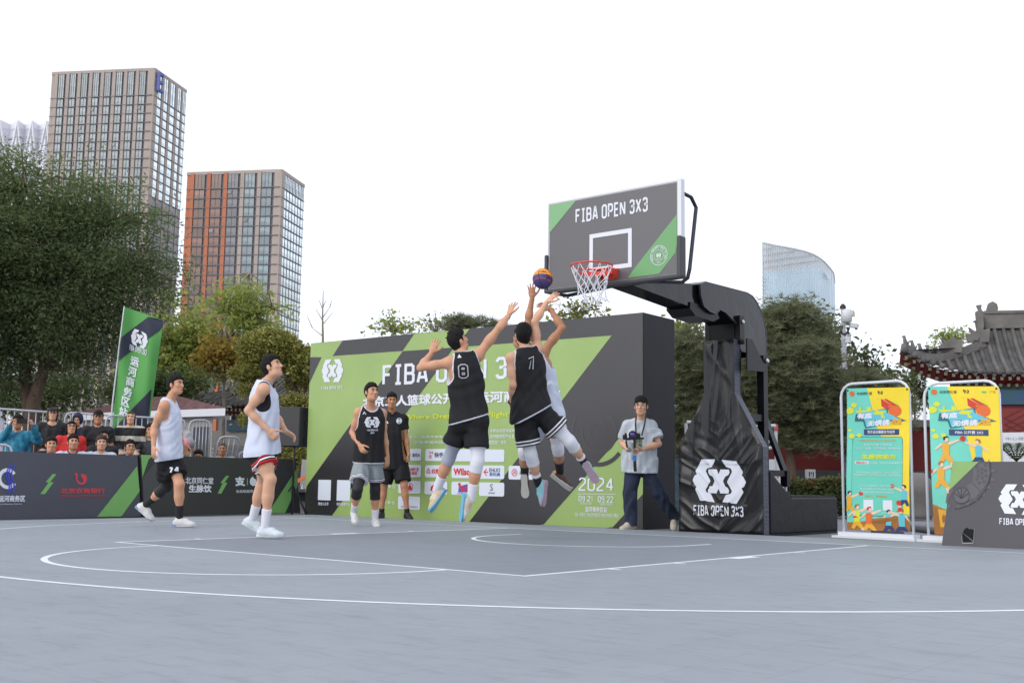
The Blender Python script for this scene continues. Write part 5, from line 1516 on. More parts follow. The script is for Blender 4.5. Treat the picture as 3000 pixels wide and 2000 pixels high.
def head_frame(f, up):
 f = unit(f); u = unit(np.asarray(up, float) - f * (np.asarray(up, float) @ f)); r = np.cross(f, u)
 return np.array([r, f, u])
def head_prims(c, A, s=1.0, ear=True):
 P = lambda x, y, z: c + s * (A[0] * x + A[1] * y + A[2] * z)
 o = [(ell(P(0, -.008, .028), A, s * np.array([.076, .094, .090])), .02), (ell(P(0, .028, -.035), A, s * np.array([.058, .064, .082])), .03),
  (ell(P(0, .052, -.088), A, s * np.array([.034, .034, .030])), .03), (cone(P(0, .090, .022), P(0, .106, -.022), s * .008, s * .0135), .012),
  (ell(P(0, .078, .040), A, s * np.array([.048, .016, .014])), .015)]
 for e in (-1, 1):
  o.append((ell(P(e * .039, .058, -.016), A, s * np.array([.022, .026, .024])), .02)); o.append((ell(P(e * .042, .020, -.072), A, s * np.array([.016, .03, .026])), .03))
  o.append((ell(P(e * .013, .098, -.028), A, s * np.array([.009, .010, .007])), .006))
  if ear: o.append((ell(P(e * .079, -.006, -.006), A, s * np.array([.010, .020, .032])), .006))
 return o
def tiny(name, prims, h, m, par, smooth=True):
 lo = np.min([p[0][0] for p in prims], 0); hi = np.max([p[0][1] for p in prims], 0)
 f = Field(lo, hi, h)
 for p, k in prims: f.add(p, k)
 V, F = f.mesh()
 return part(name, (V, F), m, par, smooth=smooth)

class Body:
 def __init__(s, name, base, label, tone=0, build=1.0, sc=1.0, group=None, cat='person'):
  s.r = root('person', base, label, cat, group)
  s.skin = skin_mat(tone); s.b = build; s.sc = sc; s.J = {}; s.pr = []; s.fine = []; s.seed = int(rng.integers(1e6))
 def torso(s):
  J = s.J; sc, b = s.sc, s.b
  P = (J['HL'] + J['HR']) / 2; N = J['N']; sd0 = J['HR'] - J['HL']; sd1 = J['SR'] - J['SL']; f = s.fwd
  s.P = P; s.ax = unit(N - P)
  tab = [(-.10, .135, .105, 0), (.02, .168, .118, -.005), (.22, .150, .108, 0), (.40, .140, .104, .004), (.62, .160, .116, .004), (.80, .170, .116, 0), (.92, .135, .088, -.01), (1.0, .075, .062, -.01)]
  tab = [(t, w * sc * b, d * sc * b, o) for t, w, d, o in tab]
  s.tab = tab
  o = [(loft(P, N, sd0, sd1, tab, f), .03)]
  for k in 'LR':
   o.append((cone(N - s.ax * .02, J['S' + k], .052 * sc, .050 * sc), .05)); 
  for k in 'LR':
   H, K, A = (J.get(x + k) for x in 'HKA')
   if K is None: continue
   o.append((cone(H + (H - P) * .12, H * .45 + K * .55, .092 * sc * b, .078 * sc * b), .05)); o.append((cone(H * .5 + K * .5, K, .078 * sc * b, .056 * sc), .04))
   o.append((ell(H - f * .03, np.eye(3), np.array([.10, .10, .10]) * sc * b), .05))
   if A is None: continue
   d = A - K; bk = -f - unit(d) * (-f @ unit(d)); bk = unit(bk)
   o.append((cone(K, K + d * .35, .054 * sc, .055 * sc), .03)); o.append((cone(K + d * .12 + bk * .012, K + d * .45 + bk * .010, .048 * sc, .046 * sc), .04))
   o.append((cone(K + d * .35, A, .050 * sc, .034 * sc), .03)); o.append((ell(K - bk * .012, np.eye(3), np.array([.050] * 3) * sc), .03))
  s.leg = o[3:]; s.pr += o; s.armp = []
  s.hipp = [p for p in s.leg if np.linalg.norm((p[0][0] + p[0][1]) / 2 - P) < .34 * sc]
  return s
 def arms(s, hand=True, **kw):
  J = s.J; sc = s.sc; b = .5 + s.b * .5
  for k in 'LR':
   S, E, W = (J.get(x + k) for x in 'SEW')
   if E is None: continue
   d = E - S; n0 = len(s.pr)
   s.pr.append((ell(S, np.eye(3), np.array([.062] * 3) * sc * b), .04)); s.pr.append((cone(S, S + d * .6, .050 * sc * b, .047 * sc * b), .04))
   s.pr.append((cone(S + d * .5, E, .047 * sc * b, .037 * sc), .03))
   if W is None: continue
   e = W - E
   s.pr.append((cone(E, E + e * .35, .038 * sc, .042 * sc * b), .025)); s.pr.append((cone(E + e * .3, W, .041 * sc * b, .026 * sc), .03))
   s.armp.append((k, s.pr[n0:]))
   h = kw.get(k)
   if h: 
    for p in hand_prims(W, h['d'] if 'd' in h else e, h['n'], h['t'], h.get('c', .3), h.get('s', .1), sc, h.get('f')): s.fine.append(p)
  return s
 def head(s, c, f, up=(0, 0, 1), hs=1.0):
  s.hc = np.asarray(c, float); s.hA = head_frame(f, up); s.hs = hs * (.5 + .5 * s.sc)
  A = s.hA; nk = s.hc - A[2] * .075 * s.hs - A[1] * .018
  s.pr.append((cone(s.J['N'] - s.ax * .02 + s.fwd * .005, nk, .058 * s.sc, .054 * s.sc), .03))
  s.fine.append('HEAD')
  return s
 def grow(s, h=.011, hf=.0052):
  pr = s.pr
  lo = np.min([p[0][0] for p in pr], 0); hi = np.max([p[0][1] for p in pr], 0)
  f = Field(lo, hi, h)
  for p, k in pr: f.add(p, k)
  s.field = f
  V, F = f.mesh(); VV = [V]; FF = [F]; n = len(V)
  hp = [p for p in s.fine if p != 'HEAD']
  groups = []
  if hp:
   m = len(hp) // (len(hp) // 17) if len(hp) >= 17 else len(hp)
   groups = [hp[i:i + 17] for i in range(0, len(hp), 17)]
  groups.append(head_prims(s.hc, s.hA, s.hs) + [(cone(s.J['N'] + s.ax * .0, s.hc - s.hA[2] * .075 * s.hs - s.hA[1] * .018, .052 * s.sc, .0545 * s.sc), .03)])
  for gp in groups:
   lo = np.min([p[0][0] for p in gp], 0); hi = np.max([p[0][1] for p in gp], 0)
   ff = Field(lo, hi, hf)
   for p, k in gp: ff.add(p, k)
   if gp is groups[-1]:
    for e in (-1, 1):   # eye hollows
     cc = s.hc + s.hs * (s.hA[0] * e * .031 + s.hA[1] * .094 + s.hA[2] * .014); lo_, hi_, fn = ell(cc, s.hA, s.hs * np.array([.018, .012, .011]))
     sl, P = ff.box(lo_, hi_, .01); d = -fn(P); g = ff.g[sl]; k = .012; hh = np.maximum(k - np.abs(g - d), 0) / k; ff.g[sl] = np.maximum(g, d) + hh * hh * k * .25
   v, q = ff.mesh(); VV.append(v); FF.append(q + n); n += len(v)
  part('body', (np.vstack(VV), np.vstack(FF)), s.skin, s.r, smooth=True)
  s.face(); return s
 def face(s):
  A, c, k = s.hA, s.hc, s.hs; P = lambda x, y, z: c + k * (A[0] * x + A[1] * y + A[2] * z)
  for e in (-1, 1):
   m_ = MB()
   def sphere(cc, r, mi, nn=8):
    V = []; 
    for j in range(1, nn):
     ph = math.pi * j / nn
     for i in range(12): t = 2 * math.pi * i / 12; V.append(cc + A[0] * r[0] * math.cos(t) * math.sin(ph) + A[1] * r[1] * math.cos(ph) + A[2] * r[2] * math.sin(t) * math.sin(ph))
    F = [(j * 12 + i, j * 12 + (i + 1) % 12, (j + 1) * 12 + (i + 1) % 12, (j + 1) * 12 + i) for j in range(nn - 2) for i in range(12)] + [tuple(range(12)), tuple(range((nn - 2) * 12, (nn - 1) * 12))]
    m_.add(V, F, mi)
   sphere(P(e * .031, .081, .012), (.0150 * k, .010 * k, .0062 * k), 0); sphere(P(e * .031, .0855, .012), (.0066 * k, .0066 * k, .0060 * k), 1)
   part('eye', m_, [M_eyew, M_eye], s.r, smooth=True)
   m_ = MB(); m_.tube([P(e * .012, .097, .031), P(e * .030, .095, .038), P(e * .050, .080, .033)], [.0030 * k, .0042 * k, .0022 * k], 6); part('eyebrow', m_, M_hair, s.r)
   m_ = MB(); m_.tube([P(e * .017, .0895, .0165), P(e * .030, .0925, .0205), P(e * .046, .082, .0165)], .0020 * k, 5); part('eyelid', m_, M_hair, s.r)
  tiny('lips', [(cone(P(-.019, .083, -.0665), P(0, .0915, -.063), .004 * k, .0065 * k), .004), (cone(P(.019, .083, -.0665), P(0, .0915, -.063), .004 * k, .0065 * k), .004), (cone(P(-.013, .086, -.074), P(.013, .086, -.074), .0055 * k, .0055 * k), .004)], .003, M_lip, s.r)
 def hair(s, style='short', m=None, vol=1.0):
  A, c, k = s.hA, s.hc, s.hs; P = lambda x, y, z: c + k * (A[0] * x + A[1] * y + A[2] * z); m = m or M_hair
  base = head_prims(s.hc, s.hA, s.hs, ear=False) + [(cone(s.J['N'], s.hc - s.hA[2] * .075 * k - s.hA[1] * .018, .052 * s.sc, .0545 * s.sc), .03)]
  pr = []
  if style in ('short', 'spiky', 'fringe'): pr.append((ell(P(0, .012, .086), A, k * np.array([.068 * vol, .080, .052 * vol])), .03))
  if style in ('spiky', 'short'):
   r = np.random.default_rng(s.seed); q_ = 1.0 if style == 'spiky' else .62
   for i in range(40):
    t = r.uniform(0, 6.28); ph = r.uniform(0, 1.25); v = vec(math.cos(t) * math.sin(ph), math.sin(t) * math.sin(ph), math.cos(ph)); b_ = P(*(v * vec(.074, .088, .092) + vec(0, -.008, .035))); pr.append((cone(b_, b_ + k * (A.T @ (v + vec(0, .25, 0))) * r.uniform(.022, .042) * q_, .017 * k, .004), .008))
  if style == 'fringe': pr.append((cone(P(-.045, .074, .066), P(.045, .076, .062), .018 * k, .018 * k), .02))
  if style == 'long':
   for e in (-1, 1):
    pr.append((cone(P(e * .062, .0, .03), P(e * .066, .012, -.075), .034 * k, .024 * k), .03)); pr.append((cone(P(e * .04, -.06, .0), P(e * .05, -.05, -.11), .045 * k, .04 * k), .03))
   pr.append((cone(P(-.03, .070, .082), P(.045, .062, .060), .020 * k, .016 * k), .02))
  if style == 'bun': pr.append((ell(P(0, -.07, .02), A, k * np.array([.05, .05, .05])), .02)); pr.append((cone(P(.06, -.02, .03), P(.075, .01, -.07), .02 * k, .008 * k), .02)); pr.append((cone(P(-.06, -.02, .03), P(-.075, .0, -.06), .02 * k, .008 * k), .02))
  lo = P(0, 0, 0) - .17; hi = P(0, 0, 0) + .17
  f = Field(lo, hi, .0062)
  for p, kk in base: f.add(p, kk)
  G = f.grid(); q = (G - c) @ A.T / k; x, y, z = q[..., 0], q[..., 1], q[..., 2]
  line = {'short': .072, 'spiky': .070, 'fringe': .052, 'long': .058, 'bun': .068, 'shaved': .070, 'cap': .06}[style]
  front = line - .012 * np.abs(x) / .06 - z                                  # brow hairline
  sidel = np.where(y > .030, np.minimum(front, (.045 + (y - .03) * .3) - z), -.004 - z)      # temple, then the sideburn
  sidel = np.where(y > .030, (.040 + (y - .03) * .45) - z, -.012 - z)
  nape = np.where(y > -.022, .008 - z - (y < .012) * .004 + (np.abs(y + .004) > .018) * -.0, -.078 + .25 * (y + .1) - z)
  cut = np.where(y > .055, front, np.where(y > .014, sidel, np.where((y > -.026), .012 - z, nape)))
  cut = np.where((np.abs(x) < .045) & (y > 0), np.where(z > 0, front, .05), cut)
  if style in ('long', 'bun'): cut = np.where(y > .050, front, np.where((y > -.02) & (z < .03), .060 - np.abs(x) + np.maximum(0, -.09 - z), np.maximum(-.125 - z, (y + .02) * (z < -.02))))
  cut = cut + .0035 * np.sin(x * 260 + z * 40) * np.sin(y * 230)
  f.g -= (np.clip(-cut * .40 + .003, .003, .0125) if style != 'shaved' else .0035 + 0 * cut).astype(np.float32)
  for p, kk in pr: f.add(p, kk)
  if style != 'shaved':
   f.g += .0022 * (np.sin(x * 190 + 3 * np.sin(y * 60)) * np.sin(z * 110 + y * 70 + s.seed)) + .0016 * np.sin(x * 320 + z * 90) * np.sin(y * 280 - z * 150)
  f.g = np.maximum(f.g, (cut * k).astype(np.float32))
  V, F = f.mesh()
  if len(V): part('hair', (V, F), m, s.r, smooth=True)
 def glasses(s, m=None):
  A, c, k = s.hA, s.hc, s.hs; P = lambda x, y, z: c + k * (A[0] * x + A[1] * y + A[2] * z); m_ = MB()
  for e in (-1, 1): m_.tube([P(e * .032 + .023 * math.cos(t), .104 - .012 * abs(math.cos(t)) * (e * math.cos(t) > 0), .010 + .017 * math.sin(t)) for t in np.linspace(0, 6.283, 17)[:-1]], .0016 * k, 5, closed=True); m_.tube([P(e * .056, .094, .014), P(e * .080, .0, .010)], .0016 * k, 5)
  m_.tube([P(-.009, .106, .013), P(.009, .106, .013)], .0016 * k, 5); part('glasses', m_, m or M_wire, s.r)
 def cap(s, m, wide=False):
  A, c, k = s.hA, s.hc, s.hs; P = lambda x, y, z: c + k * (A[0] * x + A[1] * y + A[2] * z)
  pr = [(ell(P(0, -.008, .045), A, k * np.array([.092, .108, .088])), .0)]
  f = Field(pr[0][0][0], pr[0][0][1], .007); f.add(pr[0][0], 0); G = f.grid(); q = (G - c) @ A.T / k; f.g = np.maximum(f.g, (.048 - .25 * (q[..., 1] + .1) * -.2 - q[..., 2]) * k); V, F = f.mesh()
  part('cap', (V, F), m, s.r, smooth=True); m_ = MB(); V = []
  for z in (.050, .056):
   for t in np.linspace(-1.25, 1.25, 13): V.append(P(.086 * math.sin(t), .06 + .10 * math.cos(t) - .0 , z - .012 * math.cos(t)))
  m_.add(V, [tuple(range(13)), tuple(range(25, 12, -1))] + [(i, i + 1, 14 + i, 13 + i) for i in range(12)]); part('cap_brim', m_, m, s.r)
 # ---- clothes
 def shell(s, name, base_prims, off, cuts, m, h=.011, fold=0.0, loose=None, min_k=.03, body=True, attr2=None, label=None):
  """cloth = body part swollen by off, joined with loose volumes, cut by the list of cuts (positive = outside)"""
  pr = list(base_prims); al = pr + (loose or [])
  lo = np.min([p[0][0] for p in al], 0) - off; hi = np.max([p[0][1] for p in al], 0) + off
  f = Field(lo, hi, h)
  if pr:
   for p, k in pr: f.add(p, k)
   f.g -= off
  if loose:
   f2 = Field(lo, hi, h)
   for p, k in loose: f2.add(p, k)
   G = f2.grid()
   if fold: f2.g += wob(G, s.ax, fold * 1.5, s.seed)
   k = .015; hh = np.maximum(k - np.abs(f.g - f2.g), 0) / k; f.g = np.minimum(f.g, f2.g) - hh * hh * k * .25
  G = f.grid(); v = np.full(f.g.shape, -9.0)
  for cfn in cuts: v = np.maximum(v, cfn(G))
  vv = v.copy(); f.g = np.maximum(f.g, v).astype(np.float32)
  V, F = f.mesh()
  if not len(V): return None, None
  def smp(arr):     # trilinear
   t = (V - f.lo) / f.h; i = np.clip(np.floor(t).astype(int), 0, f.n - 2); w = t - i; o = 0
   for a in (0, 1):
    for b in (0, 1):
     for c in (0, 1): o = o + arr[i[:, 0] + a, i[:, 1] + b, i[:, 2] + c] * (w[:, 0] if a else 1 - w[:, 0]) * (w[:, 1] if b else 1 - w[:, 1]) * (w[:, 2] if c else 1 - w[:, 2])
   return o
  at = {'v': smp(vv)}
  if attr2: at['w'] = attr2(V)
  o = part(name, (V, F), m, s.r, smooth=True, attrs=at, label=label)
  return o, (V, F)
 def tank(s, m, hem=-.10, off=.018, w=.19, wh=.205, neck=.088, arm=.095, fold=.006, hemtilt=None, drop=.0, deep=.14, name='jersey'):
  J = s.J; sc, b, f, ax = s.sc, s.b, s.fwd, s.ax; P, N = s.P, J['N']
  tab = [(hem - .1, wh, wh * .82, 0), (.0, wh * .98, wh * .80, 0), (.35, w * .97, w * .74, .004), (.6, w, w * .74, .006), (.8, w * .98, w * .68, .0), (.93, w * .80, w * .52, -.008), (1.0, w * .52, w * .40, -.01)]
  tab = [(t, x * sc * b, y * sc * b, o) for t, x, y, o in tab]
  sd0 = J['HR'] - J['HL']; sd1 = J['SR'] - J['SL']
  L = np.linalg.norm(N - P); hp = P + ax * hem * L; hn = -ax if hemtilt is None else unit(-ax + hemtilt)
  cuts = [lambda G: (G - hp) @ hn]
  nc = N + f * .035 + ax * .045
  cuts.append(lambda G: neck * sc - np.sqrt((((G - nc) @ ax) * .8) ** 2 + np.linalg.norm((G - nc) - ((G - nc) @ ax)[..., None] * ax, axis=-1) ** 2))
  for k in 'LR':
   S = J['S' + k]; sd = unit(S - N); sd = unit(sd - ax * (sd @ ax)); a = S + sd * .055 * sc + ax * .06; b_ = S + sd * .055 * sc - ax * deep * sc
   d = b_ - a; L2 = d @ d
   def cf(G, a=a, d=d, L2=L2):
    q = G - a; t = np.clip(q @ d / L2, 0, 1); return arm * sc - np.linalg.norm(q - t[..., None] * d, axis=-1)
   cuts.append(cf)
  base = s.pr[:3] + s.hipp
  return s.shell(name, base, off, cuts, m, loose=[(loft(P, N, sd0, sd1, tab, f), .03)], fold=fold)
 def shorts(s, m, flen=.52, r0=.125, r1=.150, off=.012, top=.0, fold=.010, attr2=None, name='shorts', rs=None):
  J = s.J; sc, b = s.sc, s.b; P = s.P; f = s.fwd; ax = s.ax
  lz = []; legs = []
  for k in 'LR':
   H, K = J['H' + k], J['K' + k]; fl = flen if not isinstance(flen, dict) else flen[k]; e = H + (K - H) * (fl + .12)
   legs.append((H, unit(K - H), np.linalg.norm(K - H) * fl)); lz.append((cone(H * 1.0 + (P - H) * .15, e, r0 * sc * b, r1 * sc * b), .02))
  def cut(G):
   d = []; v = []
   for H, dr, L in legs:
    q = G - H; t = q @ dr; rad = np.linalg.norm(q - t[..., None] * dr, axis=-1); d.append(rad); v.append(t - L)
   w = d[0] < d[1]; o = np.where(w, v[0], v[1])
   return o
  sd0 = J['HR'] - J['HL']
  tab = [(t, w * 1.04, d * 1.04, o) for t, w, d, o in s.tab if t < .45]
  lz.append((loft(P, J['N'], sd0, J['SR'] - J['SL'], tab, f), .03))
  L = np.linalg.norm(J['N'] - P)
  return s.shell(name, s.pr[:1] + s.leg, off, [cut, lambda G: (G - P) @ ax - top * L * 2], m, loose=lz, fold=fold, attr2=attr2)
 def band(s, name, k, kind, t0, t1, off, m, fold=0, h=.009, label=None):
  """sleeve round a limb between fractions t0..t1 of thigh (0..1) and shin (1..2)"""
  J = s.J
  a, b_, c_ = (J['H' + k], J['K' + k], J['A' + k]) if kind == 'leg' else (J['S' + k], J['E' + k], J['W' + k])
  def pt(t): return a + (b_ - a) * t if t <= 1 else b_ + (c_ - b_) * (t - 1)
  def dr(t): return unit(b_ - a) if t < 1 else unit(c_ - b_)
  p0, p1, d0, d1 = pt(t0), pt(t1), dr(t0), dr(t1 - 1e-6)
  mid = (p0 + p1) / 2; R = np.linalg.norm(p1 - p0) / 2 + .16
  src = s.leg if kind == 'leg' else s.pr
  pr = []
  for p, kk in src:
   lo, hi, fn = p
   if (np.maximum(lo, mid - R) < np.minimum(hi, mid + R)).all(): pr.append((p, kk))
  cuts = [lambda G: -((G - p0) @ d0), lambda G: (G - p1) @ d1, lambda G: np.linalg.norm(G - mid, axis=-1) - R]
  oth = 'R' if k == 'L' else 'L'
  if kind == 'leg' and J.get('K' + oth) is not None:
   q0, q1, q2 = J['H' + oth], J['K' + oth], J['A' + oth]
   def sg(G, x, y):
    d = y - x; q = G - x; t = np.clip(q @ d / (d @ d), 0, 1); return np.linalg.norm(q - t[..., None] * d, axis=-1)
   cuts.append(lambda G: np.minimum(sg(G, a, b_), sg(G, b_, c_)) - np.minimum(sg(G, q0, q1), sg(G, q1, q2)))
  lo = mid - R; hi = mid + R
  f = Field(lo, hi, h)
  for p, kk in pr: f.add(p, kk)
  f.g -= off; G = f.grid(); v = np.full(f.g.shape, -9.)
  for c in cuts: v = np.maximum(v, c(G))
  if fold: f.g += wob(G, unit(c_ - b_), fold, s.seed, (10, 30))
  f.g = np.maximum(f.g, v).astype(np.float32); V, F = f.mesh()
  if len(V):
   q = (V - p0) @ d0
   part(name, (V, F), m, s.r, smooth=True, attrs={'v': q}, label=label)
 def shoe(s, k, toe, mats_, up=None, sole=.028, heel=None, L=.29):
  """trainer: upper, midsole and laces; toe = direction of the foot"""
  A = s.J['A' + k]; sc = s.sc; f = unit(toe); u = np.asarray(up if up is not None else (0, 0, 1), float); u = unit(u - f * (u @ f)); sd = np.cross(f, u)
  Q = lambda x, y, z: A + sc * (f * x + sd * y + u * z)
  H = -.088
  up_ = [(ell(Q(-.020, 0, H + .045), [f, sd, u], sc * np.array([.066, .043, .050])), .03), (ell(Q(.060, 0, H + .042), [f, sd, u], sc * np.array([.090, .046, .046])), .03), (ell(Q(.138, .002, H + .030), [f, sd, u], sc * np.array([.076, .050, .036])), .03),
   (cone(Q(-.018, 0, H + .06), Q(-.012, 0, .022), sc * .042, sc * .043), .02), (cone(Q(.02, 0, H + .07), Q(.075, 0, H + .075), sc * .036, sc * .030), .03)]
  f1 = Field(np.min([p[0][0] for p in up_], 0), np.max([p[0][1] for p in up_], 0), .0065)
  for p, kk in up_: f1.add(p, kk)
  G = f1.grid(); z = (G - A) @ u; x = (G - A) @ f
  f1.g = np.maximum(f1.g, np.maximum((H + .010) * sc - z, z - (.014 + .10 * np.maximum(0, -x - .01)) * sc)); V, F = f1.mesh()
  par = part('shoe', (V, F), mats_[0], s.r, smooth=True)
  tabx = [(-.084, .026), (-.06, .036), (-.01, .037), (.04, .036), (.09, .042), (.14, .049), (.18, .044), (.205, .030), (.215, .015)]
  out = [(x, w) for x, w in tabx] + [(x, -w) for x, w in tabx[::-1]]
  mb = MB(); n = len(out); V = []
  for z, g in ((0.0, .84), (.005, .95), (.018, .97), (sole, .93)):
   for x, w in out: V.append(Q(x * 1.0 + (0 if g > 1 else -.002 * np.sign(x)), w * g, H + z + (.012 * max(0, x - .13) / .08)))
  F = [tuple(range(n - 1, -1, -1))] + [(r * n + i, r * n + (i + 1) % n, (r + 1) * n + (i + 1) % n, (r + 1) * n + i) for r in range(3) for i in range(n)] + [tuple(3 * n + i for i in range(n))]
  mb.add(V, F, 0)
  if len(mats_) > 2:     # tinted heel wedge and outsole
   mb.add([Q(x, w * 1.01 * g, H - .001) for x, w in out for g in (1,)], [tuple(range(n - 1, -1, -1))], 1)
  part('sole', mb, [mats_[1], mats_[2] if len(mats_) > 2 else mats_[1]], par, smooth=False)
  mb = MB()
  for i in range(5): x = .035 + .020 * i; z = H + .110 - .0105 * i * 1.0; mb.tube([Q(x, -.030, z - .016), Q(x, 0, z - .0005 - .002), Q(x + .008, .030, z - .016)], .0035 * sc, 5)
  part('laces', mb, mats_[3] if len(mats_) > 3 else M_lace, par)
  if len(mats_) > 4:
   mb = MB(); mb.add([Q(x, e * (w * 1.045), H + z) for e in (-1, 1) for x, w, z in ((-.086, .027, .006), (-.06, .037, .005), (-.02, .038, .008), (-.02, .038, .014), (-.06, .037, .026), (-.086, .027, .028))], [(0, 1, 2, 3, 4, 5), (11, 10, 9, 8, 7, 6)])
   part('sole_wedge', mb, mats_[4], par)
M_lace = mat('laces_pale', (.5, .5, .48), .7)

def solve(base, spec, L, sc=1.0):
 """joints from photo points: explicit depth offset, or a bone length hung from a parent"""
 J = {}
 for name, v in spec.items():
  if len(v) == 3: J[name] = at(v[0], v[1], base + v[2])
  else:
   x, y, par, sg = v; p0 = J[par]; l = L[name[0]] * sc
   lo, hi = 0.0, l * 1.2
   d0 = (p0 - CAM) @ CF
   best = min((abs(np.linalg.norm(at(x, y, d0 + sg * t) - p0) - l), t) for t in np.linspace(0, l * 1.05, 60))
   J[name] = at(x, y, d0 + sg * best[1])
 return J
LEN = {'E': .30, 'W': .27, 'K': .45, 'A': .44, 'N': .54}
WHITE_C = (.72, .74, .80)
def rel(r=0, f=0, u=0): return CR * r + CF * f + CU * u
M_vest = band_mat('vest_white', [], (.62, .66, .78), bump=.25)
M_trim = band_mat('vest_white_black_trim', [(-.020, .05, (.01, .01, .014))], (.62, .66, .78), bump=.25)
M_jb = band_mat('jersey_black', [(-.017, .05, (.62, .62, .70))], (.016, .016, .018), bump=.25)
M_sb = band_mat('shorts_black', [], (.012, .012, .014), bump=.3)
M_sox_w = mat('sock_white', (.70, .70, .76), .8, bump=.3, bscale=60, bdist=.003); M_sox_b = mat('sock_black', (.012, .012, .014), .8, bump=.3, bscale=60, bdist=.003)
M_slv_b = mat('sleeve_black', (.010, .010, .012), .6); M_slv_w = mat('sleeve_white', (.68, .69, .74), .7, bump=.35, bscale=40, bdist=.004); M_slv_g = mat('sleeve_grey', srgb((158, 166, 180)), .6, bump=.3, bscale=30, bdist=.004)
M_shw = mat('shoe_white', (.62, .62, .60), .55, noise=.12, nscale=25, bump=.5, bscale=70, bdist=.004); M_solw = mat('sole_white', (.66, .66, .66), .5); M_shb = mat('shoe_black', (.014, .014, .016), .5, bump=.5, bscale=60, bdist=.004); M_solb = mat('sole_black', (.02, .02, .022), .6)
def chest_print(bd, VF, items, center, right, up, m, name='jersey_print'):
 """flat print laid on cloth: items are (verts2d, faces) in metres about the centre"""
 bvh = BVHTree.FromPolygons([Vector(v) for v in VF[0]], [tuple(int(i) for i in q) for q in VF[1]])
 right = unit(right); up = unit(up - right * (up @ right)); n = np.cross(right, up)
 for V2, F2 in items:
  V2 = [(v[0], v[1], v[2] if len(v) > 2 else 0.0) for v in V2]; G2 = []
  for fc_ in F2:
   c4 = [np.array(V2[i]) for i in fc_]
   e1 = max(np.linalg.norm(c4[1] - c4[0]), np.linalg.norm(c4[-2] - c4[-1])) if len(c4) == 4 else 0; e2 = max(np.linalg.norm(c4[2] - c4[1]), np.linalg.norm(c4[3] - c4[0])) if len(c4) == 4 else 0
   na, nb_ = int(min(14, max(1, math.ceil(e1 / .012)))), int(min(14, max(1, math.ceil(e2 / .012))))
   if len(c4) != 4 or na * nb_ == 1: G2.append(tuple(fc_)); continue
   o = len(V2)
   for i in range(na + 1):
    for j in range(nb_ + 1): s_, t_ = i / na, j / nb_; V2.append(tuple((c4[0] * (1 - s_) + c4[1] * s_) * (1 - t_) + (c4[3] * (1 - s_) + c4[2] * s_) * t_))
   G2 += [(o + i * (nb_ + 1) + j, o + (i + 1) * (nb_ + 1) + j, o + (i + 1) * (nb_ + 1) + j + 1, o + i * (nb_ + 1) + j + 1) for i in range(na) for j in range(nb_)]
  used = sorted({i for f_ in G2 for i in f_}); mp_ = {u: i for i, u in enumerate(used)}; V2 = [V2[u] for u in used]; F2 = [tuple(mp_[i] for i in f_) for f_ in G2]
  out = []
  for v in V2:
   p = center + right * v[0] + up * v[1] + n * .35; h = bvh.ray_cast(Vector(p), Vector(-n), .6)
   q = np.array(h[0]) if h[0] is not None else np.full(3, np.nan)
   out.append(q + n * (.0035 + v[2]))
  out = np.array(out); dmed = np.nanmedian((out - center) @ n); bad = ~(np.abs((out - center) @ n - dmed) < .12)
  F2 = [f_ for f_ in F2 if not bad[list(f_)].any()]; out[np.isnan(out).any(1)] = center
  if F2: part(name, (out, F2), m, bd.r)
def outline_digits(sx, h, w=.05):
 """hollow numerals: outer and inner contour strokes"""
 V = []; F = []
 for ww, off in ((.05, 0),):
  v, f, W_ = caps(sx, .24)
 return v, f, W_
def num_items(sx, h, w=.2, cx=0, cy=0, wx=1.0, thin=None):
 v, f, W_ = caps(sx, w)
 return ([((p[0] - W_ / 2) * h * wx + cx, (p[1] - .5) * h + cy, p[2]) for p in v], f)
# ================================================================ the players
# --- white vest 74, walking to the right at the left of the court
J = solve(13.95, {'HR': (489, 1332, -.10), 'HL': (500, 1330, .10), 'N': (495, 1172, 0.0), 'SR': (482, 1188, -.19), 'SL': (500, 1188, .19),
 'ER': (452, 1251, 'SR', -.2), 'WR': (450, 1308, 'ER', -.3), 'EL': (520, 1255, 'SL', .6), 'WL': (535, 1300, 'EL', .2),
 'KL': (525, 1417, 'HL', -.5), 'AL': (526, 1520, 'KL', .1), 'KR': (489, 1424, 'HR', .5), 'AR': (424, 1481, 'KR', .5)}, LEN, 1.0)
b = Body('person', gnd(500, 1540), 'player in white vest and black shorts marked 74, walking at the left', 0)
b.J = J; b.fwd = unit(rel(1, -.25, 0)); b.torso()
b.arms(R={'n': rel(.5, .6), 't': rel(.8, -.3, 0), 'c': .28, 's': .12}, L={'n': rel(0, -1), 't': rel(1), 'c': .4})
b.head(at(514, 1128, 13.95), rel(.95, -.32, .14)); b.grow(); b.hair('spiky')
vf = b.tank(M_vest, hem=-.10, w=.195, wh=.205, fold=.008, hemtilt=b.fwd * .15)[1]
sf_ = b.shorts(M_sb, flen=.74, r0=.110, r1=.140)[1]
b.band('knee_sleeve', 'R', 'leg', .68, 1.38, .008, M_slv_b); b.band('sock', 'R', 'leg', 1.60, 1.99, .008, M_sox_b); b.band('sock', 'L', 'leg', 1.60, 1.99, .008, M_sox_b)
M_wedge = mat('wedge_blue', srgb((86, 150, 210)), .5)
b.shoe('R', rel(.78, -.1, -.62), [M_shw, M_solw, M_solw, M_lace, M_wedge], up=rel(.62, 0, .78)); b.shoe('L', rel(1, -.12, .0), [M_shw, M_solw, M_solw, M_lace, M_wedge])
chest_print(b, sf_, [num_items('74', .075, .26, wx=1.15)], at(511, 1375, 13.8), rel(1, -.0, .12), rel(0, 0, 1), M_white, 'number')
v_, f_, W_ = typed('FIBA OPEN 3X3', .05)
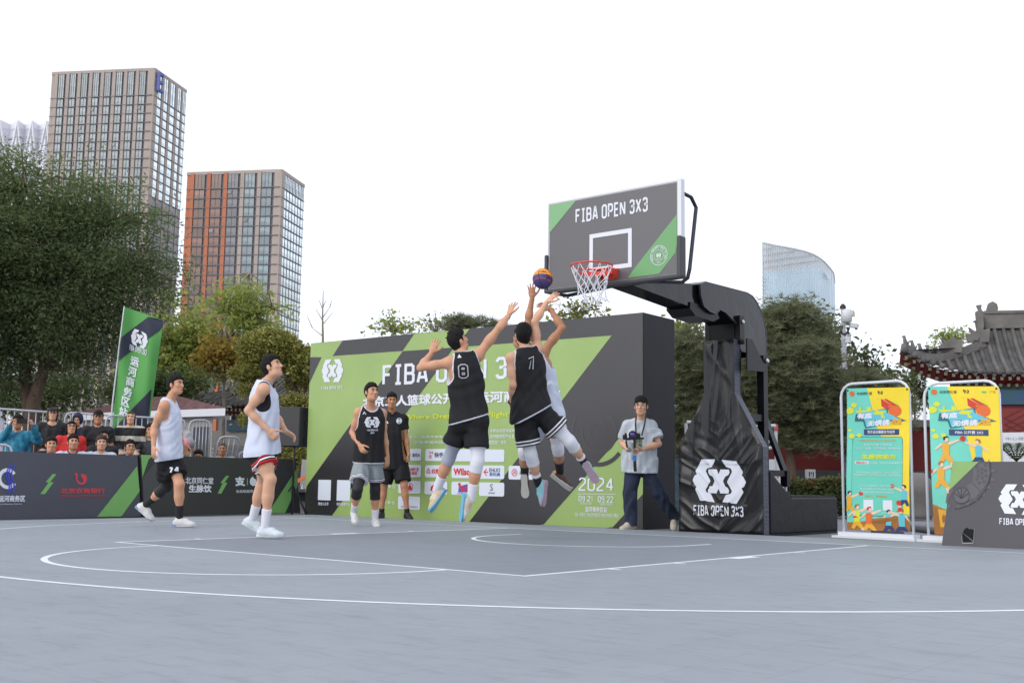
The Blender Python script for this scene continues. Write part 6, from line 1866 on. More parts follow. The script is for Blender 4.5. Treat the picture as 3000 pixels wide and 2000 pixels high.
chest_print(b, vf, [([((p[1] - .5) * .10, -(p[0] / W_ - .5) * .28) for p in v_], f_)], at(532, 1245, 13.8), rel(.6, -.8, 0), rel(0, 0, 1), mat('print_ink_dark', (.03, .03, .04), .6), 'chest_print')

# --- white vest with black trim, looking up right
J = solve(11.75, {'HR': (762, 1325, -.10), 'HL': (775, 1322, .10), 'N': (776, 1120, 0), 'SR': (772, 1140, -.20), 'SL': (785, 1138, .18),
 'ER': (727, 1202, 'SR', -.2), 'WR': (788, 1262, 'ER', -.5), 'EL': (805, 1215, 'SL', .3), 'WL': (838, 1264, 'EL', -.1),
 'KR': (791, 1404, 'HR', -.2), 'AR': (776, 1547, 'KR', .0), 'KL': (769, 1416, 'HL', .5), 'AL': (739, 1522, 'KL', .5)}, LEN, 1.0)
b = Body('person', gnd(775, 1572), 'player in white vest and red striped black shorts, side on, looking up', 2)
b.J = J; b.fwd = unit(rel(1, -.15, 0)); b.torso()
b.arms(R={'n': rel(.1, .9, -.3), 't': rel(.3, .2, .9), 'c': .75, 's': .05}, L={'n': rel(-.2, -.4, -.6), 't': rel(.4, .2, .9), 'c': .5, 's': .12, 'd': rel(.8, 0, -.45)})
b.head(at(796, 1076, 11.75), rel(.92, -.12, .34)); b.grow(); b.hair('short')
vf = b.tank(M_trim, hem=-.07, w=.205, wh=.225, fold=.010, hemtilt=b.fwd * .14, arm=.090)[1]
HR_, KR_ = J['HR'], J['KR']; ld = unit(KR_ - HR_)
def side(V):
 q = V - HR_; t = q @ ld; x = q @ b.fwd; return x
def pat(V):
 q = V - HR_; L = np.linalg.norm(KR_ - HR_) * .50; t = L - q @ ld; x = np.abs((q @ b.fwd) + .02)
 return t + np.clip(x - .07, 0, .05) * 1.0 * 0 + np.where(x < .045, -(.045 - x) * 1.0 + np.clip(.08 - t, 0, .08) * 0, 0) - np.clip(.07 - x, 0, .07) * -1.2
RED = srgb((205, 40, 48)); NVY = (.012, .012, .02)
M_str = band_mat('shorts_red_stripe', [(-.5, .018, RED, 'w'), (.034, .052, (.72, .72, .76), 'w'), (.068, .086, RED, 'w')], (.014, .014, .016), bump=.3)
sf_ = b.shorts(M_str, flen=.50, r0=.104, r1=.146, attr2=pat)[1]
chest_print(b, sf_, [num_items('1', .085, .34, wx=1.2)], at(801, 1318, 11.6), rel(1, -.0, .1), rel(0, 0, 1), M_white, 'number')
for k in 'LR': b.band('sock', k, 'leg', 1.60, 1.99, .008, M_sox_w)
M_she = mat('shoe_ice', (.60, .66, .70), .5, noise=.1, nscale=20, bump=.4, bscale=80, bdist=.003); M_teal = mat('swoosh_teal', srgb((120, 200, 220)), .5)
b.shoe('R', rel(1, -.15, 0), [M_she, M_solw]); b.shoe('L', rel(.86, -.05, -.45), [M_she, M_solw], up=rel(.45, 0, .86))
for k, toe, up in (('R', rel(1, -.15, 0), rel(0, 0, 1)), ('L', rel(.86, -.05, -.45), rel(.45, 0, .86))):
 A = J['A' + k]; f_ = unit(toe); u_ = unit(up - f_ * (up @ f_)); sd_ = np.cross(f_, u_); mb = MB()
 P_ = lambda x, z: A + f_ * x + u_ * z + sd_ * -(-.0435) * (1 if (sd_ @ -CF) > 0 else -1)
 mb.add([P_(-.01, -.035), P_(.0, -.05), P_(.05, -.062), P_(.10, -.05), P_(.05, -.070), P_(.0, -.066)], [(0, 1, 5), (1, 2, 4, 5), (2, 3, 4)]); part('side_mark', mb, M_teal, b.r)

# --- black jersey front on, grey shorts
J = solve(15.0, {'HR': (1063, 1352, .0), 'HL': (1099, 1352, .03), 'N': (1086, 1193, 0.02), 'SR': (1052, 1208, -.01), 'SL': (1119, 1211, .12),
 'ER': (1032, 1266, 'SR', .2), 'WR': (1054, 1303, 'ER', -.8), 'EL': (1126, 1276, 'SL', .2), 'WL': (1135, 1337, 'EL', -.3),
 'KR': (1047, 1433, 'HR', -.6), 'AR': (1037, 1498, 'KR', .7), 'KL': (1099, 1434, 'HL', .0), 'AL': (1099, 1521, 'KL', .1)}, LEN, .98)
b = Body('person', gnd(1085, 1540), 'player in black jersey, grey shorts and black knee sleeves facing the camera beside the referee', 0)
b.J = J; b.fwd = unit(rel(.35, -1, 0)); b.torso()
b.arms(R={'n': rel(.4, .8), 't': rel(.5, -.6), 'c': .45, 's': .06, 'd': rel(.45, -.3, -.75)}, L={'n': rel(-.6, .5), 't': rel(0, -1), 'c': .3, 's': .10, 'd': rel(.0, -.2, -1)})
b.head(at(1088, 1150, 14.93), rel(.62, -.72, .22)); b.grow(); b.hair('short')
vf = b.tank(M_jb, hem=-.02, w=.200, wh=.215, fold=.009, arm=.088)[1]
M_sg = band_mat('shorts_grey', [(-.012, .05, (.72, .72, .76)), (-.022, -.012, (.02, .02, .03)), (-.034, -.022, (.72, .72, .76)), (-.042, -.034, (.02, .02, .03))], srgb((140, 148, 152)), bump=.3)
b.shorts(M_sg, flen=.70, r0=.110, r1=.130, top=.05)
for k in 'LR': b.band('knee_sleeve', k, 'leg', .50, 1.32, .008, M_slv_b); b.band('sock', k, 'leg', 1.66, 1.99, .008, M_sox_w)
b.shoe('R', rel(.25, -.9, -.35), [M_shw, M_solw], up=rel(.1, -.35, .9)); b.shoe('L', rel(.32, -1, -.02), [M_shw, M_solw])
r_ = rel(.93, .37, 0); cc = at(1096, 1238, 14.8)
lg = [dense([(x * .155, y * .14) for x, y in p], .007) for p in LOGO]
chest_print(b, vf, lg, cc, r_, rel(0, 0, 1), M_white, 'emblem')
v_, f_, W_ = caps('FIBA OPEN 3X3', .17)
chest_print(b, vf, [([((p[0] / W_ - .5) * .15, p[1] * .024 - .115) for p in v_], f_)], cc, r_, rel(0, 0, 1), M_white, 'chest_lettering')
v_, f_, W_ = caps('2024', .17); chest_print(b, vf, [([((p[0] / W_ - .5) * .055, p[1] * .022 - .150) for p in v_], f_)], cc, r_, rel(0, 0, 1), M_white, 'chest_lettering')
chest_print(b, vf, [([(-.022, -.012), (0, .026), (.022, -.012)], [(0, 1, 2)])], at(1073, 1212, 14.8), r_, rel(0, 0, 1), M_white, 'maker_mark')

# --- referee
J = solve(18.15, {'HR': (1141, 1350, .02), 'HL': (1172, 1350, 0), 'N': (1149, 1212, 0.02), 'SR': (1124, 1227, .03), 'SL': (1182, 1228, -.02),
 'ER': (1120, 1282, 'SR', .1), 'WR': (1124, 1328, 'ER', -.2), 'EL': (1189, 1281, 'SL', -.1), 'WL': (1197, 1328, 'EL', -.2),
 'KR': (1125, 1422, 'HR', .1), 'AR': (1118, 1501, 'KR', .1), 'KL': (1184, 1420, 'HL', -.3), 'AL': (1193, 1502, 'KL', .1)}, LEN, 1.0)
b = Body('person', gnd(1160, 1521), 'referee in black polo shirt and shorts with a whistle in his mouth', 1, 1.08)
b.J = J; b.fwd = unit(rel(.15, -1, 0)); b.torso()
b.arms(R={'n': rel(.8, .2), 't': rel(0, -1), 'c': .5}, L={'n': rel(-.9, .1), 't': rel(0, -1), 'c': .55, 's': .04})
b.head(at(1147.5, 1174, 18.07), rel(.2, -1, .05), hs=1.02); b.grow(); b.hair('short')
def polo(b, m, sleeve=.55, hem=-.16, w=.205, wh=.215, neck=.068, rs=.064, fold=.008, low=None, slo=None, name='shirt'):
 """short or long sleeved top"""
 J = b.J; sc = b.sc; P, N, f, ax = b.P, J['N'], b.fwd, b.ax
 tab = [(hem - .12, wh, wh * .76, 0), (.0, wh * .99, wh * .76, 0), (.35, w * .98, w * .76, .004), (.6, w, w * .76, .006), (.8, w * .99, w * .68, 0), (.93, w * .82, w * .50, -.008), (1.0, w * .5, w * .38, -.01)]
 tab = [(t, x * sc * b.b, y * sc * b.b, o) for t, x, y, o in tab]; L = np.linalg.norm(N - P)
 lz = [(loft(P, N, J['HR'] - J['HL'], J['SR'] - J['SL'], tab, f), .03)]; arms = []
 for k in 'LR':
  S, E, W = J['S' + k], J.get('E' + k), J.get('W' + k)
  if E is None: continue
  lz.append((cone(N - ax * .03, S, .058 * sc, .066 * sc), .04))
  if sleeve <= 1: e = S + (E - S) * sleeve; lz.append((cone(S, e + unit(E - S) * .06, .070 * sc * b.b, rs * 1.15 * sc * b.b), .03)); arms.append((S, unit(E - S), np.linalg.norm(E - S) * sleeve))
  else:
   e = E + (W - E) * (sleeve - 1); lz.append((cone(S, E, .070 * sc * b.b, rs * sc), .03)); lz.append((cone(E, e, rs * sc, rs * .72 * sc), .03))
 hp = P + ax * hem * L
 cuts = [lambda G: -((G - hp) @ ax), lambda G: neck * sc - np.linalg.norm(G - (N + f * .03 + ax * .045), axis=-1)]
 if sleeve <= 1:
  for k, (S, dr, l) in zip('LR', arms):
   def cf(G, S=S, dr=dr, l=l):
    q = G - S; t = q @ dr; rad = np.linalg.norm(q - t[..., None] * dr, axis=-1); q2 = G - P; tt = q2 @ ax; ra = np.linalg.norm(q2 - tt[..., None] * ax, axis=-1)
    return np.where((t > 0) & (rad < .12) & (ra > .15), t - l, -1.0)
   cuts.append(cf)
 base = b.pr[:3] + b.hipp
 for kk_, ap in b.armp: base = base + (ap if sleeve > 1 else ap[:2])
 return b.shell(name, base, .013, cuts, m, loose=lz, fold=fold)
M_bk = band_mat('cloth_black', [], (.013, .013, .015), bump=.3)
vf = polo(b, M_bk)[1]; b.shorts(M_bk, flen=.86, r0=.12, r1=.125)
for k in 'LR': b.band('sock', k, 'leg', 1.84, 1.99, .008, M_sox_b)
b.shoe('R', rel(-.2, -1, 0), [M_shb, M_solb, M_solb, M_solb]); b.shoe('L', rel(.45, -.9, 0), [M_shb, M_solb, M_solb, M_solb])
q = MB(); hp_ = b.hc + b.hA[1] * .105 - b.hA[2] * .068; q.tube([hp_ - b.hA[1] * .02, hp_ + b.hA[1] * .014], .006, 8); q.tube([hp_ + b.hA[1] * .02 - b.hA[0] * .008, hp_ + b.hA[1] * .02 + b.hA[0] * .008], .009, 8); part('whistle', q, M_black, b.r)
v1 = [(.045 * math.cos(t), .045 * math.sin(t)) for t in np.linspace(0, 6.283, 21)[:-1]]; v2 = [(.036 * math.cos(t), .036 * math.sin(t)) for t in np.linspace(0, 6.283, 21)[:-1]]
chest_print(b, vf, [(v1 + v2, [(i, (i + 1) % 20, 20 + (i + 1) % 20, 20 + i) for i in range(20)])] + [dense([(x * .05, y * .045) for x, y in p], .004) for p in LOGO], at(1170, 1234, 17.9), rel(1, .12, 0), rel(0, 0, 1), M_white, 'badge')
chest_print(b, vf, [([(-.022, -.012), (0, .026), (.022, -.012)], [(0, 1, 2)])], at(1134, 1239, 17.9), rel(1, .1, 0), rel(0, 0, 1), M_white, 'maker_mark')
q = MB(); Nn = b.J['N'] + b.fwd * .02 + b.ax * .02
for e in (-1, 1): q.prism([Nn + b.hA[0] * e * .01 + b.fwd * .085 - b.ax * .045, Nn + b.hA[0] * e * .07 + b.fwd * .06 - b.ax * .02, Nn + b.hA[0] * e * .065 + b.fwd * .03 + b.ax * .03, Nn + b.hA[0] * e * .02 + b.fwd * .07 - b.ax * .0], b.fwd * .008)
part('collar', q, M_bk, b.r)

# --- black jersey number 8, leaping with his right arm stretched to the hoop
J = solve(11.75, {'HL': (1352, 1236, 0), 'HR': (1400, 1234, -.02), 'N': (1356, 1040, .0), 'SL': (1318, 1062, -.04), 'SR': (1400, 1041, .05),
 'EL': (1232, 1077, 'SL', .4), 'WL': (1265, 1033, 'EL', .9), 'ER': (1464, 958, 'SR', .5), 'WR': (1491, 922, 'ER', 1),
 'KL': (1317, 1338, 'HL', .35), 'AL': (1277, 1440, 'KL', .3), 'KR': (1399, 1349, 'HR', -.2), 'AR': (1378, 1468, 'KR', .3)}, LEN, 1.0)
b = Body('person', gnd(1375, 1590), 'jumping player in black jersey number 8, one arm stretched towards the hoop', 0)
b.J = J; b.fwd = unit(rel(.2, 1, 0)); b.torso()
b.arms(R={'d': rel(.25, .3, .8), 'n': rel(.6, .6, -.2), 't': rel(.9, 0, -.4), 'c': .12, 's': .34}, L={'d': rel(.28, .2, .9), 'n': rel(.2, 1, 0), 't': rel(1, 0, 0), 'c': .15, 's': .12})
b.head(at(1342, 1000, 11.8), rel(.80, .52, .38)); b.grow(); b.hair('spiky', vol=1.25)
vf = b.tank(M_jb, hem=.03, w=.195, wh=.220, fold=.009, arm=.100, hemtilt=rel(.18, 0, 0), deep=.12)[1]
b.shorts(M_sb, flen={'L': .56, 'R': .68}, r0=.112, r1=.138, top=.08)
b.band('leg_sleeve', 'L', 'leg', .45, 1.18, .007, M_slv_g, fold=.002); b.band('leg_sleeve', 'R', 'leg', .60, 1.28, .007, M_slv_w, fold=.003); b.band('sleeve_cuff', 'R', 'leg', .58, .70, .016, M_slv_w)
for k in 'LR': b.band('sock', k, 'leg', 1.56, 1.99, .009, M_sox_w, fold=.0015)
M_gold = mat('shoe_gold', srgb((196, 160, 96)), .5); M_solblue = mat('sole_blue', srgb((112, 178, 204)), .45, noise=.1, nscale=30)
M_mix = mat('shoe_white_gold', (.66, .66, .66), .5, noise=.5, nscale=16, color2=srgb((200, 168, 110)))
b.shoe('L', rel(-.42, -.12, -.62), [M_mix, M_solblue, M_solblue, M_lace], up=rel(-.35, .35, .75)); b.shoe('R', rel(-.12, .05, -.98), [M_mix, M_solblue, M_solblue, M_lace], up=rel(.9, .40, .1))
r_ = rel(1, .1, .07)
def hollow(b, vf, s_, c_, h, r_, up):
 v, f, W_ = caps(s_, .30); chest_print(b, vf, [([((p[0] - W_ / 2) * h, (p[1] - .5) * h) for p in v], f)], c_, r_, up, mat('print_number_white', (.5, .5, .52), .6), 'number')
 # black core inside the outline
 pl_ = GL[s_]; V = []; F = []; x = .15
 for pl in pl_[1]:
  pp_ = [(px, .15 + py * .70) for px, py in pl]; a_, q_ = stroke(pp_, .17); o = len(V); V += [(p[0] + x, p[1]) for p in a_]; F += [tuple(i + o for i in z) for z in q_]
 chest_print(b, vf, [([((p[0] - W_ / 2) * h, (p[1] - .5) * h) for p in V], F)], c_ , r_, up, M_bk, 'number_core')
hollow(b, vf, '8', at(1359, 1088, 11.5), .150, r_, rel(.07, 0, 1))
for o in b.r.children:
 if o.name.startswith('number_core'): o.location = tuple(np.array(o.location) - CF * .002)
chest_print(b, vf, [([(-.022, -.012), (0, .026), (.022, -.012)], [(0, 1, 2)])], at(1348, 1045, 11.5), r_, rel(.07, 0, 1), M_white, 'maker_mark')

# --- white vest opponent, hidden in part behind number 1
J = solve(12.75, {'HL': (1578, 1222, .06), 'HR': (1622, 1218, .0), 'N': (1566, 1028, .0), 'SL': (1536, 1024, .05), 'SR': (1593, 1030, -.02),
 'EL': (1546, 948, 'SL', .3), 'WL': (1559, 871, 'EL', -.1), 'ER': (1647, 960, 'SR', -.25), 'WR': (1612, 905, 'ER', .4),
 'KL': (1536, 1322, 'HL', .3), 'AL': (1538, 1400, 'KL', .8), 'KR': (1634, 1310, 'HR', .1), 'AR': (1641, 1388, 'KR', .8)}, LEN, 1.0)
b = Body('person', gnd(1600, 1580), 'jumping player in white vest with orange and brown shoes, mostly hidden behind number 1', 1)
b.J = J; b.fwd = unit(rel(-.3, 1, 0)); b.torso()
b.arms(L={'d': rel(-.05, 0, 1), 'n': rel(.2, .8), 't': rel(1, 0, 0), 'c': .08, 's': .18}, R={'d': rel(-.75, .0, .4), 'n': rel(-.4, .5, -.5), 't': rel(-.3, 0, -.9), 'c': .25, 's': .2})
b.head(at(1527, 992, 12.80), rel(-.55, .8, .35)); b.grow(); b.hair('fringe', vol=1.1)
b.tank(M_vest, hem=-.12, w=.200, wh=.215, fold=.010, arm=.098, deep=.13); b.shorts(band_mat('shorts_white', [], (.6, .63, .72)), flen=.55, r0=.12, r1=.135)
for k in 'LR': b.band('knee_sleeve', k, 'leg', .66, 1.20, .008, M_slv_w); b.band('sock', k, 'leg', 1.50, 1.99, .008, M_sox_b)
M_brn = mat('shoe_brown', srgb((70, 36, 28)), .5, bump=.4, bscale=60, bdist=.003); M_org = mat('shoe_orange', srgb((238, 160, 36)), .5); M_solg = mat('sole_pale', srgb((196, 196, 186)), .6, bump=.8, bscale=120, bdist=.004)
b.shoe('L', rel(.06, .25, -1), [M_brn, M_solg, M_solg, M_lace], up=rel(.1, 1, .15)); b.shoe('R', rel(.74, -.1, -.55), [M_brn, M_solg, M_solg, M_lace], up=rel(.45, .55, .7))
for k, f_, u_ in (('L', rel(.06, .25, -1), rel(.1, 1, .15)), ('R', rel(.74, -.1, -.55), rel(.45, .55, .7))):
 A = b.J['A' + k]; f_ = unit(f_); u_ = unit(u_ - f_ * (u_ @ f_)); tiny('heel_counter', [(ell(A - f_ * .030 - u_ * .038, [f_, np.cross(f_, u_), u_], [.056, .0435, .048]), .0)], .007, M_org, b.r)

# --- black jersey number 1, seen from behind
J = solve(12.25, {'HL': (1531, 1208, 0), 'HR': (1578, 1200, .0), 'N': (1545, 1026, .0), 'SL': (1499, 1050, -.05), 'SR': (1573, 1022, .06),
 'EL': (1503, 1128, 'SL', -.2), 'WL': (1499, 1182, 'EL', .8), 'ER': (1567, 942, 'SR', .2), 'WR': (1603, 884, 'ER', .6),
 'KL': (1554, 1328, 'HL', .1), 'AL': (1579, 1424, 'KL', .5), 'KR': (1668, 1292, 'HR', .0), 'AR': (1718, 1362, 'KR', .7)}, LEN, 1.0)
b = Body('person', gnd(1560, 1585), 'jumping player in black jersey number 1 with white knee sleeves, under the ball', 2)
b.J = J; b.fwd = unit(rel(-.15, 1, 0)); b.torso()
b.arms(L={'d': rel(-.05, .6, -.5), 'n': rel(.6, .3), 't': rel(0, .6, .6), 'c': .7, 's': .03}, R={'d': rel(.62, 0, .6), 'n': rel(.4, .5, -.6), 't': rel(.3, 0, -.9), 'c': .14, 's': .34})
b.head(at(1533, 981, 12.28), rel(-.1, .95, .30)); b.grow(); b.hair('short', vol=1.05)
vf = b.tank(M_jb, hem=-.08, w=.200, wh=.235, fold=.008, arm=.092, hemtilt=rel(.48, 0, 0), deep=.11)[1]
M_s1 = band_mat('shorts_black_white_bands', [(-.030, -.014, (.66, .66, .70)), (-.066, -.050, (.66, .66, .70))], (.013, .013, .015), bump=.3)
b.shorts(M_s1, flen={'L': .80, 'R': .64}, r0=.116, r1=.142, top=.12)
b.band('knee_sleeve', 'L', 'leg', .64, 1.32, .009, M_slv_w, fold=.002); b.band('knee_sleeve', 'R', 'leg', .58, 1.30, .009, M_slv_w, fold=.002)
for k in 'LR': b.band('sock', k, 'leg', 1.66, 1.99, .008, M_sox_b); b.band('sock_cuff', k, 'leg', 1.62, 1.70, .010, M_sox_w)
M_lil = mat('shoe_lilac', srgb((180, 176, 206)), .45, noise=.5, nscale=9, color2=srgb((110, 200, 200))); M_solp = mat('sole_pink', srgb((178, 152, 166)), .5, noise=.1, nscale=30)
b.shoe('L', rel(-.10, .15, -.98), [M_lil, M_solp, M_solp, M_lace], up=rel(-.85, .40, .0)); b.shoe('R', rel(.45, .35, -.75), [M_lil, M_solp, M_solp, M_lace], up=rel(-.25, .80, .4))
hollow(b, vf, '1', at(1557, 1066, 12.0), .165, rel(1, .0, -.1), rel(.22, 0, 1))
for o in b.r.children:
 if o.name.startswith('number_core'): o.location = tuple(np.array(o.location) - CF * .002)
chest_print(b, vf, [([(-.022, -.012), (0, .026), (.022, -.012)], [(0, 1, 2)])], at(1550, 1017, 12.0), rel(1, .0, -.2), rel(.22, 0, 1), M_white, 'maker_mark')
q = MB(); q.tube([b.J['WL'] + unit(b.J['EL'] - b.J['WL']) * .03 + (rel(1) * math.cos(t) + rel(0, .5, .8) * math.sin(t)) * .034 for t in np.linspace(0, 6.283, 13)[:-1]], .012, 6, closed=True); part('wristband', q, M_slv_b, b.r)

# --- photographer with a gimbal camera
J = solve(15.25, {'HR': (1857, 1366, .02), 'HL': (1893, 1366, 0), 'N': (1877, 1231, .02), 'SR': (1841, 1248, .0), 'SL': (1908, 1248, .02),
 'ER': (1822, 1295, 'SR', .3), 'WR': (1843, 1319, -.30), 'EL': (1930, 1300, -.08), 'WL': (1880, 1316, -.31),
 'KR': (1846, 1446, 'HR', -.1), 'AR': (1848, 1530, 'KR', .0), 'KL': (1929, 1440, 'HL', -.2), 'AL': (1975, 1512, 'KL', .6)}, LEN, 1.0)
b = Body('person', gnd(1850, 1548), 'photographer in pale grey t-shirt and jeans holding a gimbal camera', 2, 1.10)
b.J = J; b.fwd = unit(rel(-.1, -1, 0)); b.torso()
b.arms(R={'d': rel(.7, -.3, -.3), 'n': rel(0, .3, .9), 't': rel(.3, -.6, .4), 'c': .7, 's': .03}, L={'d': rel(-.9, -.25, -.1), 'n': rel(0, .4, .8), 't': rel(0, -.5, .7), 'c': .6, 's': .03})
b.head(at(1878.5, 1190, 15.18), rel(-.30, -1, .10), hs=1.05); b.grow(); b.hair('fringe', vol=1.1); b.glasses(mat('wire_silver', (.5, .5, .5), .3, metal=1))
vf = polo(b, band_mat('tshirt_grey', [], (.50, .54, .58), bump=.3), sleeve=.72, hem=-.12, w=.215, wh=.225, neck=.060, rs=.082, fold=.012)[1]
M_jean = mat('jeans_blue', srgb((38, 47, 66)), .85, noise=.25, nscale=5, bump=.6, bscale=18, bdist=.012)
lz = []; 
for k in 'LR': H, K, A = (b.J[x + k] for x in 'HKA'); lz += [(cone(H, K, .112, .092), .03), (cone(K, A + (A - K) * .05, .092, .082), .02)]
b.shell('jeans', b.pr[:1] + b.leg, .010, [lambda G: (G - b.P) @ b.ax - .12, lambda G: -((G - b.J['AR']) @ vec(0, 0, 1)) - .045 - 9 * (np.linalg.norm(G - b.J['AR'], axis=-1) > .3), lambda G: ((G - b.J['AL']) @ unit(b.J['AL'] - b.J['KL'])) - .03 - 9 * (np.linalg.norm(G - b.J['AL'], axis=-1) > .3)], M_jean, loose=lz, fold=.010)
M_shc = mat('shoe_cream', srgb((188, 180, 164)), .6, noise=.15, nscale=25, bump=.6, bscale=60, bdist=.004)
b.shoe('R', rel(-.75, -.65, 0), [M_shc, M_shc]); b.shoe('L', rel(-.15, -.75, -.5), [M_shc, M_shc], up=rel(-.1, -.4, .9))
q = MB()
for x in (1861, 1893):
 q.tube([at(x + (3 if x < 1870 else -1), 1219, 15.12), at(x + (1 if x < 1870 else -4), 1240, 14.98), at(1864 if x < 1870 else 1880, 1276, 14.97)], .011, 6)
part('lanyard', q, mat('strap_navy', (.02, .025, .04), .7), b.r)
q = MB(); c_ = at(1872, 1298, 14.92); q.obox(c_, rel(.045), rel(0, .004), rel(0, 0, .06)); part('badge_card', q, mat('card_green', srgb((62, 96, 60)), .4, noise=.6, nscale=30, color2=srgb((170, 190, 160))), b.r)
q = MB(); q.tube([b.J['WR'] + unit(b.J['ER'] - b.J['WR']) * .03 + (rel(0, .8, .5) * math.cos(t) + rel(-.5, 0, .8) * math.sin(t)) * .036 for t in np.linspace(0, 6.283, 13)[:-1]], .013, 6, closed=True); part('watch', q, M_slv_b, b.r)
gm = root('gimbal_camera', at(1858, 1290, 14.75), 'black camera with a violet lens on a hand held gimbal, held at the photographers waist', 'camera')
GMP = lambda x, y, d=14.78: at(x, y, d)
q = MB(); c_ = GMP(1856, 1276); q.obox(c_, rel(.060), rel(0, .035), rel(0, 0, .040)); o = part('camera_body', q, M_black, gm); bv = o.modifiers.new('b', 'BEVEL'); bv.width = .010; bv.segments = 2
q = MB(); to = rel(-.1, -1, .1); q.lathe(GMP(1853, 1273, 14.75), [(.050, 0), (.053, .05), (.052, .10), (.046, .105), (.040, .085)], 20, to); part('lens_barrel', q, M_black, gm, smooth=True)
q = MB(); q.lathe(GMP(1853, 1273, 14.75) + unit(to) * .085, [(.042, 0), (.030, .008), (.01, .011)], 20, to); part('lens_glass', q, mat('lens_violet', srgb((62, 40, 130)), .08, spec=1.0), gm, smooth=True)
q = MB(); q.bar(GMP(1832, 1286), GMP(1886, 1283), .02, .03); q.bar(GMP(1833, 1268), GMP(1833, 1288), .03, .03); q.obox(GMP(1831, 1280), rel(.028), rel(0, .03), rel(0, 0, .03)); q.obox(GMP(1870, 1276), rel(.024), rel(0, .04), rel(0, 0, .032)); part('gimbal_arm', q, M_black, gm)
q = MB(); q.tube([GMP(1859, 1288), GMP(1859, 1312)], .017, 10); q.tube([GMP(1859, 1335), GMP(1861, 1380)], .022, 10); q.tube([GMP(1834, 1290), GMP(1836, 1305), GMP(1844, 1318)], .012, 8); part('grip', q, M_black, gm)
q = MB(); q.tube([GMP(1859, 1333, 14.74), GMP(1859, 1350, 14.74)], .025, 10); part('grip_band', q, mat('band_blue', srgb((40, 120, 190)), .5), gm)
q = MB(); q.lathe(GMP(1843, 1317, 14.7), [(.02, 0), (.034, .01), (.034, .03), (.02, .04)], 12, to); part('wheel', q, mat('knob_grey', (.2, .2, .2), .3, metal=.7), gm)
q = MB(); q.tube([GMP(1848, 1296, 14.85), GMP(1848, 1345, 14.85)], .032, 10); part('water_bottle', q, mat('bottle_white', (.6, .62, .64), .3), gm)
# ================================================================ spectators behind the boards
def blot_mat(name, a, b_, sc=14, st=(1, 1, 2.2)):
 m = mat(name, a, .7, noise=.5, nscale=sc, color2=b_, detail=5, stretch=st); return m
M_blue = blot_mat('jacket_blue_pattern', srgb((20, 58, 110)), srgb((40, 150, 170)), 16, (1, 1, .5)); MATS['jacket_blue_pattern'] = M_blue
M_cblk = mat('cloth_black_plain', (.016, .016, .019), .8, bump=.4, bscale=10, bdist=.02); M_hood = mat('hoodie_red', srgb((206, 48, 46)), .8, bump=.4, bscale=12, bdist=.02)
M_navy = mat('jacket_navy', srgb((36, 36, 66)), .8, bump=.4, bscale=12, bdist=.02); M_bib = mat('bib_white', (.60, .63, .74), .8, bump=.3, bscale=12, bdist=.02)
M_stripe = mat('sweater_striped', (.016, .016, .018), .85, bump=.4, bscale=30, bdist=.01)
nt = M_stripe.node_tree; b_ = nt.nodes['Principled BSDF']; tc = nt.nodes.new('ShaderNodeTexCoord'); sx = nt.nodes.new('ShaderNodeSeparateXYZ'); mo = nt.nodes.new('ShaderNodeMath'); mo.operation = 'PINGPONG'; mo.inputs[1].default_value = .115
gt = nt.nodes.new('ShaderNodeMath'); gt.operation = 'GREATER_THAN'; gt.inputs[1].default_value = .072; mx = nt.nodes.new('ShaderNodeMixRGB'); mx.inputs[1].default_value = (.016, .016, .018, 1); mx.inputs[2].default_value = (*srgb((196, 188, 176)), 1)
nt.links.new(tc.outputs['Object'], sx.inputs[0]); nt.links.new(sx.outputs['Z'], mo.inputs[0]); nt.links.new(mo.outputs[0], gt.inputs[0]); nt.links.new(gt.outputs[0], mx.inputs[0]); nt.links.new(mx.outputs[0], b_.inputs['Base Color'])
M_gh = mat('hoodie_pale', srgb((178, 178, 188)), .8, bump=.4, bscale=12, bdist=.02); M_wp = blot_mat('tee_white_pattern', srgb((200, 200, 204)), srgb((120, 120, 130)), 30, (1, 1, 3)); M_gs = mat('shirt_grey', srgb((150, 152, 160)), .8, bump=.4, bscale=12, bdist=.02)
M_puff = mat('jacket_puffer', (.014, .016, .02), .35, spec=.6, bump=.8, bscale=14, bdist=.03)
M_capm = mat('cap_black', (.012, .012, .013), .8)
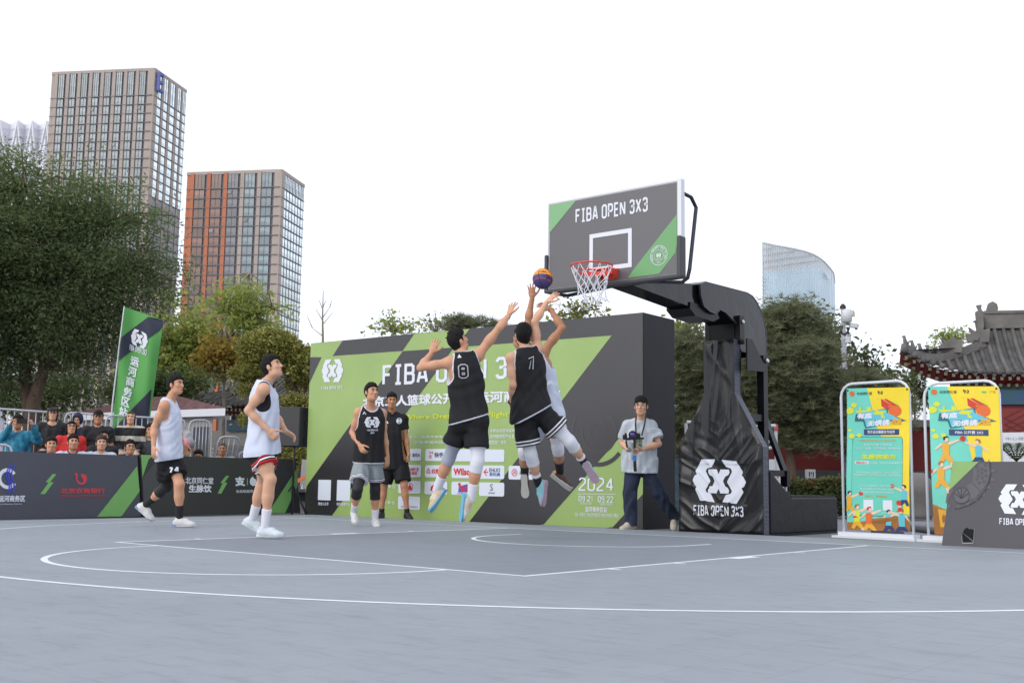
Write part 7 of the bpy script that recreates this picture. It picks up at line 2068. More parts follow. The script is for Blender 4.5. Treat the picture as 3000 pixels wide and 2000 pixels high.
def spect(px, py, dep, face, label, cloth, tone=0, hair='short', hm=None, sleeve=1.85, build=1.0, hs=1.0, glasses=False, cap=False, twist=0.0, wrists=None, sz=.92, neck=.068, stand=None, up=(0, 0, 1)):
 """a spectator from the place of his head; sits on the ground tier or stands on the platform"""
 hc = at(px, py, dep); f2 = unit(np.array([face[0] * CR[i] + face[1] * CF[i] for i in range(3)]) * [1, 1, 0]); sd = np.cross(f2, (0, 0, 1))
 N = hc - vec(0, 0, .165 * sz / .92) - f2 * .025; gz = 0.0 if hc[2] < 1.30 else .45
 tall = hc[2] - gz
 seated = tall < 1.32
 P = N - vec(0, 0, .50 * sz / .92) - f2 * .03
 b = Body('person', (hc[0], hc[1], gz), label, tone, build, sz)
 J = b.J; J['N'] = N; w = .185 * sz * build
 J['SL'] = N - sd * w - vec(0, 0, .045); J['SR'] = N + sd * w - vec(0, 0, .045); J['HL'] = P - sd * .09; J['HR'] = P + sd * .09
 for k, e in (('L', -1), ('R', 1)):
  if seated:
   J['K' + k] = J['H' + k] + f2 * .42 + sd * e * .05 + vec(0, 0, min(.06, -.0)); J['A' + k] = np.array([*(J['K' + k] + f2 * .03)[:2], gz + .09])
   if J['K' + k][2] - J['A' + k][2] < .15: J['A' + k] = J['K' + k] - vec(0, 0, .15) + f2 * .2
  else: J['K' + k] = J['H' + k] * .5 + np.array([*J['H' + k][:2], gz + .08]) * .5 + f2 * .03; J['A' + k] = np.array([*J['H' + k][:2], gz + .08])
  if wrists: E_, W_ = wrists[k]; J['E' + k] = E_; J['W' + k] = W_
  else: J['E' + k] = J['S' + k] - vec(0, 0, .25) + sd * e * .06 - f2 * .02; J['W' + k] = J['E' + k] + f2 * .20 - vec(0, 0, .08) - sd * e * .10
 b.fwd = f2; b.torso()
 kw = {}
 if wrists:
  for k, e in (('L', -1), ('R', 1)): kw[k] = dict(wrists['hand'][k])
 b.arms(**kw); b.head(hc, unit(f2 + vec(0, 0, face[2])), up, hs=hs); b.grow(h=.014, hf=.0065)
 if hair: b.hair(hair, hm)
 if glasses: b.glasses()
 if cap: b.cap(M_capm)
 polo(b, cloth, sleeve=sleeve, hem=-.02, w=.205, wh=.21, neck=neck, fold=.012)
 b.shell('trousers', b.pr[:1] + b.leg, .012, [lambda G: (G - P) @ b.ax - .06, lambda G: (gz + .10) - G[..., 2]], M_cblk, h=.018)
 return b
def px2w(x, y, d): return at(x, y, d)
d1 = 18.4
b = spect(53, 1237, d1, (.15, -1, .0), 'man in a blue patterned jacket holding up a black phone with both hands', M_blue, 1, build=1.12,
 wrists={'L': (px2w(112, 1290, d1 - .05), px2w(98, 1246, d1 - .28)), 'R': (px2w(6, 1292, d1 - .05), px2w(30, 1246, d1 - .28)),
   'hand': {'L': dict(d=rel(-.35, -.1, .8), n=rel(-.7, 0, -.2), t=rel(-.5, -.5, -.4), c=.5), 'R': dict(d=rel(.35, -.1, .8), n=rel(.7, 0, -.2), t=rel(.5, -.5, -.4), c=.5)}})
ph = root('phone', px2w(64, 1233, d1 - .33), 'black phone held level in front of the blue jacketed man', 'phone')
q = MB(); q.obox(px2w(64, 1233, d1 - .34), rel(.085), rel(0, .005), rel(0, 0, .040)); part('phone_body', q, M_black, ph)
q = MB(); q.lathe(px2w(57, 1229, d1 - .345), [(.012, 0), (.010, .004)], 10, -CF); part('phone_lens', q, M_steel, ph)
spect(154, 1213, 19.2, (.45, -1, .05), 'woman in black cap, glasses and open black jacket standing among the spectators', M_cblk, 2, 'long', M_hairb, glasses=True, cap=True, neck=.095)
spect(209, 1252, 18.6, (.5, -1, .08), 'woman with black hair, glasses and a red hooded top', M_hood, 0, 'long', glasses=True)
kid = spect(227, 1232, 19.6, (.1, -1, -.12), 'child in a navy hooded jacket with the hood up', M_navy, 0, None, hs=.9, sz=.8)
hp = [(ell(kid.hc + kid.hA[2] * .03 - kid.hA[1] * .02, kid.hA, [.092, .110, .118]), 0)]
f = Field(hp[0][0][0], hp[0][0][1], .008); f.add(hp[0][0], 0); G = f.grid(); f.g = np.maximum(f.g, (.075 - np.linalg.norm((G - kid.hc - kid.hA[1] * .11) * [1, 1, .85], axis=-1)).astype(np.float32)); f.g = np.maximum(f.g, (-.13 - (G - kid.hc) @ kid.hA[2]).astype(np.float32)); part('hood', f.mesh(), M_navy, kid.r, smooth=True)
spect(288, 1224, 19.0, (.35, -1, .08), 'man in black cap, glasses and plain black t-shirt', M_cblk, 1, 'short', glasses=True, cap=True, sleeve=.75, build=1.05, neck=.062)
spect(383, 1224, 19.3, (.25, -1, .05), 'woman in a black sweater with wide beige stripes beside the flag', M_stripe, 2, 'bun', M_hairb, neck=.062)
spect(150, 1303, 17.0, (.55, -1, .02), 'short haired young man in white vest, leftmost of the four seated in front', M_bib, 0, sleeve=.35)
spect(214, 1296, 17.35, (.6, -1, .08), 'young man with cropped hair and black collared white vest seated before the red hoodie', M_trim, 0, sleeve=.35)
spect(297, 1298, 17.6, (.45, -1, .05), 'young man with curly brown hair in white vest seated behind the board', M_bib, 2, 'spiky', M_hairb, sleeve=.35)
spect(381, 1311, 18.0, (.6, -1, .08), 'man in glasses and pale hooded top, rightmost of the four seated in front', M_gh, 0, glasses=True)
spect(303, 1280, 18.4, (.5, -1, 0), 'dark haired person in black almost hidden behind the curly haired young man', M_cblk, 0)
spect(440, 1262, 19.4, (.4, -1, 0), 'person in a shiny black puffer jacket half hidden behind player 74', M_puff, 0, build=1.05)
dp = 19.5
hb_ = spect(516, 1238, dp, (.3, -1, 0), 'person in white patterned t-shirt hugging two balls, half hidden behind player 74', M_wp, 0, sleeve=.8, build=1.1,
 wrists={'L': (px2w(566, 1310, dp), px2w(548, 1328, dp - .28)), 'R': (px2w(484, 1300, dp), px2w(510, 1325, dp - .25)),
   'hand': {'L': dict(d=rel(-.8, -.1, .1), n=rel(0, .3, .9), t=rel(0, -.3, .9), c=.4), 'R': dict(d=rel(.8, -.1, .1), n=rel(0, .3, .9), t=rel(0, -.3, .9), c=.4)}})
for x, y, dd, nm, c_ in ((540, 1302, .30, 'pink ball hugged by the half hidden person beside player 74', srgb((214, 132, 144))), (552, 1300, .22, 'grey ball hugged beside the pink ball behind player 74', srgb((140, 142, 146)))):
 q = MB(); q.lathe(px2w(x, y, dp - dd), [(.11 * math.sin(t) + 1e-4, -.11 * math.cos(t)) for t in np.linspace(0, math.pi, 12)], 18)
 solo('ball', q, mat('ball_' + nm[:4].strip(), c_, .5), px2w(x, y, dp - dd), nm, 'ball', smooth=True)
spect(581, 1338, 19.8, (.2, -1, -.1), 'person whose dark hair just shows above the board edge, left of the bald man', M_cblk, 0)
spect(651, 1315, 20.3, (.25, -1, -.08), 'bald older man in a grey shirt looking over the board between the two white vests', M_gs, 1, 'shaved', M_hairg, build=1.05)
# tiers they sit and stand on
tu_ = unit((bBR - aBL) * [1, 1, 0]); tb_ = np.cross(tu_, (0, 0, 1.)); tb_ = tb_ if tb_ @ CF > 0 else -tb_
for i, (o_, z0, z1, dpt) in enumerate(((.55, .36, .42, .30), (2.15, .39, .45, 1.5))):
 q = MB(); p0 = aBL + tb_ * (o_ + dpt / 2) + tu_ * -.5; L_ = 11.0
 q.obox(p0 + tu_ * L_ / 2 + vec(0, 0, (z0 + z1) / 2), tu_ * L_ / 2, tb_ * dpt / 2, vec(0, 0, (z1 - z0) / 2))
 tr_ = root('bench' if i == 0 else 'low_platform', p0 * [1, 1, 0], ('long low bench behind the left boards under the seated spectators', 'low wooden platform at the back under the standing spectators')[i], ('bench', 'platform')[i])
 part('seat' if i == 0 else 'deck', q, mat('bench_grey', (.2, .2, .2), .6), tr_)
 for k in range(9):
  q = MB(); p_ = p0 + tu_ * (.3 + k * 1.3); q.box((p_[0] - .03, p_[1] - .03, -.03), (p_[0] + .03, p_[1] + .03, z0)); part('leg', q, mat('bench_grey', (.2, .2, .2), .6), tr_)

# ================================================================ crowd barriers
M_bar = mat('barrier_grey', (.42, .43, .46), .4, metal=.3, noise=.08, nscale=6)
def barrier(xl, yl, xr, yr, dl, dr, h, nb, label, rl_=True, rr_=True, lean=0.0, z0=None):
 a = at(xl, yl, dl); c = at(xr, yr, dr); u = unit((c - a) * [1, 1, 0]); W = np.linalg.norm((c - a)[:2]); n = np.cross(u, (0, 0, 1)); zt = lambda f: a[2] + (c[2] - a[2]) * f
 zb = a[2] - h
 r = root('crowd_barrier', (a[0], a[1], zb), label, 'barrier', 'metal crowd barriers behind the spectators')
 P_ = lambda f, z: np.array([*(a[:2] + u[:2] * W * f), z]) + n * (zt(f) - z) * lean
 rr = .10; pts = []
 if rl_: pts += [P_(0, zb), P_(0, zt(0) - rr), P_(.3 * rr / W, zt(0) - rr * .3), P_(rr / W, zt(0))]
 else: pts += [P_(0, zt(0))]
 if rr_: pts += [P_(1 - rr / W, zt(1)), P_(1 - .3 * rr / W, zt(1) - rr * .3), P_(1, zt(1) - rr), P_(1, zb)]
 else: pts += [P_(1, zt(1))]
 q = MB(); q.tube(pts, .020, 8); part('frame', q, M_bar, r, smooth=True)
 q = MB(); q.tube([P_(0, zb + .18), P_(1, zb + .18)], .014, 6); part('lower_rail', q, M_bar, r, smooth=True)
 for k in range(1, nb):
  q = MB(); q.tube([P_(k / nb, zt(k / nb)), P_(k / nb, zb + .18)], .0105, 6); part('bar', q, M_bar, r, smooth=True)
 for f in (.06, .94):
  q = MB(); p_ = P_(f, zb); q.bar(p_ - n * .25, p_ + n * .25, .04, .02); part('foot', q, M_bar, r)
 return r
barrier(-170, 1186, 168, 1208, 20.2, 20.8, 1.10, 16, 'metal barrier at the far left edge behind the man with the phone')
barrier(192, 1208, 330, 1216, 20.9, 21.1, 1.10, 9, 'metal barrier behind the hooded child, left of the flag pole')
barrier(312, 1216, 468, 1224, 20.6, 20.9, 1.10, 9, 'metal barrier in front of the flag beside the striped sweater')
barrier(470, 1226, 543, 1227, 21.0, 21.2, 1.10, 4, 'metal barrier end just behind the chest of player 74')
barrier(556, 1230, 616, 1231, 21.2, 21.4, 1.10, 6, 'narrow upright metal barrier between player 74 and the brick wall')
barrier(642, 1278, 703, 1280, 21.3, 21.5, .75, 4, 'leaning metal barrier behind the bald man', lean=-.35)
barrier(700, 1322, 760, 1320, 21.6, 21.8, .6, 4, 'low metal barrier end beside the striped shorts')
barrier(-60, 1300, 36, 1303, 17.6, 17.7, .75, 5, 'low metal barrier end at the left edge of the board')

# ================================================================ feather flag, loudspeaker
fd = 21.6
fp = at(322, 1290, fd); fpb = at(313, 1375, fd); fpb[2] = -.03
fl_ = root('feather_flag', fpb, 'tall green and navy flag with the white emblem on a leaning white pole', 'flag')
q = MB(); q.tube([fpb, at(330, 1180, fd), at(350, 1010, fd), at(364, 897, fd)], [.020, .017, .014, .011], 8); part('pole', q, mat('pole_white', (.65, .66, .68), .4), fl_, smooth=True)
M_fg = mat('flag_green', srgb((92, 164, 84)), .7, noise=.06, nscale=2); M_fn = mat('flag_navy', srgb((44, 48, 66)), .7)
NXf, NYf = 14, 60; Vg = []; Fg = []; Mg = []
def fpt(u, v, lift=0.0):
 """u across from the pole, v down"""
 L0 = np.array([365, 899]) * (1 - v) + np.array([318, 1350]) * v; R0 = np.array([479, 937]) * (1 - v) + np.array([418, 1385]) * v
 x, y = L0 * (1 - u) + R0 * u
 return at(x, y, fd + .10 * math.sin(u * 5 + v * 3.2) * (u + .1) + .05 * math.sin(u * 9 - v * 7) - lift)
def inpoly(p, poly):
 r = False; n = len(poly)
 for i in range(n):
  a, b2 = poly[i], poly[(i + 1) % n]
  if (a[1] > p[1]) != (b2[1] > p[1]) and p[0] < (b2[0] - a[0]) * (p[1] - a[1]) / (b2[1] - a[1]) + a[0]: r = not r
 return r
V = [fpt(i / NXf, j / NYf) for j in range(NYf + 1) for i in range(NXf + 1)]
part('flag_cloth', (V, [(j * (NXf + 1) + i, j * (NXf + 1) + i + 1, (j + 1) * (NXf + 1) + i + 1, (j + 1) * (NXf + 1) + i) for j in range(NYf) for i in range(NXf)]), M_fg, fl_, smooth=True)
def flagpoly(name, pts, m, lift):
 v2, f2 = dense(pts, .02 if name != 'emblem' else .007); part(name, ([fpt(min(max(a, 0), 1), min(max(b2, 0), 1), lift) for a, b2 in v2], f2), m, fl_)
def f_uv(x, y):
 v = 0.5; u = .5
 for _ in range(12):
  L0 = np.array([365, 899]) * (1 - v) + np.array([318, 1350]) * v; R0 = np.array([479, 937]) * (1 - v) + np.array([418, 1385]) * v
  p = L0 * (1 - u) + R0 * u; du = R0 - L0; dv = (np.array([318, 1350]) - np.array([365, 899])) * (1 - u) + (np.array([418, 1385]) - np.array([479, 937])) * u
  e = np.linalg.solve(np.array([du, dv]).T, np.array([x, y]) - p); u += e[0]; v += e[1]
 return u, v
def fc(x, y): return f_uv(x / 1.959, 400 + y / 1.959)
flagpoly('navy_band', [fc(868, 1022), fc(942, 1046), fc(926, 1104), fc(680, 1286), fc(692, 1155)], M_fn, .012)
flagpoly('navy_band', [fc(870, 1448), fc(850, 1640), fc(650, 1900), fc(640, 1690)], M_fn, .012)
ce = fc(800, 1160); ev = abs(fc(800, 1112)[1] - fc(800, 1208)[1]); eu = abs(fc(750, 1160)[0] - fc(852, 1160)[0])
for p_ in LOGO: flagpoly('emblem', [(ce[0] + x * eu / 1.37, ce[1] - y * ev) for x, y in p_], M_white, .02)
v_, f_, W_ = typed('FIBA OPEN 3X3', .03); part('lettering', ([fpt(ce[0] - eu * .5 + p[0] / W_ * eu, fc(790, 1240)[1] - p[1] * .035, .02 + p[2]) for p in v_], f_), M_white, fl_)
for i, ch in enumerate('运河商务区站'):
 x, y = 773 - i * 13.0, 1293 + i * 57.5; u, v = fc(x, y); v_, f_, W_ = typed(ch, .035)
 part('lettering', ([fpt(u + (p[0] / W_ - .5) * .23, v - (p[1] - .5) * .056, .02 + p[2]) for p in v_], f_), M_white, fl_)
ls = root('loudspeaker', at(855, 1420, 20.4) * np.array([1, 1, 0]), 'big black loudspeaker raised on a stand left of the backdrop', 'loudspeaker')
a = at(812, 1307, 20.3); b2 = at(886, 1309, 20.1); z1 = at(886, 1190, 20.1)[2]; lu_ = unit((b2 - a) * [1, 1, 0]); lb_ = np.cross((0, 0, 1.), lu_)
q = MB(); q.prism([a, a + lu_ * .47, a + lu_ * .47 + lb_ * .42, a + lb_ * .42], (0, 0, z1 - a[2])); o = part('cabinet', q, mat('speaker_black', (.018, .018, .02), .6), ls); bv = o.modifiers.new('b', 'BEVEL'); bv.width = .012; bv.segments = 2
q = MB(); LSP = Pl(a, lu_, (0, 0, 1)); hh_ = z1 - a[2]; q.prism([LSP.P(.015, .015), LSP.P(.455, .015), LSP.P(.455, hh_ - .015), LSP.P(.015, hh_ - .015)], LSP.n * .012); part('grille', q, mat('grille_black', (.03, .03, .032), .5, bump=.8, bscale=160, bdist=.004), ls)
sp_ = a + lu_ * .472
for z in (.12, .42, .62):
 q = MB(); q.obox(sp_ + lb_ * .2 + vec(0, 0, z), lu_ * .004, lb_ * .06, vec(0, 0, .035)); part('side_handle', q, M_black, ls)
q = MB(); c_ = a + lu_ * .24 + lb_ * .2; q.tube([np.array([c_[0], c_[1], -.03]), c_], .02, 8); part('stand_pole', q, M_black, ls)
for t in (0, 2.1, 4.2): q = MB(); q.bar(np.array([c_[0], c_[1], .5]), np.array([c_[0] + .4 * math.cos(t), c_[1] + .4 * math.sin(t), -.02]), .02, .02); part('stand_leg', q, M_black, ls)
# ================================================================ foliage
def leaf_mat(name, a, b_, c3=None, trans=.35):
 m = bpy.data.materials.new(name); m.use_nodes = True; nt = m.node_tree; p = nt.nodes['Principled BSDF']; out = nt.nodes['Material Output']
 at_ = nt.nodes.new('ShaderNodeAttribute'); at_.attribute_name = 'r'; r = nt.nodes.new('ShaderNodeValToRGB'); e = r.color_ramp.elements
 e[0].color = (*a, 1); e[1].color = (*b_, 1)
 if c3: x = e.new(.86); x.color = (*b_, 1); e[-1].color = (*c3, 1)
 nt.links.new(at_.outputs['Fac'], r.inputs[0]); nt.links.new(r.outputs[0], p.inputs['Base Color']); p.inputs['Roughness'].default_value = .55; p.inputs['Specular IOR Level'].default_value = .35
 t = nt.nodes.new('ShaderNodeBsdfTranslucent'); nt.links.new(r.outputs[0], t.inputs[0]); mx = nt.nodes.new('ShaderNodeMixShader'); mx.inputs[0].default_value = trans
 nt.links.new(p.outputs[0], mx.inputs[1]); nt.links.new(t.outputs[0], mx.inputs[2]); nt.links.new(mx.outputs[0], out.inputs[0]); MATS[name] = m
 return m
def leaves(C_, size, droop=.2, asp=.42, r=None, jit=.35):
 """diamond leaves (two triangles folded along the midrib) at points C_"""
 n = len(C_); d = rng.normal(size=(n, 3)); d[:, 2] = d[:, 2] * .6 - droop; d /= np.linalg.norm(d, axis=1)[:, None]
 s = rng.normal(size=(n, 3)); s -= d * (s * d).sum(1)[:, None]; s /= np.linalg.norm(s, axis=1)[:, None]; nn = np.cross(d, s)
 L = (size * (1 + jit * rng.normal(size=n)).clip(.4, 2))[:, None]
 V = np.stack([C_, C_ + d * L * .5 + s * L * asp * .5 - nn * L * .08, C_ + d * L, C_ + d * L * .5 - s * L * asp * .5 - nn * L * .08], 1).reshape(-1, 3)
 i = np.arange(n)[:, None] * 4; F = np.vstack([i + [0, 1, 2], i + [0, 2, 3]]); rr = rng.random(n) if r is None else np.clip(r + .18 * rng.normal(size=n), 0, 1)
 return V, F, np.repeat(rr, 4)
def needles(C_, size, k=12, flat=.5, up=.5):
 n = len(C_); V = []; i = 0
 C2 = np.repeat(C_, k, 0); d = rng.normal(size=(n * k, 3)); d[:, 2] = d[:, 2] * flat + up; d /= np.linalg.norm(d, axis=1)[:, None]; s = np.cross(d, rng.normal(size=(n * k, 3))); s /= np.linalg.norm(s, axis=1)[:, None]
 L = size * rng.uniform(.6, 1.2, (n * k, 1)); V = np.stack([C2 - s * size * .035, C2 + s * size * .035, C2 + d * L], 1).reshape(-1, 3); F = np.arange(n * k * 3).reshape(-1, 3)
 return V, F, np.repeat(np.repeat(rng.random(n), k), 3)
def blobs_px(bl, depth):
 out = []
 for b in bl:
  x, y, r = b[:3]; do = b[3] if len(b) > 3 else 0.0; ry = b[4] if len(b) > 4 else r
  d = depth + do; out.append((at(x, y, d), r * d / FPX, ry * d / FPX))
 return out
def fill(bl, n, pad, padn, thin=.5, shell=.0, layered=.0):
 """pads of leaf points scattered through blobs"""
 vol = np.array([r * r * q for _, r, q in bl]); pr = vol / vol.sum(); pts = []; cen = []
 ncl = n if shell else max(6, n // 6)
 for c, r, q in [bl[i] for i in rng.choice(len(bl), ncl, p=pr)]:
  u = unit(rng.normal(size=3)) * (rng.uniform(shell, 1) ** (1 / 2.2)); c2 = c + u * [r, r, q]; cen.append(c2)
 cen = np.array(cen)
 if not shell: cen = cen[rng.integers(0, ncl, n)] + rng.normal(size=(n, 3)) * [pad * 1.5, pad * 1.5, pad * .8]
 P_ = np.repeat(cen, padn, 0); g = rng.normal(size=P_.shape) * pad; g[:, 2] *= thin; P_ = P_ + g; P_[:, 2] -= .25 * (g[:, 0] ** 2 + g[:, 1] ** 2) / max(pad, .01) * .6
 return P_, cen
def tree(name, base, label, cat, trunk, bl, n, pad, padn, size, m, bark, group=None, twigs=60, kind='leaf', thin=.5, asp=.42, droop=.2, rgrad=None, tr=.12, needle_k=12, tw=.012, shell=.0, extra=None):
 base = np.asarray(base, float); r = root(name, base, label, cat, group)
 q = MB()
 for pts, rad in trunk: q.tube(pts, np.linspace(rad, rad * .16, len(pts)), 9)
 part('trunk', q, bark, r, smooth=True)
 P_, cen = fill(bl, n, pad, padn, thin, shell)
 if twigs:
  q = MB(); nodes = np.vstack([np.array(pts)[1:] for pts, _ in trunk])
  for c in cen[:: max(1, len(cen) // twigs)]:
   d = np.linalg.norm((nodes - c) * [1, 1, 1.4] + [0, 0, .2], axis=1); a = nodes[d.argmin()]; mid = (a + c) / 2 + rng.normal(size=3) * .08 * np.linalg.norm(c - a) + [0, 0, .06 * np.linalg.norm(c - a)]
   q.tube([a, mid, c], [tr * .32, tr * .2, tw], 5, cap=False)
  part('branches', q, bark, r, smooth=True, kind='stuff')
 if kind == 'leaf':
  rr = None
  if rgrad: z = P_[:, 2]; rr = (z - z.min()) / (np.ptp(z)) * rgrad[1] + rgrad[0]  # light on the crown's top painted in: leaf colour brightens with height
  V, F, a = leaves(P_, size, droop, asp, rr)
 else: V, F, a = needles(P_, size, needle_k)
 part('crown', (V, F), m, r, attrs={'r': a}, kind='stuff')
 return r
def trunkpx(pts, depth, rad, z0=True):
 P_ = [at(x, y, depth) for x, y in pts]
 if z0: P_[0] = np.array([P_[0][0], P_[0][1], -.05])
 return (P_, rad)
bark1 = mat('bark_dark', srgb((92, 74, 62)), .9, noise=.3, nscale=9, bump=.8, bscale=20, bdist=.03, stretch=(1, 1, .3)); bark2 = mat('bark_pale', srgb((140, 132, 116)), .9, noise=.25, nscale=9, bump=.6, bscale=20, bdist=.02, stretch=(1, 1, .3))
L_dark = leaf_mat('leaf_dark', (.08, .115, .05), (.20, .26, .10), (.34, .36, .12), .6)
L_mid = leaf_mat('leaf_mid', (.24, .31, .07), (.42, .47, .13), (.55, .52, .16), .62); L_yel = leaf_mat('leaf_yellow', (.20, .15, .03), (.42, .30, .05), (.50, .26, .05), .45)
L_top = leaf_mat('leaf_topiary', (.11, .13, .03), (.36, .34, .08), (.58, .50, .17), .40); L_bk = leaf_mat('leaf_bush', (.055, .085, .030), (.14, .18, .06), (.24, .25, .09), .5)
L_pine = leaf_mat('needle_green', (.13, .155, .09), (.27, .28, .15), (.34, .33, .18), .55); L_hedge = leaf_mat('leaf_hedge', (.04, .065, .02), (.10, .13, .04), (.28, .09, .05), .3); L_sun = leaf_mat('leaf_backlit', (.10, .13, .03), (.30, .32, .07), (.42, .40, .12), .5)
# the big dark tree on the left
bl = blobs_px([(55, 520, 100, 0), (190, 575, 100, -.4), (300, 590, 80, .3), (375, 650, 72, 0), (60, 690, 150, -.6), (225, 740, 150, .2), (365, 800, 110, -.2), (455, 810, 70, 0), (455, 725, 48, .4), (40, 880, 150, 0), (200, 930, 130, -.8), (330, 950, 90, .2), (430, 900, 62, 0), (80, 1020, 110, 0), (-60, 560, 110, 0), (-110, 720, 190, 0), (-110, 900, 190, 0), (-40, 1060, 110, 0), (230, 1030, 85, .4), (60, 440, 32, 0), (240, 490, 30, 0), (15, 470, 55, 0)], 31)
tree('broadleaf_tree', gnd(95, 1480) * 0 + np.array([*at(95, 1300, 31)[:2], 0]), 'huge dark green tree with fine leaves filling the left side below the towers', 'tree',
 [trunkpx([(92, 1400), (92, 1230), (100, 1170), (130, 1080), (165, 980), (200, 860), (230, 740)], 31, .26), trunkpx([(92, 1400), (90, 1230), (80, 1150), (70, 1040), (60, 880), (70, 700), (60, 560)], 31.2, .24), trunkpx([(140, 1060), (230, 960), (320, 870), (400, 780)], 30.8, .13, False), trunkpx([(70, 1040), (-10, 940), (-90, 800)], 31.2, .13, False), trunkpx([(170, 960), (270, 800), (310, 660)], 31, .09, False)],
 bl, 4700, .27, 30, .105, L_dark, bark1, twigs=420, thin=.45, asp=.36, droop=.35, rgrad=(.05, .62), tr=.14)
# pale ginkgo-like young trees in front of the towers
tree('young_tree', np.array([*at(540, 1300, 40)[:2], 0]), 'light green young tree with a pale trunk left of the copper tower base', 'tree', [trunkpx([(536, 1400), (538, 1157), (548, 980), (552, 840), (560, 740)], 40, .09), trunkpx([(540, 1060), (500, 990), (470, 930)], 40, .06, False), trunkpx([(545, 1020), (590, 960), (630, 930)], 40, .06, False), trunkpx([(538, 1100), (480, 1060), (440, 1010)], 40, .06, False)],  # copper tower: the lower tower, its orange is reflected light put into the colour
 blobs_px([(555, 800, 28), (545, 880, 46), (500, 940, 50), (590, 950, 48), (470, 1010, 52), (545, 1010, 60), (600, 1040, 55), (440, 1060, 50), (520, 1090, 66), (420, 960, 30)], 40), 560, .24, 13, .15, L_mid, bark2, twigs=150, thin=.28, droop=.3, asp=.7)
tree('young_tree', np.array([*at(715, 1300, 42)[:2], 0]), 'light green slender tree whose crown stands before the blue glass bays of the copper tower', 'tree', [trunkpx([(712, 1400), (716, 1150), (722, 950), (730, 800)], 42, .10), trunkpx([(716, 1060), (680, 980), (660, 920)], 42, .05, False), trunkpx([(718, 1000), (760, 930), (800, 905)], 42, .05, False)],  # copper tower: the lower tower, its orange is reflected light put into the colour
 blobs_px([(728, 820, 28), (715, 870, 44), (760, 890, 44), (690, 920, 44), (740, 950, 56), (680, 980, 50), (815, 905, 22), (700, 1040, 60), (630, 880, 26)], 42), 340, .22, 12, .14, L_mid, bark2, twigs=120, thin=.28, droop=.3, asp=.7)
tree('yellow_tree', np.array([*at(655, 1300, 37)[:2], 0]), 'small autumn yellow tree between the two light green young trees', 'tree', [trunkpx([(655, 1400), (656, 1120), (655, 960)], 37, .07)],
 blobs_px([(650, 985, 30), (640, 1040, 40), (672, 1060, 36), (645, 960, 16), (636, 1000, 22)], 37), 230, .18, 14, .12, L_yel, bark2, twigs=50, thin=.35, asp=.8)
for i, (lab, bb_, dd) in enumerate((('dark green shrub mass under the big tree left of the flag', [(170, 1130, 60), (240, 1150, 60), (290, 1130, 50), (60, 1150, 70), (-20, 1140, 70), (330, 1170, 40), (130, 1180, 50)], 36), ('leafy green shrub between flag and the left hall roof', [(410, 1130, 40), (470, 1135, 42), (530, 1140, 36), (380, 1150, 40), (575, 1120, 24), (460, 1150, 40)], 34))):
 tree('shrub', np.array([*at(bb_[0][0], 1400, dd)[:2], 0]), lab, 'shrub', [trunkpx([(bb_[0][0], 1400), (bb_[0][0], 1150)], dd, .06)], blobs_px(bb_, dd), 520, .22, 16, .11, L_bk, bark1, twigs=0, thin=.6, asp=.6)
# cloud-pruned topiary
td = 24.5
pads = [(790, 1018, 86, 0, 50), (762, 1030, 55, .2, 42), (832, 1030, 52, -.2, 44), (888, 1062, 48, -.2, 46), (905, 1100, 36, 0, 36), (725, 1091, 48, -.3, 22), (727, 1143, 24, -.4, 19), (716, 1229, 18, -.5, 18), (868, 1120, 30, .2, 24)]
pb = blobs_px(pads, td)
tree('topiary_tree', np.array([*at(884, 1300, td)[:2], 0]), 'yellow green cloud pruned topiary tree with rounded pads left of the backdrop', 'tree', [trunkpx([(884, 1400), (886, 1200), (880, 1170), (896, 1130), (900, 1090)], td, .12), trunkpx([(886, 1180), (850, 1110), (800, 1045)], td, .08, False), trunkpx([(880, 1190), (780, 1150), (728, 1110)], td, .05, False), trunkpx([(880, 1260), (770, 1250), (720, 1236)], td, .04, False)],
 pb, 2600, .055, 17, .062, L_top, bark1, twigs=40, thin=.8, shell=.55, asp=.55, droop=-.2)
tree('bush', np.array([*at(840, 1400, 23)[:2], 0]), 'low yellow green bush under and behind the loudspeaker', 'bush', [trunkpx([(840, 1450), (840, 1350)], 23, .03)], blobs_px([(830, 1335, 30), (870, 1335, 30), (800, 1340, 20), (850, 1185, 26), (880, 1180, 22), (895, 1330, 22)], 23), 420, .06, 14, .06, L_top, bark1, twigs=12, thin=.8)
# tops showing above the backdrop
def topper(lab, x, pts, dd, m, n, size, kind='leaf', name='tree', cat='tree', k=12, pad=.16, padn=7):
 tree(name, np.array([*at(x, 1300, dd)[:2], 0]), lab, cat, [trunkpx([(x, 1400), (x, pts[-1][1] + 5)], dd, .08)], blobs_px(pts, dd), n, pad, padn, size, m, bark2, twigs=40, kind=kind, thin=.4, asp=.6, needle_k=k, tw=.008, tr=.05)
topper('sparse yellow green treetop peeping over the left half of the backdrop', 1158, [(1140, 955, 22), (1165, 935, 20), (1185, 960, 18), (1158, 965, 30)], 34, L_mid, 60, .12)
topper('faint pale sprig of a treetop above the backdrop between the two sparse crowns', 1276, [(1276, 945, 16), (1258, 965, 14), (1290, 968, 14)], 40, L_sun, 30, .12)
topper('dark pine top above the backdrop behind player 8', 1348, [(1330, 950, 22, 0, 12), (1362, 945, 26, 0, 14), (1385, 948, 14, 0, 8)], 30, L_pine, 70, .20, 'pine', 'pine_tree', pad=.10, padn=5, k=14)
topper('small dark pine tuft above the backdrop under the stretched arm', 1430, [(1418, 960, 10, 0, 6), (1446, 956, 14, 0, 8)], 30, L_pine, 26, .18, 'pine', 'pine_tree', pad=.08, padn=4, k=14)
topper('bright yellow green treetop above the backdrop right of the hands', 1690, [(1675, 915, 28), (1705, 905, 26), (1690, 885, 16), (1725, 915, 16)], 32, L_sun, 85, .11)
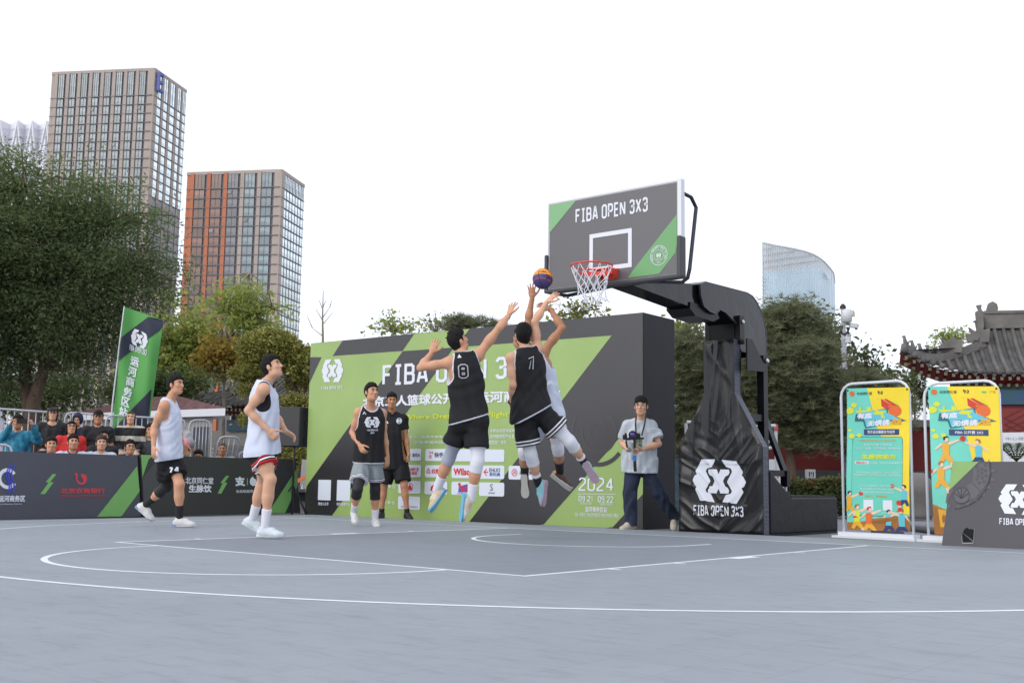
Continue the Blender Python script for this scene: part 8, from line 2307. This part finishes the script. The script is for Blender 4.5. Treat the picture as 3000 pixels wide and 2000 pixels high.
# bare tree
bt_ = root('bare_tree', np.array([*at(945, 1300, 40)[:2], 0]), 'thin leafless young tree against the sky left of the backdrop', 'tree')
q = MB(); q.tube([np.array([*at(946, 1300, 40)[:2], -.05]), at(946, 1000, 40), at(945, 930, 40), at(947, 850, 40)], [.07, .045, .03, .01], 6)
part('trunk', q, bark2, bt_)
for a, b2 in (((946, 940), (925, 905)), ((946, 930), (966, 900)), ((946, 950), (975, 915)), ((966, 900), (972, 880)), ((945, 905), (935, 880)), ((946, 985), (915, 960)), ((915, 960), (900, 925)), ((946, 900), (955, 880))):
 q = MB(); q.tube([at(*a, 40), at(*b2, 40)], [.018, .008], 5); part('branch', q, bark2, bt_)
# pines and broadleaf trees behind the stand
def pine(lab, x, dd, bl_, n, trunk, **k):
 tree('pine_tree', np.array([*at(x, 1300, dd)[:2], 0]), lab, 'pine tree', trunk, blobs_px(bl_, dd), int(n * 1.15), .12, 7, .165, L_pine, bark1, twigs=260, kind='pine', thin=.35, needle_k=13, tr=.10, tw=.012, **k)
pine('big dark pine behind and right of the hoop stand, below the curved tower', 2317, 25, [(2260, 930, 42, 0), (2330, 905, 44, 0), (2320, 960, 70, .3), (2240, 1010, 60, 0), (2380, 990, 50, 0), (2300, 1060, 90, -.4), (2220, 1120, 70, 0), (2400, 1080, 62, 0), (2330, 1160, 90, .2), (2440, 1180, 70, 0), (2250, 1220, 70, 0), (2390, 1260, 60, 0), (2470, 1240, 46, 0), (2300, 1285, 40, 0)], 2300,
 [trunkpx([(2322, 1480), (2318, 1380), (2312, 1300), (2330, 1150), (2320, 950)], 25, .14), trunkpx([(2315, 1290), (2250, 1240), (2180, 1220)], 25, .05, False), trunkpx([(2320, 1220), (2400, 1200), (2480, 1210)], 25, .05, False), trunkpx([(2325, 1120), (2260, 1060), (2220, 1010)], 25, .05, False), trunkpx([(2325, 1330), (2420, 1310), (2500, 1320)], 25, .035, False)])
pine('dark pine between the backdrop and the hoop stand', 2040, 26, [(2010, 1010, 40), (2045, 1060, 44), (2000, 1130, 50), (2050, 1180, 44), (2010, 1240, 50), (2060, 1260, 36), (2000, 1310, 40), (2150, 1150, 60), (2190, 1060, 50), (2180, 1240, 50)], 1300, [trunkpx([(2030, 1480), (2025, 1200), (2030, 1020)], 26, .10)])
pine('lower dark pine spreading behind the left poster', 2520, 26, [(2480, 1140, 46), (2540, 1130, 40), (2590, 1150, 34), (2520, 1200, 60), (2580, 1230, 50), (2640, 1180, 26), (2480, 1270, 50), (2560, 1290, 44)], 1150, [trunkpx([(2530, 1480), (2525, 1300), (2520, 1150)], 26, .10)])
def leafy(lab, x, dd, bl_, n, m=L_bk, **k): tree('broadleaf_tree', np.array([*at(x, 1300, dd)[:2], 0]), lab, 'tree', [trunkpx([(x, 1480), (x, bl_[0][1] + 40)], dd, .09)], blobs_px(bl_, dd), n, .16, 8, .12, m, bark1, twigs=90, thin=.6, asp=.6, tr=.06, tw=.008, **k)
leafy('bright leafy tree in the gap between backdrop and hoop stand', 2010, 30, [(1995, 960, 26), (2020, 975, 30), (2055, 985, 22), (2000, 1030, 36), (2060, 1040, 24), (1990, 1100, 30)], 260, L_sun)
leafy('loose broadleaf tree right of the pine top with open twigs against the sky', 2400, 28, [(2385, 920, 20), (2410, 960, 34), (2430, 1010, 36), (2390, 1040, 40), (2455, 1060, 30), (2345, 880, 16)], 230)
leafy('loose dark twigs of a broadleaf tree above the left poster', 2540, 28, [(2500, 1060, 30), (2540, 1050, 22), (2560, 1090, 34), (2600, 1110, 26), (2480, 1100, 34), (2640, 1120, 22)], 190)
leafy('green tree crown behind the hip ridge of the right hall', 2790, 40, [(2785, 988, 16), (2810, 982, 14), (2765, 1002, 12)], 80, L_mid)
leafy('small dark foliage under the upturned eave of the right hall', 2680, 34, [(2665, 1110, 16), (2690, 1130, 22), (2720, 1160, 24), (2700, 1100, 14)], 110)
# hedge
hg = root('hedge', np.array([*at(2370, 1450, 22.5)[:2], 0]), 'clipped green hedge with reddish tips in front of the red wall', 'hedge')
a = at(2215, 1410, 22.8); b2 = at(2520, 1410, 22.2); hu = unit((b2 - a) * [1, 1, 0]); hb2 = np.cross((0, 0, 1.), hu); Wh = np.linalg.norm((b2 - a)[:2]); n = 17000
u = rng.random(n) * Wh; z = (rng.random(n) ** .7) * .74; dp_ = rng.random(n) * .55 * (z < .70) + rng.random(n) * .55 * (z >= .70)
P_ = np.array([a[0], a[1], 0]) + hu * u[:, None] + hb2 * dp_[:, None]; P_[:, 2] = z + .03 * np.sin(u * 5) + .02 * rng.normal(size=n)
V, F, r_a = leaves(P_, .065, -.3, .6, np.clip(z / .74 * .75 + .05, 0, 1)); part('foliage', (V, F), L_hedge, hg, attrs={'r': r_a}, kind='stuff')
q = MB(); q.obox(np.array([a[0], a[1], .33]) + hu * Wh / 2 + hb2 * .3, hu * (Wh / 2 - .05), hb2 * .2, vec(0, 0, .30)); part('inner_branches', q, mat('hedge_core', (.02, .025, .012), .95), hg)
# palm fronds by the notice board
pl_ = root('palm', np.array([*at(2975, 1430, 17)[:2], 0]), 'green palm with arching fronds in front of the white notice board', 'palm')
pc = at(2978, 1352, 17); q = MB(); q.tube([np.array([pc[0], pc[1], -.03]), pc], [.09, .06], 8); part('trunk', q, bark1, pl_)
for i in range(15):
 t = i / 15 * 2 * math.pi + .3; q = MB(); dirh = Rh * math.cos(t) + Fh * math.sin(t) * .8; Lf = .55; pts = [pc + dirh * Lf * f + vec(0, 0, .42 * Lf * math.sin(f * 2.2) * 1.2) for f in np.linspace(0, 1, 9)]; q.tube(pts, .006, 4)
 for k in range(1, 9):
  d = unit(pts[k] - pts[k - 1]); s_ = np.cross(d, (0, 0, 1)); 
  for e in (-1, 1):
   for h_ in (0, .5): p_ = pts[k] * (1 - h_) + pts[k - 1] * h_; tp = p_ + d * .09 + s_ * e * .11 - vec(0, 0, .03); q.add([p_ - d * .010, p_ + d * .010, tp], [(0, 1, 2)])
 part('frond', q, L_bk, pl_, attrs=None)
# ================================================================ the two pull-up posters
M_tq = mat('poster_turquoise', srgb((112, 208, 188)), .45, noise=.05, nscale=3); M_yl = mat('poster_yellow', srgb((240, 212, 48)), .45, noise=.05, nscale=3)
M_pn = mat('poster_navy', srgb((44, 62, 110)), .45); M_po = mat('poster_orange', srgb((222, 104, 44)), .45); M_pr = mat('poster_red', srgb((204, 58, 46)), .45)
M_pb = mat('poster_brown', srgb((158, 104, 46)), .45, noise=.1, nscale=6); M_pg = mat('poster_gold', srgb((226, 168, 44)), .45); M_ps = mat('poster_skin', srgb((232, 196, 172)), .45); M_pk = mat('poster_ink', srgb((30, 34, 40)), .45)
M_pc = mat('poster_cyan', srgb((96, 190, 206)), .45); M_pli = mat('poster_lime', srgb((212, 218, 52)), .45); M_ptd = mat('poster_teal_dark', srgb((38, 100, 110)), .45)
M_frm = mat('stand_frame_white', (.66, .68, .72), .35)
def poster(bl, br, tl, tr, frame, label, second):
 """bl.. are 3D corners of the cloth; frame = (left foot, right foot, top height)"""
 L_, R_, zt = frame; u = unit((R_ - L_) * [1, 1, 0]); n = np.cross(u, (0, 0, 1)); W = np.linalg.norm((R_ - L_)[:2])
 r = root('poster_stand', L_, label, 'poster stand', 'two pull-up posters beside the hoop stand')
 P_ = lambda a, z: np.array([*(L_[:2] + u[:2] * a), z]); rr = .16; pts = [P_(0, .03)] + [P_(0, zt - rr)] + [P_(rr * (1 - math.cos(t)), zt - rr + rr * math.sin(t)) for t in (.4, .8, 1.2)] + [P_(rr, zt), P_(W - rr, zt)] + [P_(W - rr * (1 - math.cos(t)), zt - rr + rr * math.sin(t)) for t in (1.2, .8, .4)] + [P_(W, zt - rr), P_(W, .03)]
 q = MB(); q.tube(pts, .017, 8); part('frame', q, M_frm, r, smooth=True)
 q = MB(); c = P_(W / 2, 0); o = W / 2 + .09
 q.prism([c + u * s * o + n * y for s, y in ((-1, -.13), (1, -.13), (1, .13), (-1, .13))], (0, 0, .025)); q.prism([c + u * s * (o - .05) + n * y + vec(0, 0, .025) for s, y in ((-1, -.07), (1, -.07), (1, .07), (-1, .07))], (0, 0, .045)); part('base', q, M_frm, r)
 # cloth: bilinear patch hung a little loose
 def S(a, b, lift=0.0):
  p = (tl * (1 - a) + tr * a) * b + (bl * (1 - a) + br * a) * (1 - b)
  return p + n * (lift + .012 * math.sin(a * 7 + b * 4) * (1 - b) + .01 * math.sin(b * 6))
 def lay(name, pts, m, lift, step=.05):
  v2, f2 = dense(pts, step) if step else (pts, [tuple(range(len(pts)))]); return part(name, ([S(min(max(x, 0), 1), min(max(y, 0), 1), lift) for x, y in v2], f2), m, r)
 def asp(poly): return poly
 lay('cloth', [(0, 0), (1, 0), (1, 1), (0, 1)], M_tq, 0)
 def txt(s, x0, y0, x1, y1, m, lift=.009, bold=.03, slant=0, fn='typed', rot=0):
  v, f, W_ = caps(s, .16) if fn == 'caps' else typed(s, bold, slant)
  H_ = np.asarray(v)[:, 1].max()
  part('lettering', ([S(x0 + p[0] / W_ * (x1 - x0), y0 + p[1] / H_ * (y1 - y0) + rot * (p[0] / W_), lift + (p[2] if len(p) > 2 else 0)) for p in v], f), m, r)
 xk = .34 if not second else .28
 lay('yellow_area', [(xk, 1), (1, 1), (1, .12 if not second else 0), (.90 if not second else .72, .12 if not second else .0), (.86 if not second else .62, .45), (.50 if not second else .52, .70)], M_yl, .003)
 lay('brown_floor', [(0, 0), (1, 0), (1, .105), (0, .09 if not second else .20)], M_pb, .004)
 for i in range(9):
  y = .97 - i * .045; lay('streak', [(.02, y), (.18 + .1 * (i % 3), y + .012), (.02, y + .006)], mat('poster_streak', srgb((190, 236, 222)), .45), .0035, .1)
 lay('seal', disc(.09, .962, .045, 16, .018), M_po, .006, None); txt('北京同仁堂', .17, .952, .42, .972, M_pk, bold=.01, slant=.1)
 e = (.55, .965); [lay('emblem', [(e[0] + x * .075, e[1] + y * .026) for x, y in p], M_pk, .006, .02) for p in LOGO]
 if second: lay('seal', disc(.80, .962, .035, 12, .007), mat('poster_green', srgb((90, 190, 120)), .5), .006, None); txt('广告', .88, .955, .96, .970, M_pb, bold=.0)
 # splash, title block and flaming ball
 for x, y, w_ in ((.12, .88, .05), (.05, .84, .07), (.08, .66, .05), (.20, .665, .04), (.05, .70, .03)): lay('splash', disc(x, y, w_, 10, w_ * .35), M_pli, .005, None)
 lay('splash', [(.10, .80), (.22, .86), (.26, .835), (.38, .865), (.42, .84), (.62, .85), (.60, .80), (.30, .79)], M_pli, .005)
 lay('cloud', disc(.76, .875, .085, 14, .032), M_pli, .0055, None)
 lay('flame', [(.50, .925), (.55, .915), (.58, .89), (.64, .905), (.66, .885), (.72, .895), (.74, .87), (.84, .875), (.86, .84), (.74, .82), (.64, .84), (.56, .86), (.58, .885)], M_pr, .006)
 lay('flame', [(.58, .895), (.62, .875), (.68, .885), (.72, .865), (.80, .86), (.74, .845), (.64, .855)], mat('poster_flame', srgb((240, 150, 60)), .45), .0065)
 lay('print_ball', disc(.78, .835, .10, 18, .040), M_po, .007, None)
 lay('title_shadow', [(.12, .78), (.16, .83), (.40, .835), (.44, .85), (.66, .855), (.68, .815), (1.0, .80), (.90, .775), (.97, .755), (.92, .735), (.30, .715), (.26, .77), (.14, .765)], M_ptd, .0072)
 lay('title_shadow', [(.15, .782), (.18, .824), (.42, .829), (.46, .846), (.64, .848), (.67, .808), (.95, .797), (.87, .775), (.93, .757), (.89, .741), (.32, .722), (.29, .774)], M_pc, .0078)
 txt('有底', .17, .780, .42, .820, M_white, .0085, .05, .12, rot=.005); txt('气', .43, .785, .63, .842, M_pli, .0085, .05, .12); txt('无惧挑', .33, .728, .70, .770, M_white, .0085, .05, .12, rot=.006); txt('战', .71, .738, .88, .782, M_pg, .0085, .05, .12)
 lay('subtitle_pill', rrect(.26, .668, .86, .708, .02), M_pn, .0085, .05)
 if second: txt('FIBA 公开赛 3X3', .37, .677, .77, .700, M_white, .0115, .02)
 else: txt('官方运动健康合作伙伴', .34, .677, .78, .700, M_white, .0115, .02)
 def fig(x, y, s, flip, kit, hair, ball=None, lift=.008):
  """a printed player: head, vest, arms, legs"""
  k = .43; f = -1 if flip else 1; T = lambda a, b: (x + f * a * s, y + b * s * k)
  lay('print_player', [T(-.10, .0), (T(.12, .02)), T(.14, .42), T(.05, .5), T(-.12, .44)], kit, lift, None)
  lay('print_player', [T(.08, .46), T(.16, .40), T(.48, .56), T(.47, .62), T(.14, .52)], M_ps, lift + .0004, None); lay('print_player', [T(-.10, .44), T(-.14, .36), T(-.34, .20), T(-.36, .26), T(-.16, .46)], M_ps, lift + .0004, None)
  lay('print_player', disc(*T(.03, .60), .085 * s, 12, .085 * s * k), M_ps, lift + .0006, None); lay('print_player', [T(-.08, .60), T(-.06, .70), T(.06, .74), T(.13, .68), T(.02, .66), T(-.02, .56)], hair, lift + .0009, None)
  lay('print_player', [T(-.12, .02), T(.14, .02), T(.30, -.22), T(.16, -.26), T(.0, -.12), T(-.10, -.28), T(-.24, -.24)], M_pg if kit != M_pc else M_pn, lift + .0002, None)
  lay('print_player', [T(.30, -.22), T(.16, -.26), T(.20, -.46), T(.28, -.46)], M_ps, lift + .0003, None); lay('print_player', [T(.18, -.46), T(.30, -.46), T(.42, -.54), T(.18, -.56)], M_pr, lift + .0005, None)
  if ball: lay('print_ball', disc(*T(*ball), .10 * s, 14, .10 * s * k), M_pr, lift + .001, None)
 if not second:
  lay('text_panel', rrect(.09, .10, .90, .655, .03), M_ptd, .0046, .06); lay('text_panel', rrect(.095, .104, .895, .651, .03), mat('poster_turquoise_panel', srgb((104, 202, 180)), .45), .0052, .06)
  txt('北京同仁堂生脉饮FIBA三人篮球公开赛', .20, .622, .78, .634, M_pg, bold=.01); txt('有底气才能无惧挑战！', .28, .592, .74, .606, M_white, bold=.01); txt('乏力、疲惫、气阴两虚，快速补充！', .16, .566, .88, .580, M_white, bold=.01)
  txt('生脉饮助力', .24, .498, .80, .532, M_pli, bold=.05, slant=.12); lay('tag', rrect(.14, .462, .36, .482, .01), M_white, .007, None); txt('挑起活力', .16, .465, .34, .479, M_pr, .0095, .02); txt('好体能，运动达人的能量密码！', .38, .464, .90, .478, M_white, bold=.0)
  lay('banner', [(.12, .372), (.88, .376), (.88, .420), (.12, .416)], M_pli, .007, .1); txt('现场完成挑战即可领取好礼，参与互动赢奖品', .16, .398, .84, .410, M_white, .0095, .0); txt('更多精彩内容，请关注官方微信、官方视频号', .13, .380, .87, .392, M_white, .0095, .0)
  for i, s_ in enumerate(('底气三人篮球赛，有底气更能拼', '官方运动健康合作伙伴北京同仁堂科技', '参与FIBA 3X3公开赛现场互动赢大奖')): txt(s_, .22 + .01 * i, .305 - i * .022, .76, .317 - i * .022, M_white, bold=.0)
  txt('有底气，无惧挑战！', .30, .232, .66, .246, M_pg, bold=.01)
  for x in (.28, .58): lay('blank_plate', [(x, .142), (x + .15, .142), (x + .15, .212), (x, .212)], M_white, .007, None)
  txt('北京同仁堂生脉饮官方微信', .20, .125, .48, .133, M_white, bold=.0); txt('活动详情扫码关注', .55, .123, .78, .131, M_white, bold=.0)
  fig(.05, .165, .34, False, M_pg, M_pk, (.56, .62)); fig(.93, .215, .34, True, M_pc, M_pk, (.56, .66)); fig(.17, .055, .40, False, M_pli, M_pb); fig(.36, .04, .40, False, M_po, M_pr); fig(.66, .035, .36, False, M_pc, M_pk, (.54, .74)); fig(.88, .03, .42, True, M_pc, M_pb, (.10, .92))
 else:
  fig(.22, .53, .42, False, M_pg, M_pk, (.60, .64)); fig(.70, .52, .40, True, M_pc, M_pb, (.56, .74)); fig(.14, .36, .42, False, M_pg, M_pb, (-.36, .34)); fig(.55, .20, .5, False, M_po, M_pk)
  lay('print_hoodie', [(.10, .05), (.22, .05), (.24, .16), (.08, .17)], M_pg, .006, None)
 for x, y in ((.02, .985), (.97, .985)):
  q = MB(); q.lathe(S(x, y, .004), [(.012, 0), (.010, .004)], 10, n); part('eyelet', q, M_steel, r)
 return r
L1 = gnd(2473, 1573); R1 = gnd(2677, 1584); zt1 = at(2520, 1122, 13.4)[2]
fp_ = Pl(L1, (R1 - L1) * [1, 1, 0], (0, 0, 1))
w3 = lambda P, x, y, l=.03: P.P(*P.px(x, y), l)
poster(w3(fp_, 2487, 1550), w3(fp_, 2672, 1557), w3(fp_, 2484, 1138), w3(fp_, 2667, 1134), (L1, R1, fp_.px(2560, 1120)[1]), 'left pull-up poster, turquoise and yellow, with a long panel of small text', False)
L2 = gnd(2721, 1586); R2 = gnd(2945, 1597); f2_ = Pl(L2, (R2 - L2) * [1, 1, 0], (0, 0, 1))
poster(w3(f2_, 2742, 1564), w3(f2_, 2945, 1572), w3(f2_, 2721, 1132), w3(f2_, 2928, 1132), (L2, R2, f2_.px(2830, 1118)[1]), 'right pull-up poster, its lower half hidden behind the dark grey board', True)
